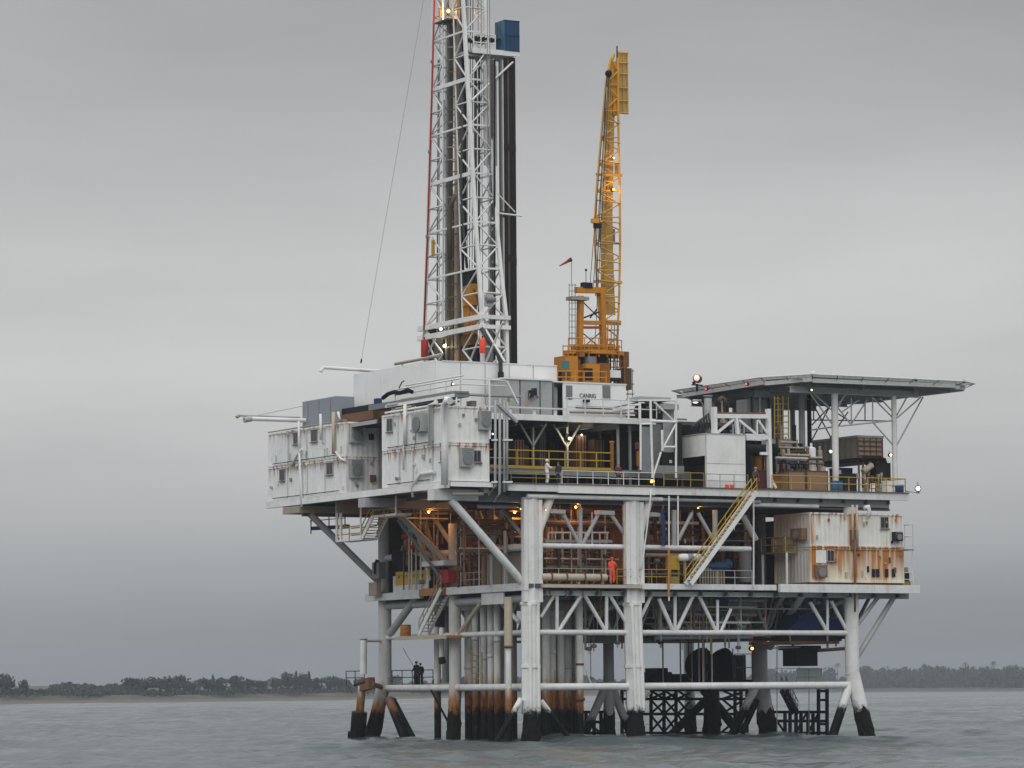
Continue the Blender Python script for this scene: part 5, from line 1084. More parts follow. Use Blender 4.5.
for k in range(4): x = a.x + (c.x - a.x) * k / 3; box(ws, 'rib', x - .03, x + .03, 10.74, 10.79, a.z, c.z, 'grey_light')
# racked drill pipe
zb0 = 27.5; 
for k in range(14):
    u = 505.4 + (k % 7) * 1.62; y = 10.6 + (k // 7) * .35; x = xu(u, y, 42)
    t = thing('drill_pipe_stand', 'black stand of drill pipe racked upright in a row beside the mast', 'drill pipe', (x, y, zb0), 'racked drill pipe beside the mast')
    bar(t, 'pipe', (x, y, zb0), (x, y, F(u, 58, y).z), .085 - .018 * (k % 3 == 1), 'pipe_brown' if k in (2, 9) else 'pipe_black', 'cyl8')
    for z in (36.4 + (k % 3) * .1, 45.2): bar(t, 'tool_joint', (x, y, z), (x, y, z + .5), .10, 'pipe_black', 'cyl8')
for k in range(3):
    u = 500.2 + k * 1.6; y = 10.7; x = xu(u, y, 42); t = thing('casing_stand', ['brown pipe stand, leftmost of three thin stands beside the black drill pipe', 'grey pipe stand between the brown and white ones beside the black drill pipe', 'white pipe stand immediately left of the racked black drill pipe'][k], 'drill pipe', (x, y, zb0), 'thin pipe stands beside the mast'); bar(t, 'pipe', (x, y, zb0), (x, y, F(u, 60, y).z), .075, ['pipe_brown', 'grey_steel', 'white_rail'][k], 'cyl8'); bar(t, 'tool_joint', (x, y, 40), (x, y, 40.5), .09, 'pipe_brown', 'cyl8')
arm = thing('mast_side_arm', 'white arm jutting right from the mast across the drill pipe', 'arm', F(497, 214, 10)); bar(arm, 'arm', F(497, 213, 9.9), F(522, 216, 9.9), .07, 'white', 'cyl8'); bar(arm, 'stay', F(497, 193, 9.9), F(515, 212, 9.9), .05, 'white', 'cyl8')
for u, v0, v1, mt, lb, w_ in ((424.5, 341, 357, 'red', 'red cylinder at the left foot of the mast', .28), (482.5, 340, 353, 'orange_red', 'orange-red float hanging at the near foot of the mast', .24)):
    p = S(u, v0, 2.2); q = S(u, v1, 2.2); t = thing('red_cylinder', lb, 'cylinder', q); bar(t, 'shell', q, p, w_, mt, 'cyl'); disc(t, 'cap', p, w_, mt, .15); bar(t, 'valve', p, p + Vector((0, 0, .3)), .06, 'dark_steel', 'cyl6')
kh = thing('kelly_hose', 'black hose sloping down from the mast base over the wind wall', 'hose', F(499, 386, 7.5)); tubepath(kh, 'hose', [F(481, 328, 8.3), F(489, 342, 8.0), F(497, 352, 7.7), F(500.5, 362, 7.6), F(501, 382, 7.6)], .16, 'cable', 8); bar(kh, 'coupling', F(500.8, 372, 7.6), F(501, 386, 7.6), .24, 'dark_steel', 'cyl8')
lamp('lit yellow lamp low inside the left of the mast', S(441, 329, 3.2), 'lamp_warm', .2, 20, (1, .85, .5), (-.6, -.8, 0)); lamp('lit lamp at the foot of the mast above the wind wall', S(444.5, 346, 3.2), 'lamp_warm', .2, 20, (1, .85, .5), (-.6, -.8, 0)); lamp('glowing amber lamp high on the left of the mast', S(448.5, 11, 2.9), 'lamp_sodium', .22, 150, (1, .5, .15), (-.5, -.8, -.3))
mp_ = thing('mast_ledge', 'small grey ledge beside the amber lamp high on the mast', 'ledge', S(446, 20, 2.8)); a = S(452, 20, 2.8); c = S(439, 18, 2.8); box(mp_, 'plate', 2.4, 3.4, a.y, c.y, a.z, a.z + .12, 'brown'); bar(mp_, 'stay', (2.8, c.y, a.z), (2.8, a.y, a.z - 1.4), .05, 'grey_steel', 'cyl6'); bar(mp_, 'yellow_board', S(439.5, 8, 2.6), S(440, 17, 2.6), .08, 'yellow', 'box', .2)
yb2 = thing('yellow_placard', 'narrow yellow placard on the far mast leg', 'placard', S(433, 255, 2.5)); bar(yb2, 'board', S(433, 255, 2.5), S(433, 240, 2.5), .1, 'yellow', 'box', .4); bar(yb2, 'strap', S(433, 257, 2.5), S(433, 237, 2.5), .03, 'grey_steel', 'cyl6')
gm = thing('grey_winch', 'small grey winch box on the near mast leg', 'winch', S(487, 308, 4.9)); p = F(487.5, 300, 8.6); box(gm, 'drum_box', p.x - .25, p.x + .3, 8.2, 8.7, p.z - .5, p.z + .4, 'grey_light'); bar(gm, 'drum', (p.x - .35, 8.15, p.z), (p.x + .4, 8.15, p.z), .22, 'grey_steel', 'cyl')

# ================================================================ crane
cn = thing('pedestal_crane', 'yellow pedestal crane with its lattice boom raised steeply', 'crane', F(595, 384, 7))
YR = 9.0
def cp(u0, v0, u1, v1, mt, n, Y=YR, d=.8, par=None): a = F(u0, v1, Y); c = F(u1, v0, Y); return box(par or cn, n, a.x, c.x, Y - d / 2, Y + d / 2, a.z, c.z, mt)
def cbm(a, b_, r, mt='orange', n='member', Y=YR, kind='cyl6', h=None, par=None): return bar(par or cn, n, F(*a, Y), F(*b_, Y), r, mt, kind, h)
p = F(597, 372, YR); bar(cn, 'pedestal', (p.x, YR, 24.2), (p.x, YR, p.z + 1.0), .95, 'orange_dark', 'cyl')
cab = cp(560, 357, 572, 384, 'orange', 'cab', YR - .6, 1.8); cp(572.2, 360, 576.5, 384, 'orange_dark', 'cab_door', YR - .6, 1.2); cp(562, 371, 570.5, 379, 'brown', 'cab_grille', YR - 1.53, .06, cab)
cp(561.2, 361, 569, 368.5, 'glass_teal', 'cab_window', YR - 1.53, .06, cab); cp(557.5, 371, 563, 383, 'dark_steel', 'cab_step', YR - .4, 1)
eng = cp(581, 365, 594.5, 384, 'orange', 'engine_housing', YR - 1.0, 1.6); cp(583.5, 368.5, 592.5, 380, 'dark_steel', 'grille', YR - 1.82, .05, eng); cp(596.5, 369, 600.5, 380, 'dark_steel', 'grille', YR - 1.32, .05, eng); cp(595, 364, 606, 384, 'orange_dark', 'winch_frame', YR - .7, 1.2); cp(577, 357, 600, 364, 'dark_steel', 'machinery_deck', YR, 2)
cp(607, 371, 617.5, 380, 'white', 'fuel_tank', YR - .6, 1.0); cp(606, 378.5, 618, 380.5, 'dark_steel', 'tank_tray', YR - .6, 1.1); cp(618, 369, 627, 390, 'brown', 'counterweight', YR, 1.4); cp(621, 352, 627, 367, 'rust_steel', 'muffler', YR, .6); cp(575, 346, 598, 350, 'orange_dark', 'hoist_drum', YR, 1.4)
pz = F(594, 354, YR).z; px0, px1 = F(565.5, 354, YR).x, F(622, 354, YR).x
prism(cn, 'ring_platform', [((px0 + px1) / 2 + (px1 - px0) / 2 * math.cos(a_ * math.pi / 8), YR + 1.7 * math.sin(a_ * math.pi / 8)) for a_ in range(16)], pz - .12, pz + .18, 'orange')
for k in range(10): x = px0 + .15 + (px1 - px0 - .3) * k / 9; bar(cn, 'rail_post', (x, YR - 1.2 * math.sin(math.pi * (k + .6) / 10.2), pz + .1), (x, YR - 1.2 * math.sin(math.pi * (k + .6) / 10.2), pz + 1.15), .04, 'orange', 'cyl6')
for h in (.6, 1.12): tubepath(cn, 'rail', [(px0 + .15 + (px1 - px0 - .3) * k / 9, YR - 1.2 * math.sin(math.pi * (k + .6) / 10.2), pz + h) for k in range(10)], .04, 'orange', 6)
# A-frame
for a, b_, w_ in (((579.5, 352), (580.5, 296), .36), ((603.5, 352), (601.5, 290), .36)): cbm(a, b_, w_, 'orange', 'gantry_leg', YR, 'box', .5)
cbm((575.5, 290), (605, 290.5), .38, 'orange', 'gantry_head', YR, 'box', .45); cbm((581, 322.5), (603, 323), .32, 'orange', 'gantry_tie', YR, 'box', .3); cbm((581, 327.5), (602, 327.5), .2, 'orange_dark', 'gantry_tie', YR, 'box', .2); cbm((600, 322), (620, 323), .36, 'orange', 'gantry_bracket', YR + .3, 'box', .35); cbm((604, 330), (604, 383), .3, 'orange_dark', 'gantry_stay', YR + 1.0, 'box', .3)
cp(582, 283, 591, 288, 'dark_steel', 'sheave_cluster', YR, .5); cbm((586, 270), (586, 284), .03, 'dark_steel', 'antenna'); disc(cn, 'antenna_ball', F(586, 270, YR), .1, 'dark_steel'); cbm((583, 318), (599, 312), .07, 'dark_steel', 'hydraulic_hose'); cbm((590, 318), (597, 309), .06, 'dark_steel', 'hydraulic_hose')
for u in (569.2, 572, 575.2): cbm((u, 284), (u, 352), .035, 'grey_steel', 'ladder_rail', YR - .2)
for v in range(285, 352, 6): cbm((569.2, v), (576.5, v), .03, 'grey_steel' if v % 4 else 'tan', 'ladder_rung', YR - .2)
cp(569, 297.5, 586, 300, 'tan', 'ladder_landing', YR, 1.0)
# boom: four tapering chords with lacing and a walkway strip
bm_ = cbm((602, 352), (612.5, 62), .06, 'boom_yellow', 'boom', YR + .5)
def chord(t, s, q):
    """t along the boom 0..1 from foot to head, s side, q near/far"""
    v = 350 + (58 - 350) * t; ul = np.interp(v, [58, 75, 220, 290, 350], [611, 606.5, 594, 597, 603]); ur = np.interp(v, [58, 115, 220, 290, 350], [618, 618, 620.5, 619.5, 617])
    return F(ul if s == 0 else ur, v, YR + .2 + q * (1.3 - .6 * t))
NB = 22
for s in (0, 1):
    for q in (0, 1):
        for k in range(0, NB, 4): bar(bm_, 'boom_chord', chord(k / NB, s, q), chord(min(1, (k + 4) / NB), s, q), .10, 'boom_yellow', 'cyl6')
for k in range(NB):
    a, b_ = k / NB, (k + 1) / NB; s = k % 2
    bar(bm_, 'boom_lacing', chord(a, s, 0), chord(b_, 1 - s, 0), .055, 'boom_yellow', 'cyl6'); bar(bm_, 'boom_lacing', chord(a, s, 1), chord(b_, 1 - s, 1), .055, 'boom_yellow', 'cyl6'); bar(bm_, 'boom_lacing', chord(a, 0, 0), chord(b_, 0, 1), .05, 'boom_yellow', 'cyl6'); bar(bm_, 'boom_lacing', chord(a, 1, 0), chord(b_, 1, 1), .05, 'boom_yellow', 'cyl6')
    if k % 2 == 0: bar(bm_, 'boom_strut', chord(a, 0, 0), chord(a, 1, 0), .055, 'boom_yellow', 'cyl6')
for k in range(12): 
    a, b_ = .12 + k * .07, .12 + (k + .98) * .07
    if b_ < .97: bar(bm_, 'walkway_panel', chord(a, 0, .5).lerp(chord(a, 1, .5), .47), chord(b_, 0, .5).lerp(chord(b_, 1, .5), .47), 1.25 - .05 * k, 'boom_mesh', 'box', .05)
cp(611, 62, 617, 96, 'boom_yellow', 'boom_head', YR + .6, .4); cp(612, 96, 617, 115, 'boom_yellow', 'boom_head', YR + .6, .5)
jb = cp(618.6, 52.5, 627.6, 113.5, 'boom_mesh', 'folded_jib', YR + .7, .12)
for u in (619, 623.5, 627.5): cbm((u, 52), (u, 114), .05, 'boom_yellow', 'jib_bar', YR + .55, 'cyl6', None, jb)
for v in (53, 63, 74, 88, 101, 113): cbm((618.5, v), (628, v), .05, 'boom_yellow', 'jib_bar', YR + .5, 'cyl6', None, jb)
disc(cn, 'head_sheave', F(608.5, 73.5, YR), .28, 'dark_steel'); cbm((617, 46), (617, 62), .06, 'dark_steel', 'mast_light', YR + .5); cbm((611, 62), (614, 54), .12, 'boom_yellow', 'head_bracket', YR + .5)
for a, b_ in (((607, 75), (589.5, 290)), ((608.5, 75), (593, 290)), ((609.5, 76), (594.5, 352))): cbm(a, b_, .03, 'cable', 'pendant_line', YR)
cbm((593.5, 221), (602, 222), .1, 'boom_yellow', 'hook_guide', YR); cp(594.5, 223.5, 600, 228, 'dark_steel', 'hook_block', YR, .4); cp(600, 229, 614, 241, 'grey_steel', 'boom_cover', YR + .9, .3); cp(592, 219, 598, 223, 'boom_yellow', 'line_guide', YR - .1, .4)
for v in (174.5, 281.5): cbm((596 if v < 200 else 594, v), (622, v + 1), .12, 'boom_yellow', 'boom_collar', YR + .2, 'box', .2)
cp(615, 163, 620, 176, 'boom_mesh', 'lamp_bracket', YR + .6, .1)
for k in range(6): v = 385 + 0; 
for k in range(9): cbm((606.5 - k * 1.2, 80 + k * 24), (605.3 - k * 1.2, 104 + k * 24), .045, 'cable', 'hoist_rope', YR - .15)
for k in range(11): v = 120 + k * 20; cbm((np.interp(v, [75, 220, 350], [606.5, 594, 603]), v), (620, v + 3), .05, 'boom_mesh', 'boom_frame', YR + .1)
for u in (627.8, 632.5): cbm((u, 369), (u, 401), .035, 'grey_steel', 'side_ladder', YR - .3)
for v in (371, 384, 394, 399): cbm((624, v), (634, v), .05, 'grey_steel', 'side_rung', YR - .3)
lamp('lit amber lamp high on the crane boom', F(613.5, 189.5, YR), 'lamp_sodium', .15, 40, (1, .55, .15)); lamp('lit amber lamp on the crane boom below the upper one', F(613.5, 158, YR), 'lamp_warm', .1, 15, (1, .6, .2))
for h, v in ((0, 383), (1, 377), (2, 371)): cbm((557.5, v), (607, v + .6), .05, 'orange', 'gallery_rail', YR - 2.1)
for u in (557.5, 566, 575, 584, 595, 606): cbm((u, 384), (u, 371), .05, 'orange', 'gallery_post', YR - 2.1)
for u in (577.5, 588, 596): cbm((u, 352), (u, 383), .1, 'orange', 'deck_strut', YR - 1.0, 'box', .12)
for u in (608, 611.5, 614.5, 618): cbm((u, 322), (u - 1, 370), .055, 'orange' if u < 614 else 'grey_steel', 'boom_stay', YR - .4)
for v in (330, 340, 349, 358): cbm((607, v), (619, v), .05, 'orange_dark', 'boom_tie', YR - .4)
cp(604.5, 345, 612, 352, 'dark_steel', 'boom_pivot', YR + .3, 1.0); cp(578, 349, 583, 357, 'orange_dark', 'slew_motor', YR - 1.2, .6); cp(586, 357, 593, 365, 'grey_steel', 'winch_drum', YR - 1.3, .8)
for u in (563, 568, 573, 589, 599, 607, 613, 619): cbm((u, 345), (u, 357), .045, 'orange', 'cage_post', YR - 1.5)
for v in (346, 351): cbm((563, v), (620, v + .5), .045, 'orange', 'cage_rail', YR - 1.5)
for u in (606, 610, 615, 620, 624): cbm((u, 356), (u + 1, 386), .06, random.choice(['orange', 'orange_dark', 'dark_steel', 'grey_steel']), 'cage_post', YR - .9)
for v in (361, 367, 384): cbm((604, v), (627, v + .4), .05, 'orange_dark', 'cage_rail', YR - .9)
for a, b_ in (((579, 330), (603, 350)), ((603, 330), (580, 350)), ((581, 300), (601, 320))): cbm(a, b_, .05, 'orange_dark', 'gantry_lacing', YR + .1)
wsk = thing('windsock', 'faded red and white windsock on a thin pole beside the crane', 'windsock', F(571.5, 285, YR)); bar(wsk, 'pole', F(571.5, 284, YR - .2), F(571.5, 257.5, YR - .2), .03, 'grey_steel', 'cyl6'); a = F(571, 259.5, YR - .2); b_ = F(559.5, 266, YR - .2)
bar(wsk, 'sock', a, a.lerp(b_, .5), .17, 'cloth_brown', 'cone'); bar(wsk, 'sock_tail', a.lerp(b_, .38), b_, .11, 'red', 'cone')
clu = thing('roof_pipework', 'low grey pipes and rails on the upper deck right of the lettered house', 'pipes', F(640, 415, 4.5))
for a, b_, r, mt in (((612, 412), (655, 406), .07, 'grey_light'), ((612, 408), (640, 402), .06, 'grey_steel'), ((570, 412), (650, 413.5), .09, 'tan'), ((576, 407), (612, 408.5), .1, 'dark_steel'), ((640, 416), (656, 412), .3, 'dark_steel'), ((645, 402), (672, 405), .09, 'grey_steel')): bar(clu, 'pipe', F(*a, 4.8), F(*b_, 4.8), r, mt, 'cyl8')
bar(clu, 'valve_body', F(637, 411, 4.7), F(644, 411, 4.7), .45, 'dark_steel', 'cyl'); disc(clu, 'white_dial', F(659.5, 412, 4.5), .12, 'white')

# ================================================================ wells: conductors and wellheads
random.seed(5)
cond = []
for u in (469, 475.5, 484, 491, 497.5, 508): cond.append((3.9, yu(u, 3.9, 5)))
for u in (471.5, 480, 488, 495, 503, 513): cond.append((5.9, yu(u, 5.9, 5)))
for u, X in ((546.5, 6.2), (552.5, 7.4), (561, 8.0), (567.5, 9.2), (579, 9.6), (556, 8.8), (541.5, 6.4), (573, 10.4), (500, 7.6), (487, 7.8), (511, 8)): cond.append((X, yu(u, X, 5)))
for ci, (x, y) in enumerate(cond):
    t = thing('well_conductor', 'well conductor pipe rusting above the water in the cluster under the left bay', 'conductor', (x, y, -2), 'well conductors under the left bay')
    r = random.choice([.27, .31, .34]); cmat = 'conductor' if (ci < 6 or 12 <= ci < 17) else 'conductor_shaded'; upr(t, 'pipe', x, y, -2.5, 11.2, r, cmat)
    z = random.uniform(4.0, 9.5); bar(t, 'coupling', (x, y, z), (x, y, z + .25), r * 1.12, cmat, 'cyl')
    bar(t, 'guide_ring', (x, y, 4.0), (x, y, 4.18), r * 1.3, 'rust_steel', 'cyl')
    w_ = thing('wellhead', 'weathered wellhead stack with side valves in the cluster on the cellar deck', 'wellhead', (x, y, 11.55), 'wellheads on the cellar deck')
    zz_ = 11.55; h = random.uniform(1.9, 2.6)
    mt = random.choice(['grey_steel', 'brown', 'rust_steel', 'grey_light', 'tan'])
    upr(w_, 'spool', x, y, zz_, zz_ + h, .2, mt)
    for k in range(4): z = zz_ + h * (.12 + .26 * k); bar(w_, 'flange', (x, y, z), (x, y, z + .12), .34, mt, 'cyl')
    for s in (-1, 1): z = zz_ + h * .62; bar(w_, 'side_valve', (x, y, z), (x + s * .75, y, z), .12, mt, 'cyl8'); bar(w_, 'hand_wheel', (x + s * .76, y, z), (x + s * .80, y, z), .22, random.choice(['red', 'dark_steel', 'yellow_dull']), 'cyl')
fs = thing('caisson_sleeve', 'thick stained sleeve pipe hanging left of the front corner leg', 'pipe', F(508, 690, 3)); Yc = 2.2; p = F(508.3, 597, Yc); q = F(508.3, 648, Yc); bar(fs, 'sleeve', q, p, .31, 'tan_rust', 'cyl'); bar(fs, 'collar', q, q + Vector((0, 0, .18)), .36, 'rust_steel', 'cyl'); bar(fs, 'pipe', (q.x, Yc, 3.9), q, .22, 'white_beam', 'cyl'); bar(fs, 'lower_pipe', (q.x, Yc, -2), (q.x, Yc, 3.95), .24, 'conductor', 'cyl')
rz = thing('pump_caisson', 'slim caisson pipe with rusty collar right of the conductors', 'pipe', F(580, 740, 3)); x = xu(580, 3, 4); upr(rz, 'pipe', x, 3, -2.2, 11.2, .27, 'conductor'); bar(rz, 'collar', (x, 3, 2.95), (x, 3, 3.2), .36, 'rust_steel', 'cyl'); bar(rz, 'collar', (x, 3, 5.6), (x, 3, 5.75), .32, 'rust_steel', 'cyl'); bar(rz, 'leaning_pipe', F(584, 664, 2.8), F(591, 684, 2.8), .06, 'white_rail', 'cyl6')

# thin service pipes at the left
for u, mt, z0, z1, X, lb in ((437.5, 'conductor', -2.2, 10.8, 3.4, 'slim white caisson in front of the far walkway, rusty below'), (446, 'grey_light', 3.9, 10.8, 5.5, 'grey pipe between the slim caisson and the rust-footed leg')):
    y = yu(u, X, 5); t = thing('service_caisson', lb, 'pipe', (X, y, z0)); upr(t, 'pipe', X, y, z0, z1, .27 if X < 4 else .3, mt); bar(t, 'collar', (X, y, 4.1), (X, y, 4.3), .34, 'rust_steel', 'cyl')
t = thing('drain_pipe', 'short white drop pipe with dark nozzle beside the lower stair', 'pipe', S(442, 660, 2.2)); bar(t, 'pipe', S(441.5, 628, 2.2), S(441.5, 659, 2.2), .19, 'white', 'cyl'); bar(t, 'nozzle', S(441.5, 658, 2.2), S(442.5, 663, 2.2), .27, 'dark_steel', 'cyl'); bar(t, 'upper_box', S(440, 610, 2.3), S(440, 627, 2.3), .6, 'dark_steel', 'box', .5); tubepath(t, 'upper_pipe', [S(440, 610, 2.3), S(441, 590, 2.3), S(441, 586, 2.4)], .1, 'grey_steel', 6)
fr = thing('mooring_fender', 'white riser pipe on a rusty shoe with a black encrusted foot, left of the platform', 'fender', F(358, 740, 24)); Xf = .3
p0 = S(363.5, 640, Xf); p1 = S(363.5, 674, Xf); bar(fr, 'riser', p1, p0, .27, 'white', 'cyl'); bar(fr, 'top_cap', p0, p0 + Vector((0, 0, .12)), .3, 'grey_light', 'cyl'); bar(fr, 'tie_pipe', p0 + Vector((0, 0, -.05)), Vector((2.5, 24.9, p0.z - .05)), .12, 'white_beam', 'cyl8')
pa, pb = S(362, 686, Xf), S(359.5, 716, Xf); bar(fr, 'shoe', S(360, 686, Xf), S(372, 683, Xf), .55, 'rust_steel', 'box', .9); bar(fr, 'shank', pb, pa, .32, 'leg_rust', 'cyl'); bar(fr, 'foot', S(356.5, 752, Xf), S(359.5, 712, Xf), .62, 'leg_dark', 'cyl'); bar(fr, 'foot_bulge', S(356.5, 745, Xf), S(357.2, 732, Xf), .78, 'leg_dark', 'oct'); bar(fr, 'link_pipe', S(372, 684, Xf), Vector((2.3, 25, 4.1)), .2, 'rust_steel', 'cyl8')
bar(fr, 'shoe_rim', S(354.5, 685, Xf - .2), S(366, 682, Xf - .2), .12, 'dark_steel', 'cyl8')
railing('walkway_rail', 'dark thin railing behind the two figures on the lower walkway', [(3.4, yu(392, 3.4, 5), WK + .27), (3.4, yu(433, 3.4, 5), WK + .27)], 'dark_steel', 1.15, 2.0, .04)
railing('walkway_rail', 'short dark railing between the mooring fender and the far leg', [(1.0, 25.5, WK + .3), (.4, 27.5, WK + .3)], 'dark_steel', 1.1, 1.0, .04)
wk = thing('lower_walkway', 'narrow grating walkway along the left boarding tubes', 'walkway', (3, 14, WK)); box(wk, 'grating', 2.68, 3.45, 13.4, 24.6, WK + .18, WK + .26, 'grey_steel'); box(wk, 'kerb', 3.46, 3.52, 13.4, 24.6, WK + .2, WK + .38, 'tan')
for y in (14, 19, 24): bar(wk, 'bracket', (2.5, y, WK + .1), (3.4, y, WK + .17), .05, 'grey_steel', 'cyl6')

# ================================================================ cellar-deck level contents
lp = thing('cellar_partition', 'cream sheet partition on the left side of the cellar deck', 'partition', S(483, 584, 3)); y0_, y1_ = yu(521, 3.0, 13), yu(483, 3.0, 13); box(lp, 'sheet', 3.0, 3.08, y0_, y1_, 11.56, 14.0, 'tan'); box(lp, 'edge_post', 2.95, 3.1, y1_ + .01, y1_ + .12, 11.56, 14.1, 'grey_light')
dk = thing('light_block_walls', 'added dark walls blocking stray light at the back of the cellar deck', 'store', (6, 23, 11.6)); box(dk, 'rear_wall', 2.6, 35, 24.2, 24.3, 11.56, 17.8, 'brown'); box(dk, 'side_wall', 22.0, 22.1, 8, 24.1, 11.56, 17.5, 'dark_steel'); box(dk, 'inner_wall', 12, 21.9, 16, 16.1, 11.56, 17.5, 'brown'); box(dk, 'inner_wall', 4.2, 4.3, 12, 24, 11.56, 17, 'brown'); box(dk, 'side_wall', 35.0, 35.1, 8, 24.1, 11.56, 17.5, 'grey_steel')  # walls added to stop light leaking in from behind this level
tp = thing('blue_tarpaulin', 'dark blue tarpaulin sagging over the far left of the cellar deck', 'tarpaulin', S(410, 572, 2)); 
top = [S(393, 548, 2.2), S(401, 551, 2.0), S(410, 553, 1.9), S(418, 557, 2.0), S(426, 562, 2.2)]; bot = [S(395, 568, 1.9), S(401, 571, 1.6), S(409, 572, 1.5), S(417, 569.5, 1.6), S(424.5, 565.5, 1.9)]
vs = []; 
for a, b_ in zip(top, bot): vs += [a, a.lerp(b_, .5) + Vector((-.25, 0, 0)), b_]
bk = [v + Vector((.06, 0, 0)) for v in vs]; k = len(vs); fc = []
for i in range(4):
    for j in range(2): q = i * 3 + j; fc += [(q, q + 3, q + 4, q + 1), (k + q, k + q + 1, k + q + 4, k + q + 3)]
raw(tp, 'sheet', vs + bk, fc, 'tarp', True); tubepath(tp, 'rope', [S(393, 548, 2.1), S(391, 540, 2.1), S(392, 530, 2.1)], .03, 'cable', 6)
sg = thing('platform_sign', 'yellow name board with brown lettering on a pale panel at the left', 'sign', S(412, 585, 1.6)); ya, yb = yu(428, 1.7, 12), yu(393, 1.7, 12); box(sg, 'backing', 1.70, 1.78, ya, yb, 11.46, 12.75, 'white_beam'); y2, y3 = yu(426, 1.66, 12), yu(395.5, 1.66, 12); zsg = S(410, 584.5, 1.66).z, S(410, 571, 1.66).z; box(sg, 'board', 1.66, 1.699, y2, y3, zsg[0], zsg[1], 'sign_yellow')
random.seed(3)
for row, (n_, zf, wd) in enumerate(((10, .62, .86), (2, .28, .2))):
    for k in range(n_):
        yc = (y2 + y3) / 2 + (k - (n_ - 1) / 2) * (y3 - y2) * wd / max(n_, 4) * (1 if row == 0 else 1.2)
        zc_ = zsg[0] + (zsg[1] - zsg[0]) * zf; hgt = (zsg[1] - zsg[0]) * .24; wdt = (y3 - y2) * .027
        box(sg, 'letter_stroke', 1.645, 1.659, yc - wdt, yc - wdt * .4, zc_ - hgt / 2, zc_ + hgt / 2, 'ink_brown'); box(sg, 'letter_stroke', 1.646, 1.6592, yc - wdt * .38, yc + wdt, zc_ + hgt * random.choice([-.5, 0, .3]), zc_ + hgt * .5, 'ink_brown')
bx = thing('equipment_bracket', 'grey box and curved exhaust on the outer side of the far leg', 'box', S(377, 575, 1.5)); p = S(380, 575, 1.4); box(bx, 'grey_box', 1.0, 1.6, p.y - .6, p.y + .6, p.z - .3, p.z + 1.0, 'grey_steel'); tubepath(bx, 'exhaust', [S(375.5, 574, 1.0), S(375.5, 563, 1.0), S(376.5, 561, 1.0), S(378, 561.5, 1.0)], .13, 'dark_steel', 8); p = S(376, 590, 1.3); box(bx, 'junction_box', 1.0, 1.4, p.y - .7, p.y + .7, p.z - .45, p.z + .6, 'tan')
hp2 = thing('header_pipe', 'long tan rust-spotted header pipe along the front of the cellar deck', 'pipe', F(545, 582, .8)); bar(hp2, 'pipe', F(541, 577, .55), F(606, 577.5, .55), .27, 'tan_rust', 'cyl'); 
for u in (545, 560, 578, 594): bar(hp2, 'saddle', F(u, 582, .55), F(u, 579, .55), .16, 'rust_steel', 'box', .3); bar(hp2, 'flange', F(u + 5, 577, .55), F(u + 6, 577, .55), .36, 'rust_steel', 'cyl')
for u in (550, 566, 583, 601): bar(hp2, 'drop_pipe', F(u, 577, .7), F(u, 598, .7), .05, 'rust_steel', 'cyl6')
for (u0, u1, mt, lb) in ((541, 611, 'tan', 'pale thin railing along the front of the wellheads'), (617, 669, 'yellow', 'yellow railing on the cellar deck between the middle leg and the hanging posts'), (700, 752, 'grey_light', 'grey railing on the cellar deck right of the stair foot')):
    railing('cellar_railing', lb, [(xu(u0, .5, 12), .5, 11.6), (xu(u1, .5, 12), .5, 11.6)], mt, 1.1, 1.4, .035)
railing('cellar_railing', 'tan railing along the left edge of the cellar deck', [(2.1, yu(482, 2.1, 12), 11.56), (2.1, yu(458, 2.1, 12), 11.56)], 'grey_light', 1.1, 1.5, .035)
# vessels and pipework behind the truss
random.seed(9)
MTS = ['brown', 'rust_steel', 'grey_steel', 'tan', 'dark_steel', 'tan_rust', 'brown', 'orange_dark']
VL = ['rust-brown separator vessel on the cellar deck behind the left truss panel', 'brown upright vessel behind the left truss panel, beside the front corner leg', 'tall orange-brown vessel just left of the middle leg', 'dark upright vessel behind the hanging posts', 'brown upright vessel right of the hanging posts', 'upright grey vessel behind the stair', 'stained tan vessel left of the rusty modules']
for lb, (u, y, zt2, r, mt) in zip(VL, ((555, 13.5, 16.5, .7, 'rust_steel'), (545, 14.5, 16.8, .6, 'brown'), (618, 4.2, 17.2, .55, 'orange_dark'), (662, 8, 16.0, .6, 'brown'), (690, 9, 16.6, .8, 'brown'), (728, 6.5, 16.0, .6, 'dark_steel'), (745, 4.4, 14.4, .5, 'grey_steel'))):
    vessel('process_vessel', lb, xu(u, y, 14), y, 11.55, zt2, r, mt)
def rackset(label, u0, u1, y0, y1, z0, z1, nh, nv, mts=MTS):
    t = thing('pipe_rack', label, 'pipes', F((u0 + u1) / 2, 560, y0))
    for k in range(nh):
        y = random.uniform(y0, y1); z = random.uniform(z0, z1); a = xu(u0 + random.uniform(0, 6), y, z); b2 = xu(u1 - random.uniform(0, 6), y, z); bar(t, 'run_pipe', (a, y, z), (b2, y, z), random.choice([.05, .07, .09, .13, .18]), random.choice(mts), 'cyl8')
    for k in range(nv):
        y = random.uniform(y0, y1); x = xu(random.uniform(u0 + 1, u1 - 1), y, 14); za = random.choice([11.55, 11.55, z0]); zb2 = random.uniform(z0 + 1, 18.3); bar(t, 'drop_pipe', (x, y, za), (x, y, zb2), random.choice([.04, .06, .08, .12]), random.choice(mts), 'cyl8')
        if k % 3 == 0: z = random.uniform(za + .5, zb2); bar(t, 'valve', (x - .2, y - .1, z), (x + .2, y - .1, z), .16, random.choice(['red', 'dark_steel', 'brown', 'grey_steel']), 'cyl8')
    return t
BR = ['brown', 'rust_steel', 'orange_dark', 'tan', 'tan_rust', 'brown', 'grey_steel', 'grey_light', 'white_beam']
rackset('dense brown pipe rack in the orange glow left of the front corner leg', 456, 521, 4, 11, 13.9, 17.8, 16, 34, BR)
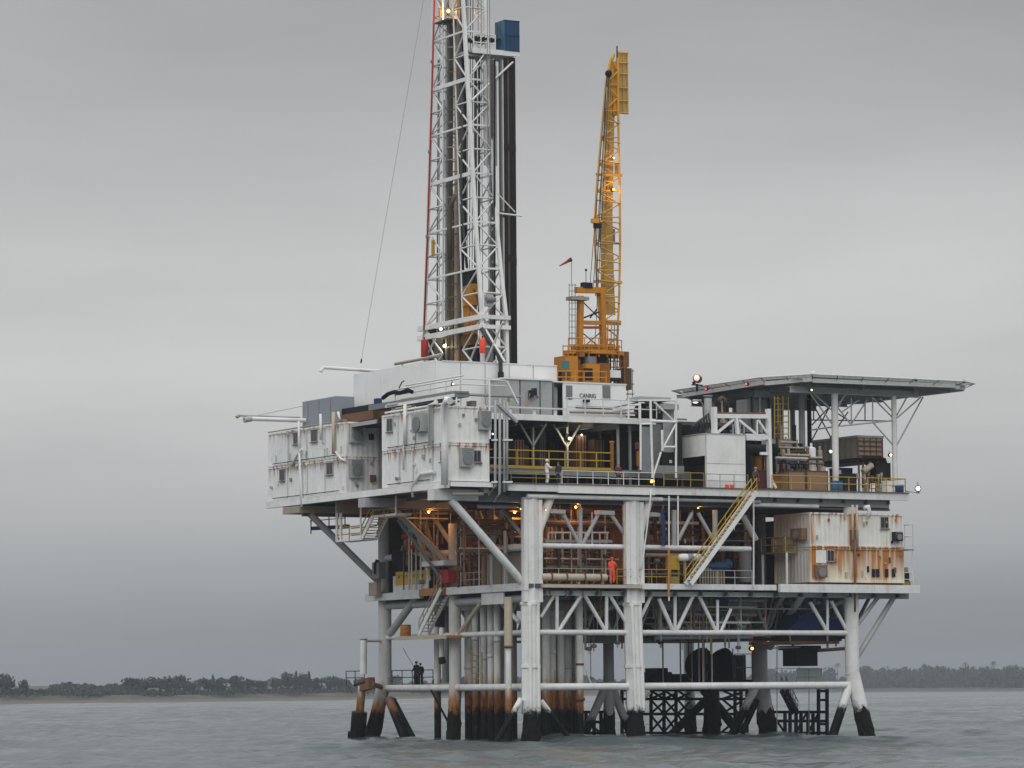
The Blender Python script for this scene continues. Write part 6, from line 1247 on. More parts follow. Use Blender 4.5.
rackset('dense pipework in the orange glow between the two fluted legs', 541, 624, 3.0, 8.5, 12.4, 17.8, 20, 46, BR)
rackset('brown pipe rack between the middle leg and the front stair', 642, 700, 3.5, 9, 12.2, 17.6, 16, 30, BR)
rackset('dark pipe rack behind the front stair', 700, 756, 3.5, 9, 12.2, 17.4, 14, 22)
rackset('tangle of brown pipes at the far left of the cellar deck', 402, 452, 15, 22, 13.5, 17.8, 12, 26, BR)
tb = thing('plate_platform', 'white pipe landing crossing the glow between the fluted legs', 'platform', F(545, 535, 3)); bar(tb, 'deck_edge', F(548, 532.5, 2.6), F(609, 532.5, 2.6), .09, 'white_beam', 'box', .12); bar(tb, 'deck_edge', F(545, 541, 2.4), F(612, 541.5, 2.4), .12, 'grey_light', 'box', .2)
for k in range(9): u = 548 + k * 7.4; bar(tb, 'post', F(u, 532.5, 2.6), F(u, 545, 2.6), .06, 'white_beam', 'cyl6')
# bits seen on the cellar deck front
wt_ = thing('white_tank_horizontal', 'small white horizontal tank beside the foot of the front stair', 'tank', F(690, 565, .4)); a, b_ = F(681.5, 557.5, .6), F(698.5, 557.5, .6); bar(wt_, 'shell', a, b_, .29, 'white', 'cyl'); disc(wt_, 'end_cap', a, .29, 'white'); disc(wt_, 'end_cap', b_, .29, 'white'); bar(wt_, 'band', a.lerp(b_, .3), a.lerp(b_, .62), .297, 'grey_blue', 'cyl')
for u in (684, 696): p = F(u, 560, .6); bar(wt_, 'stand', (p.x, .6, 11.56), p, .07, 'yellow_dull', 'box', .1)
ybx = thing('yellow_locker', 'yellow locker beside the white horizontal tank', 'locker', F(672, 582, .8)); a = F(670.5, 582, .8); c = F(679.5, 555.5, .8); box(ybx, 'body', a.x, c.x, .8, 1.5, 12.7, c.z, 'yellow'); box(ybx, 'lower_frame', a.x, c.x, .85, 1.45, 11.56, 12.2, 'yellow_dull'); box(ybx, 'shelf', a.x - .05, c.x + .05, .8, 1.5, 12.4, 12.48, 'yellow_dull')
for x in (a.x + .05, c.x - .05): bar(ybx, 'leg', (x, .85, 11.56), (x, .85, 12.7), .05, 'yellow_dull', 'cyl6')
ys = thing('striped_bin', 'cream slatted bin behind the stair foot', 'bin', F(712, 582, 1.2)); a = F(703, 582, 1.2); c = F(724, 568, 1.2); box(ys, 'body', a.x, c.x, 1.3, 2.2, 11.56, c.z, 'brown')
for k in range(9): x = a.x + (c.x - a.x) * k / 8; box(ys, 'slat', x - .06, x + .06, 1.2, 1.29, 11.58, c.z + .05, 'tan')
bt = thing('blue_tarp_heap', 'bright blue tarpaulin heaped on the slatted bin beside the stair', 'tarpaulin', F(720, 570, 1.5)); 
bmh = bmesh.new(); bmesh.ops.create_icosphere(bmh, subdivisions=3, radius=1); 
for v in bmh.verts: n_ = math.sin(v.co.x * 3 + 1) * .07 + math.sin(v.co.y * 4 + v.co.z * 3) * .06 - .25 * max(0, v.co.z - .55); v.co *= 1 + n_
me = bpy.data.meshes.new('heap'); bmh.to_mesh(me); bmh.free(); me.materials.append(MATS['blue']); me.polygons.foreach_set('use_smooth', [True] * len(me.polygons)); HEAP = me
p = F(717, 566.5, 1.5); add('heap', me, Matrix.Translation(p) @ Matrix.Diagonal((1.15, .6, .36, 1)), bt); p = F(727, 564, 1.5); add('fold', me, Matrix.Translation(p) @ Matrix.Rotation(1, 4, 'Z') @ Matrix.Diagonal((.5, .4, .42, 1)), bt)
bh = thing('blue_hanging_cloth', 'dark blue cloth hanging beside the middle leg below the main deck', 'cloth', F(663, 545, .4)); vs = []
for k in range(7): v = 508 + k * 6.3; vs += [F(661.5 - .5 * math.sin(k), v, .5 + .1 * math.sin(k * 1.7)), F(664 + .15 * k, v, .45), F(664.5 + .4 * k - (k == 6) * 1.5, v, .62)]
bk = [v + Vector((0, .05, 0)) for v in vs]; fc = []; k = len(vs)
for i in range(6):
    for j in range(2): q = i * 3 + j; fc += [(q, q + 1, q + 4, q + 3), (k + q, k + q + 3, k + q + 4, k + q + 1)]
raw(bh, 'cloth', vs + bk, fc, 'dark_blue', True); bar(bh, 'hook', F(663, 505, .5), F(663, 509, .5), .04, 'grey_steel', 'cyl6')
gp_ = thing('grey_duct', 'long pale duct pipe under the cellar deck behind the front truss', 'duct', F(700, 606, 5)); bar(gp_, 'duct', F(655, 604, 5), F(752, 605, 5), .42, 'grey_light', 'cyl'); bar(gp_, 'end_ring', F(750, 605, 5), F(753.5, 605, 5), .5, 'tan_rust', 'cyl'); bar(gp_, 'duct_branch', F(545, 605, 6), F(622, 606, 6), .4, 'tan', 'cyl')
# lower mezzanine equipment: the dim store below the cellar deck
mq = thing('underdeck_machinery', 'dark machinery boxes hung below the cellar deck behind the lower truss', 'machinery', F(700, 632, 10))
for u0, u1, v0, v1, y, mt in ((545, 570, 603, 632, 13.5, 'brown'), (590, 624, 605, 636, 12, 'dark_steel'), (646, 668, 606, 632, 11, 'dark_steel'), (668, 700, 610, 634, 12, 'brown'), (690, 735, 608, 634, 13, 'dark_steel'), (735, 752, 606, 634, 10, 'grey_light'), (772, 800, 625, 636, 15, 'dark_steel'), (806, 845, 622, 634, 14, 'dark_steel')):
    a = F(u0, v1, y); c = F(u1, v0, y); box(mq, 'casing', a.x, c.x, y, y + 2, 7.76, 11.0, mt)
for k in range(22):
    y = random.uniform(7, 10.5); x = xu(random.uniform(646, 750), y, 9); bar(mq, 'pipe', (x, y, 7.6), (x, y, 11), random.uniform(.04, .1), random.choice(['brown', 'tan', 'grey_steel', 'yellow_dull', 'dark_blue']), 'cyl6')
t = thing('tarped_reel', 'dark covered bundle on the lower walkway level, left of a pair', 'bundle', F(698, 685, 16)); p = F(700, 666, 16); add('cover', HEAP, Matrix.Translation(p) @ Matrix.Diagonal((1.35, 1.0, 1.5, 1)), t); t.children[0].active_material_index = 0
HEAPD = HEAP.copy(); HEAPD.materials.clear(); HEAPD.materials.append(MATS['tarp']); t.children[0].data = HEAPD; bar(t, 'strap', p + Vector((0, -1.02, -1.5)), p + Vector((0, -1.02, 1.45)), .05, 'grey_steel', 'cyl6')
t = thing('tarped_reel', 'dark covered bundle on the lower walkway level, right of a pair', 'bundle', F(722, 685, 16)); p = F(723, 666, 16); add('cover', HEAPD, Matrix.Translation(p) @ Matrix.Rotation(1.3, 4, 'Z') @ Matrix.Diagonal((1.1, 1.15, 1.5, 1)), t); bar(t, 'strap', p + Vector((.3, -1.02, -1.5)), p + Vector((.3, -1.02, 1.4)), .05, 'grey_steel', 'cyl6')
lw = thing('low_deck', 'low dark working deck at walkway height under the middle of the platform', 'deck', F(690, 687, 14)); a, c = xu(648, 14, 4), xu(752, 14, 4); box(lw, 'plating', a, c, 13.6, 22, 4.2, 4.36, 'dark_steel'); box(lw, 'kerb', a, c, 13.5, 13.59, 4.2, 4.5, 'dark_steel')
for u0, u1, v0 in ((648, 672, 672), (658, 668, 668), (672, 690, 674), (736, 746, 655)): x0_, x1_ = xu(u0, 17, 5), xu(u1, 17, 5); box(lw, 'stored_box', x0_, x1_, 17, 19, 4.37, F(u0, v0, 17).z, 'dark_steel')
railing('low_deck_railing', 'thin grey railing round the low working deck near the amber lamp', [(xu(735, 13.8, 5), 13.8, 4.36), (xu(752, 13.8, 5), 13.8, 4.36)], 'grey_steel', 2.2, .9, .04, 3)
lamp('amber lamp lit beside the grey inner leg under the cellar deck', F(752, 648.5, 7), 'lamp_sodium', .18, 8, (1, .6, .2))
# right-hand underside: blue tent, hopper, ladder tower
tn = thing('blue_tent', 'dark blue tent-shaped tarpaulin over gear under the right cellar deck', 'tarpaulin', F(808, 632, 8)); Yt = 3.2; a, b_, c = F(790, 629, Yt), F(806, 611, Yt), F(843, 621, Yt); d = F(846, 630, Yt); dy = Vector((0, 3, 0))
raw(tn, 'canopy', [a, b_, c, d, a + dy, b_ + dy, c + dy, d + dy], [(0, 1, 5, 4), (1, 2, 6, 5), (2, 3, 7, 6), (0, 3, 2, 1), (4, 5, 6, 7)], 'dark_blue')
for q in (a, d): bar(tn, 'pole', (q.x, Yt, 7.2), q, .06, 'grey_steel', 'cyl6')
box(tn, 'gear', a.x + .3, d.x - .2, Yt + .3, Yt + 2.6, 7.42, a.z + .1, 'dark_steel')
hpk = thing('dark_hopper', 'dark square hopper hanging under the right end of the platform', 'hopper', F(807, 666, 7)); a = F(797, 666, 7); c = F(817.5, 650, 7); box(hpk, 'body', a.x, c.x, 7, 9, a.z, c.z, 'dark_steel'); box(hpk, 'rim', a.x - .3, c.x + .2, 6.8, 9.2, c.z, c.z + .35, 'dark_steel'); bar(hpk, 'hanger', (a.x + .3, 8, c.z), (a.x + .3, 8, 7.4), .1, 'dark_steel', 'cyl6'); bar(hpk, 'rust_pipe', F(817, 650.5, 6.5), F(846, 648.5, 6.5), .14, 'rust_steel', 'cyl8')
bar(hpk, 'hose', F(773, 648, 5), F(800, 647, 5), .08, 'grey_light', 'cyl6'); bar(hpk, 'yellow_valve', F(829, 642, 6), F(829, 634, 6), .3, 'yellow_dull', 'box', .4)
railing('low_stage_railing', 'grey railing on the lower stage right of the inner leg', [(xu(775, 6, 5), 6, 4.2), (xu(822, 6, 5), 6, 4.2)], 'grey_light', 1.15, 1.4, .03)
sp_ = thing('splash_panel', 'pale mesh panel behind the lower stage railing', 'panel', F(800, 680, 6.3)); a = F(797, 683, 6.3); c = F(822, 668, 6.3); box(sp_, 'mesh', a.x, c.x, 6.3, 6.34, a.z, c.z, 'grey_light'); bar(sp_, 'rod', F(777, 590, 6.3), F(777, 735, 6.3), .04, 'grey_steel', 'cyl6'); bar(sp_, 'rod', F(809, 668, 6.3), F(809, 735, 6.3), .035, 'grey_steel', 'cyl6')
def lattice(name, label, Y, u0, u1, us, vs_, diag, r=.1):
    t = thing(name, label, 'boat landing', F((u0 + u1) / 2, 738, Y))
    for u in us: bar(t, 'post', F(u, 742, Y), F(u, vs_[0], Y), r * 1.5, 'black_steel', 'cyl8')
    for v in vs_: bar(t, 'rail', F(u0, v, Y), F(u1, v, Y), r * 1.15, 'black_steel', 'cyl8')
    for a, b2 in diag: bar(t, 'diagonal', F(*a, Y), F(*b2, Y), r, 'black_steel', 'cyl8')
    return t
dg = []
for ua, ub in ((650, 664), (664, 677), (677, 690), (722, 740)):
    for va, vb2 in ((690, 699), (699, 714), (714, 732)): dg += [((ua, va), (ub, vb2)), ((ub, va + 3), (ua, vb2))]
lattice('boat_landing', 'black steel lattice boat landing behind the middle legs', 22, 622, 748, (651, 664, 676, 735, 741, 747, 622), (690, 699, 714, 733), dg)
lattice('boat_landing', 'black steel boat landing with ladder tower at the right', 9, 774, 827, (785, 790, 796, 801, 808, 813, 818.5, 827), (712, 721, 733), [((796, 733), (806, 714)), ((808, 733), (818, 714)), ((785, 700), (796, 712)), ((775, 718), (785, 733))])
lt = thing('ladder_tower', 'black ladder tower above the right boat landing', 'ladder', F(822, 735, 9)); [bar(lt, 'stile', F(u, 742, 8.9), F(u, 689, 8.9), .16, 'black_steel', 'box', .3) for u in (818.5, 827)]; [bar(lt, 'rung', F(818.5, v, 8.9), F(827, v, 8.9), .1, 'black_steel', 'box', .2) for v in (691, 700, 712, 724)]
dkb = lattice('boat_landing', 'black steel stub landing behind the conductors', 14, 578, 605, (586, 594, 601), (712, 722, 733), [((586, 722), (601, 733)), ((594, 712), (586, 722))])
st2 = stair('boarding_stair', 'small dark stair down to the right boat landing', F(786, 690, 8.4), F(798, 714, 8.4), .7, 'black_steel', 'grey_steel', n=8, tread='black_steel')

# ================================================================ left stairs and hanging landing
XL = -3.6
hl = thing('hanging_landing', 'white-edged landing with yellow rails hung under the left container modules', 'landing', S(340, 541, XL))
ya, yb, yc_, yd = yu(337, XL, 14.6), yu(362, XL, 14.6), yu(373, XL, 16.4), yu(396, XL, 16.4); zl, zu = S(350, 541, XL).z, S(385, 516.5, XL).z
box(hl, 'lower_grating', XL, XL + 1.3, yb, ya, zl, zl + .18, 'white'); box(hl, 'upper_grating', XL, XL + 1.3, yd, yc_, zu, zu + .18, 'white')
for dx in (0, 1.2): bar(hl, 'stringer', (XL + dx, yb, zl + .1), (XL + dx, yc_, zu + .1), .1, 'white', 'box', .3)
for k in range(1, 8): t_ = k / 8; p = Vector((XL, yb, zl)).lerp(Vector((XL, yc_, zu)), t_); bar(hl, 'tread', p + Vector((.05, 0, .1)), p + Vector((1.15, 0, .1)), .28, 'yellow_dull', 'box', .05)
for u, y, z in ((335, ya, zl), (341, yu(341, XL, 15), zl), (358, yb + .2, zl), (396, yd, zu)): bar(hl, 'hanger', (XL, y, z), (XL, y, 18.4), .12 if u < 350 else .07, 'white', 'cyl8')
for h in (.55, 1.1):
    for dx in (0, 1.25): bar(hl, 'rail', (XL + dx, ya, zl + h), (XL + dx, yb, zl + h), .05, 'yellow', 'cyl6'); bar(hl, 'rail', (XL + dx, yb, zl + h), (XL + dx, yc_, zu + h), .05, 'yellow', 'cyl6'); bar(hl, 'rail', (XL + dx, yc_, zu + h), (XL + dx, yd, zu + h), .05, 'yellow', 'cyl6')
for y, z in ((yb, zl), (yc_, zu), ((yc_ + yd) / 2, zu), ((ya + yb) / 2, zl)): bar(hl, 'post', (XL, y, z), (XL, y, z + 1.15), .05, 'yellow', 'cyl6')
fl2 = thing('work_float', 'small blue-grey work stage slung beneath the far left modules', 'stage', S(330, 530, -2)); a, b_ = S(312, 528.5, -2.0), S(349, 526.5, -2.0); bar(fl2, 'beam', a, b_, .16, 'dark_blue', 'box', .3); bar(fl2, 'rail', S(310, 521, -2), S(345, 518, -2), .04, 'grey_steel', 'cyl6')
for u, v0, v1 in ((311, 512, 534), (329, 510, 528), (345, 510, 527)): bar(fl2, 'hanger', S(u, v0 - 6, -2), S(u, v1, -2), .05, 'dark_steel', 'cyl6')
bar(fl2, 'yellow_tray', S(337, 526, -2.1), S(347, 525, -2.1), .2, 'yellow', 'box', .12)
stair('left_stair', 'steep grey stair from the cellar deck down to the rusty landing', (1.2, yu(441, 1.2, 11.5), 11.5), (1.2, yu(419, 1.2, 8.1), 8.1), .8, 'white', 'tan', True, 14)
stair('left_upper_stair', 'stair with yellow rails rising beside the dark tarpaulin to the module deck', (1.0, yu(430, 1.0, 12), 12.2), (1.0, yu(414, 1.0, 17), 16.8), .8, 'grey_light', 'yellow', True, 16)
sl2 = thing('stair_landing', 'white landing with red box beside the left stairs', 'landing', S(434, 566, 1)); y0_, y1_ = yu(446, 1, 13), yu(424, 1, 13); box(sl2, 'plate', .8, 2.2, y0_, y1_, S(435, 566, 1).z, S(435, 561, 1).z, 'white'); p = S(446, 577, 1.6); box(sl2, 'red_box', 1.3, 2.0, p.y - .9, p.y + .9, p.z - .45, p.z + .55, 'red'); 
rl = thing('rusty_landing', 'rust-orange landing with an orange barrel at the foot of the left stair', 'landing', S(430, 637, 1)); y0_, y1_ = yu(448, 1, 8), yu(397, 1, 8); box(rl, 'plate', .9, 2.2, y0_, y1_, 7.75, 7.95, 'rust_orange'); box(rl, 'edge', .8, .89, y0_, y1_, 7.7, 8.0, 'tan_rust')
drum('rust-orange barrel on the landing below the yellow sign', 1.5, yu(405.5, 1.5, 8.4), 7.96, 'rust_orange', .42, .95)
for nm, u, y, lb in (('yl', 478, 8, 'yellow ladder frame among the conductors at the left'),):
    t = thing('yellow_ladder', lb, 'ladder', S(478, 685, 3.2)); [bar(t, 'stile', S(u_, 652, 3.3), S(u_, 686, 3.3), .06, 'yellow_dull', 'cyl6') for u_ in (472, 482)]; [bar(t, 'rung', S(472, v, 3.3), S(482, v, 3.3), .045, 'yellow_dull', 'cyl6') for v in (655, 661, 667, 673, 679)]

# ================================================================ sodium lamps of the process level
for k, (u, v, y, pw, lb) in enumerate(((575.5, 507, 2.6, 60, 'amber lamp under the main deck between the two fluted legs'), (698, 508, 2.0, 45, 'amber lamp under the main deck above the front stair'), (428.5, 512, 13.5, 110, 'amber lamp under the left modules near the far tarpaulin'), (520.5, 509, .1, 2, 'small amber lamp at the top of the front corner leg'), (545.5, 510, .2, 2, 'small amber lamp on the knee brace of the front corner leg'))):
    lamp(lb, F(u, v, y), 'lamp_sodium', .15 if pw > 50 else .07, pw, (1, .36, .06), (0, -1, -.3))
for k, (x, y, pw) in enumerate(((5, 8, 170), (4.2, 13, 150), (8.5, 10, 170), (13.5, 9, 120), (17, 9, 80))):
    lamp(['amber lamp deep inside behind the front corner leg', 'amber lamp deep inside over the dark gap of the cellar deck', 'amber lamp deep inside above the wellheads', 'amber lamp deep inside behind the middle leg', 'amber lamp deep inside behind the stair'][k], (x, y, 17.2), 'lamp_sodium', .15, pw, (1, .34, .05), (0, -.6, -.8))

# ================================================================ people
def person(label, pos, head, cloth, skin_top=None, hat=None, pose='stand', h=1.76, boots='boot', legs=None, bulk=1.0):
    """one skinned body posed by joints, clothing as a slightly larger skin over torso and limbs"""
    pos = Vector(pos); t = thing('person', label, 'person', pos)
    k = h / 1.76; Rz = Matrix.Rotation(head, 4, 'Z')
    J = {'pelvis': (0, 0, .95), 'belly': (0, .02, 1.12), 'chest': (0, .02, 1.32), 'neck': (0, 0, 1.50), 'head0': (0, -.02, 1.58), 'head1': (0, -.03, 1.68), 'head2': (0, -.02, 1.745), 'nose': (0, -.125, 1.645)}
    if pose == 'stand': arms = [((.19, .01, 1.42), (.25, .03, 1.15), (.24, -.08, .91), (.24, -.11, .83))] * 2; lg = [((.10, 0, .90), (.11, -.02, .50), (.11, .02, .09), (.12, -.15, .04))] * 2
    elif pose == 'reach': arms = [((.19, .01, 1.42), (.24, -.10, 1.20), (.16, -.34, 1.18), (.13, -.42, 1.19))] * 2; lg = [((.10, 0, .90), (.12, -.06, .50), (.12, .02, .09), (.13, -.15, .04))] * 2
    else: arms = [((.19, .01, 1.42), (.27, -.04, 1.17), (.20, -.24, 1.02), (.18, -.31, 1.0))] * 2; lg = [((.10, 0, .90), (.13, -.08, .50), (.13, .06, .09), (.13, -.11, .04))] * 2
    V = []; E = []; Rr = []
    def v(p, r): V.append(Vector(p) * k); Rr.append((r[0] * k, r[1] * k) if isinstance(r, tuple) else (r * k, r * k)); return len(V) - 1
    def build(name, joints, mat, hands):
        me = bpy.data.meshes.new(name); me.from_pydata([tuple(p) for p in V], E, []); me.materials.append(MATS[mat])
        o = add(name, me, Matrix.Translation(pos) @ Rz, t); sk = o.modifiers.new('skin', 'SKIN'); sk.use_smooth_shade = True
        for i, rr_ in enumerate(Rr): me.skin_vertices[0].data[i].radius = rr_; me.skin_vertices[0].data[i].use_root = (i == 0)
        sub = o.modifiers.new('sub', 'SUBSURF'); sub.levels = 1; sub.render_levels = 1; return o
    # body
    pel = v(J['pelvis'], (.13, .10)); be = v(J['belly'], (.12, .09)); cs = v(J['chest'], (.155, .105)); nk = v(J['neck'], .055); h0 = v(J['head0'], (.065, .075)); h1 = v(J['head1'], (.078, .10)); h2 = v(J['head2'], (.06, .075)); nz = v(J['nose'], .016)
    E += [(pel, be), (be, cs), (cs, nk), (nk, h0), (h0, h1), (h1, h2), (h1, nz)]
    for s, a, l in ((1, arms[0], lg[0]), (-1, arms[1], lg[1])):
        q = [Vector((p[0] * s, p[1], p[2])) for p in a]; i0 = v(q[0], .062); i1 = v(q[1], .047); i2 = v(q[2], .033); i3 = v(q[3], (.04, .022)); E += [(cs, i0), (i0, i1), (i1, i2), (i2, i3)]
        d = (q[3] - q[2]).normalized(); sd = Vector((s, 0, 0))
        for j, (o_, L) in enumerate(((-.026, .07), (-.009, .08), (.009, .075), (.026, .06))):
            f0 = v(q[3] + d * .05 + Vector((0, o_, 0)), .009); f1 = v(q[3] + d * (.05 + L * .55) + Vector((-.008 * s, o_, -.008)), .009); f2 = v(q[3] + d * (.05 + L) + Vector((-.022 * s, o_, -.02)), .008); E += [(i3, f0), (f0, f1), (f1, f2)]
        th = v(q[3] + d * .02 + Vector((-.035 * s, -.03, 0)), .011); t2 = v(q[3] + d * .06 + Vector((-.05 * s, -.035, -.01)), .009); E += [(i3, th), (th, t2)]
        q = [Vector((p[0] * s, p[1], p[2])) for p in l]; l0 = v(q[0], .09); l1 = v(q[1], .06); l2 = v(q[2], .042); l3 = v(q[3], (.045, .035)); E += [(pel, l0), (l0, l1), (l1, l2), (l2, l3)]
    build('body', J, 'skin', True)
    V.clear(); E.clear(); Rr.clear()
    pel = v(J['pelvis'], (.155 * bulk, .125 * bulk)); be = v(J['belly'], (.15 * bulk, .115 * bulk)); cs = v(J['chest'], (.185 * bulk, .13 * bulk)); nk = v((0, 0, 1.47), .075); E += [(pel, be), (be, cs), (cs, nk)]
    up_end = len(V)
    for s, a, l in ((1, arms[0], lg[0]), (-1, arms[1], lg[1])):
        q = [Vector((p[0] * s, p[1], p[2])) for p in a]; i0 = v(q[0], .083 * bulk); i1 = v(q[1], .065 * bulk); i2 = v(q[2], .055 * bulk); E += [(cs, i0), (i0, i1), (i1, i2)]
        if legs is None: q = [Vector((p[0] * s, p[1], p[2])) for p in l]; l0 = v(q[0], .115 * bulk); l1 = v(q[1], .085 * bulk); l2 = v(q[2], .078 * bulk); E += [(pel, l0), (l0, l1), (l1, l2)]
    build('coverall' if legs is None else 'jacket', J, cloth, False)
    if legs:
        V.clear(); E.clear(); Rr.clear(); pel = v((0, 0, .93), (.158, .128))
        for s, l in ((1, lg[0]), (-1, lg[1])): q = [Vector((p[0] * s, p[1], p[2])) for p in l]; l0 = v(q[0], .115); l1 = v(q[1], .085); l2 = v(q[2], .075); E += [(pel, l0), (l0, l1), (l1, l2)]
        build('trousers', J, legs, False)
    M0 = Matrix.Translation(pos) @ Rz
    for s in (-1, 1):
        l = lg[0]; p = Vector((l[2][0] * s, l[2][1] - .05, .0)) * k; add('boot', unit('dome', boots), M0 @ Matrix.Translation(p + Vector((0, -.03, .06))) @ Matrix.Diagonal((.06 * k, .14 * k, .07 * k, 1)), t)
    add('hard_hat' if hat not in (None, 'hair') else 'hair', unit('dome', hat or 'hair'), M0 @ Matrix.Translation(Vector((0, -.01, 1.70)) * k) @ Matrix.Diagonal((.115 * k, .135 * k, .085 * k, 1)), t)
    for s in (-1, 1): add('eye', unit('dome', 'ink'), M0 @ Matrix.Translation(Vector((.034 * s, -.118, 1.665)) * k) @ Matrix.Diagonal((.012, .008, .008, 1)), t)
    return t
person('worker in white coveralls and white hard hat standing at the front deck edge', (xu(547, .5, 19.5), .5, MD - .06), R_(70), 'coverall_white', hat='white', pose='reach', boots='boot', h=1.84, bulk=1.2)
person('worker in dark clothing standing to the right of the white-clad worker', (xu(558.5, 1.0, 19.5), 1.0, MD - .06), R_(-60), 'cloth_blue', hat='cloth_brown', pose='stand', h=1.72)
person('worker in bright orange-red jacket bending on the cellar deck beside the middle leg', (xu(612, .9, 12.5), .9, 11.56), R_(120), 'orange_red', hat='orange_red', pose='reach', h=2.0, bulk=1.3)
person('dark-clad figure on the lower walkway, the taller left one of two', (2.95, yu(416.5, 2.95, 5), WK + .27), R_(200), 'cloth_dark', hat='hair', pose='stride', h=1.8, bulk=1.25)
person('dark-clad figure on the lower walkway, the shorter right one of two', (3.0, yu(420.5, 3.0, 5), WK + .27), R_(170), 'cloth_dark', hat='hair', pose='stand', h=1.66, legs='cloth_dark', bulk=1.2)
person('worker in grey-brown jacket and pale hard hat at the head of the front stair', (xu(755.6, 1.0, 19.5), 1.0, MD - .06), R_(10), 'brown', hat='tan', pose='stand', legs='cloth_dark')
person('worker in red-brown jacket standing by the guard rail below the grey stair tower', (xu(618.5, 1.1, 19.5), 1.1, MD - .06), R_(-20), 'cloth_brown', hat='rust_orange', pose='stand', legs='cloth_brown')
fr_ = thing('fishing_rod', 'thin rod held up by the taller figure on the lower walkway', 'rod', S(412, 668, 2.8)); tubepath(fr_, 'rod', [S(414, 667, 2.8), S(408, 657, 2.8), S(403, 648, 2.7)], .02, 'dark_steel', 6); bar(fr_, 'grip', S(415.5, 670, 2.8), S(414, 667, 2.8), .03, 'brown', 'cyl6')

# ================================================================ inner bracing and small fittings
random.seed(17)
for Y in (6.5, 13.0):
    for a, b_ in zip(np.linspace(3.2, 29, 12)[:-1], np.linspace(3.2, 29, 12)[1:]):
        mid = (a + b_) / 2
        bar(jk, 'inner_brace', (a, Y, 8.05), (mid, Y, 10.6), .11, 'white_beam', 'cyl6'); bar(jk, 'inner_brace', (mid, Y, 10.6), (b_, Y, 8.05), .11, 'white_beam', 'cyl6')
    bar(jk, 'inner_chord', (2.6, Y, 8.0), (30.2, Y, 8.0), .16, 'white_beam', 'cyl8')
for a, b_ in (((2.6, 13, 10.6), (11, 25, 8)), ((11, 13, 8), (11, 1, 10.6)), ((11, 13, 8), (11, 25, 10.6)), ((30.5, 13, 8), (30.6, 1.2, 10.6)), ((30.3, 13, 8), (30.8, 25, 10.6))): bar(jk, 'inner_brace', a, b_, .16, 'white_beam', 'cyl8')
uc = thing('underdeck_pipework', 'pale pipes, valves and hangers strung below the cellar deck', 'pipes', (12, 4, 8))
for k in range(46):
    y = random.uniform(2.2, 6.2); u = random.uniform(643, 846) if k % 4 else random.uniform(585, 625); x = xu(u, y, 9); r = random.choice([.035, .05, .07, .1]); z1 = random.choice([11, 11, 9.4]); z0 = random.uniform(6.4, 9.2)
    mt = random.choice(['white_beam', 'grey_light', 'tan', 'rust_steel', 'grey_steel', 'white_rail', 'yellow_dull'])
    bar(uc, 'hanger_pipe', (x, y, z0), (x, y, z1), r, mt, 'cyl6')
    if k % 3 == 0: bar(uc, 'valve', (x - .18, y, z0 + .4), (x + .18, y, z0 + .4), .14, random.choice(['dark_steel', 'red', 'grey_steel']), 'cyl8')
for k in range(20):
    y = random.uniform(2.5, 7); z = random.uniform(8.3, 10.9); a = xu(random.uniform(643, 730), y, z); bar(uc, 'run_pipe', (a, y, z), (a + random.uniform(3, 9), y, z), random.choice([.05, .07, .1, .14]), random.choice(['white_beam', 'grey_light', 'tan', 'grey_steel', 'rust_steel']), 'cyl8')
for k in range(12):
    y = random.uniform(5, 12); z = random.uniform(4.5, 7); a = xu(random.uniform(590, 740), y, z); bar(uc, 'low_pipe', (a, y, 4.1), (a, y, 7.6), random.choice([.03, .05, .07]), random.choice(['grey_light', 'grey_steel', 'dark_steel', 'tan']), 'cyl6')
# wall fittings on the accommodation modules
for t, y0, y1, zb, zt2 in ((al, MA0, MA1, 18.9, ZM), (au, MA0, MA1, ZM + .03, RD), (bl_, MB0, MB1, 18.9, ZM), (bu, MB0, MB1, ZM + .03, RD)):
    for k in range(1, 4):
        y = y0 + (y1 - y0) * k / 4 + random.uniform(-.3, .3); box(t, 'stiffener', -5.03, -4.99, y - .06, y + .06, zb + .1, zt2 - .1, 'white_rail')
    for k in range(6):
        y = random.uniform(y0 + .4, y1 - .5); z = random.uniform(zb + .3, zt2 - .4); w = random.uniform(.08, .22); box(t, 'fitting', -5.12, -4.95, y, y + w, z, z + random.uniform(.12, .35), random.choice(['grey_steel', 'grey_light', 'grey_light', 'white_rail', 'white']))
    yq = random.uniform(y0 + 1, y0 + 3); bar(t, 'cable_run', (-5.06, yq, zb + .22), (-5.06, y1 - 1, zb + .22), .035, 'dark_steel', 'cyl6'); bar(t, 'cable_run', (-5.06, y0 + .4, zt2 - .25), (-5.06, y1 - 2, zt2 - .25), .03, 'tan_rust', 'cyl6')
    for k in range(4):
        x = random.uniform(-4.7, -1.8); z = random.uniform(zb + .2, zt2 - .4); box(t, 'fitting', x, x + .15, y0 - .09, y0 + .05, z, z + .2, random.choice(['grey_steel', 'grey_light', 'white_rail']))
for t, zb, zt2 in ((cl_, 11.85, 14.5), (cu_, 14.54, 17.2)):
    for k in range(10):
        x = random.uniform(XC0 + .2, XC1 - .3); z = random.uniform(zb + .2, zt2 - .4); box(t, 'fitting', x, x + random.uniform(.06, .16), -.1, .05, z, z + random.uniform(.1, .5), random.choice(['rust_steel', 'rust_orange', 'tan_rust', 'dark_steel']))
rc = thing('roof_clutter', 'pipes, trays and brackets piled along the tops of the front container modules', 'pipes', (-4, 3, RD))
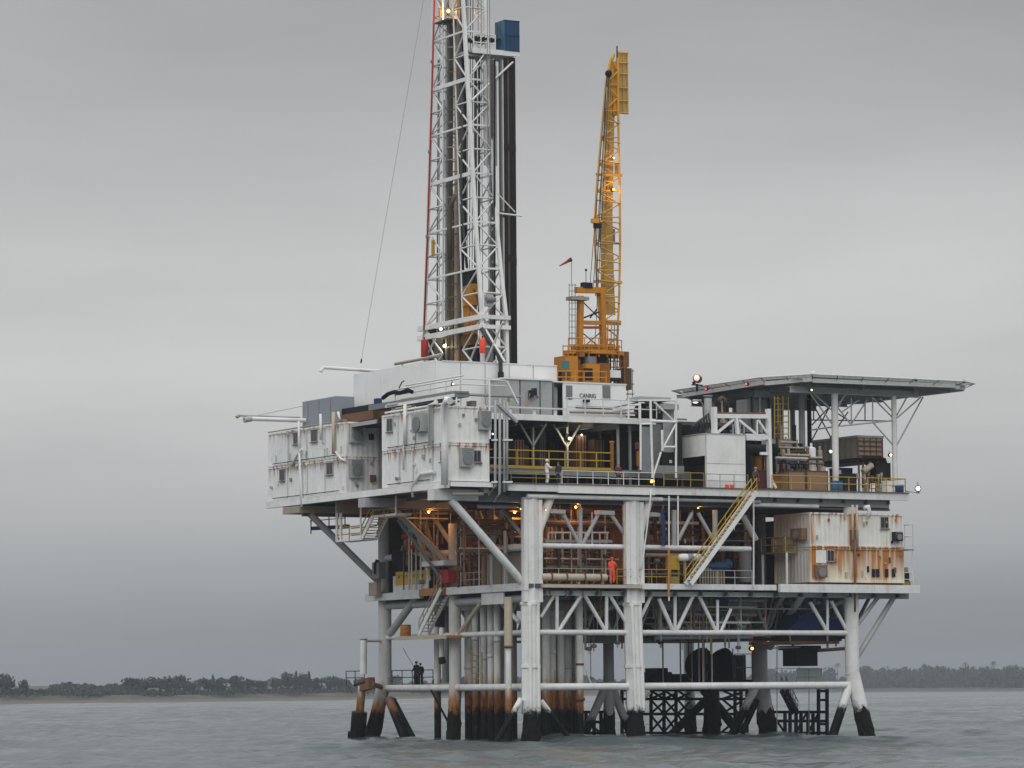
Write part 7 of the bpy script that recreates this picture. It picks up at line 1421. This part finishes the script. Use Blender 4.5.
for k in range(22):
    y = random.uniform(-.1, 9); L = random.uniform(1.5, 6); x = random.uniform(-4.9, -2.2); z = RD + random.uniform(.05, .9); bar(rc, 'pipe', (x, y, z), (x, min(y + L, 10.3), z), random.choice([.04, .06, .09, .12]), random.choice(['grey_light', 'white_rail', 'dark_steel', 'tan', 'grey_steel', 'white']), 'cyl8')
for k in range(9):
    y = random.uniform(0, 9); x = random.uniform(-4.8, -2.5); h = random.uniform(.2, .7); box(rc, 'bracket', x, x + random.uniform(.15, .5), y, y + random.uniform(.2, .9), RD, RD + h, random.choice(['grey_steel', 'dark_steel', 'white', 'tan']))
dq = thing('deck_clutter', 'jumble of small machinery, valves and boxes on the deck beneath the helideck', 'machinery', (24, 4, MD))
for k in range(60):
    u = random.choice([random.uniform(776, 806), random.uniform(838, 888)]); y = random.uniform(2.6, 6.5); x = xu(u, y, 20); z = MD + random.uniform(.3, 2.6 if u < 810 else 1.6); mt = random.choice(['grey_steel', 'dark_steel', 'brown', 'tan', 'grey_light', 'rust_steel', 'dark_blue', 'red'])
    w = random.uniform(.08, .4); bar(dq, 'stand', (x, y, MD - .07), (x, y, z), random.uniform(.03, .08), mt, 'cyl6'); box(dq, 'unit', x - w / 2, x + w / 2, y - w / 2, y + w / 2, z - .05, z + random.uniform(.15, .5), mt)
for k in range(16):
    y = random.uniform(2.6, 6.5); z = MD + random.uniform(.5, 3.4); a = xu(random.uniform(772, 800), y, z); bar(dq, 'run_pipe', (a, y, z), (a + random.uniform(.8, 3.2), y, z), random.choice([.04, .07, .1]), random.choice(['grey_light', 'grey_steel', 'tan', 'brown', 'yellow_dull']), 'cyl8')

bp_ = thing('blue_sheet', 'blue sheet hung behind the lower truss right of the middle leg', 'tarpaulin', F(722, 612, 4)); vs = []
for k in range(6): v = 598 + k * 3.6; vs += [F(717 + math.sin(k) * .6, v, 3.4), F(722, v, 3.3 + .1 * math.sin(k * 2)), F(729 - k * .5, v, 3.45)]
bk = [v + Vector((0, .05, 0)) for v in vs]; fc = []; k = len(vs)
for i in range(5):
    for j in range(2): q = i * 3 + j; fc += [(q, q + 1, q + 4, q + 3), (k + q, k + q + 3, k + q + 4, k + q + 1)]
raw(bp_, 'sheet', vs + bk, fc, 'blue', True); bar(bp_, 'line', F(715, 597.5, 3.4), F(731, 597.5, 3.4), .03, 'grey_steel', 'cyl6')
for k in range(9):
    u = 773 + k * 8.4; bar(jk, 'inner_brace', F(u, 597, 5.5), F(u + random.choice([-7, 7, 9]), 632, 5.5), random.choice([.07, .1, .14]), random.choice(['white_beam', 'grey_light', 'grey_steel']), 'cyl8')
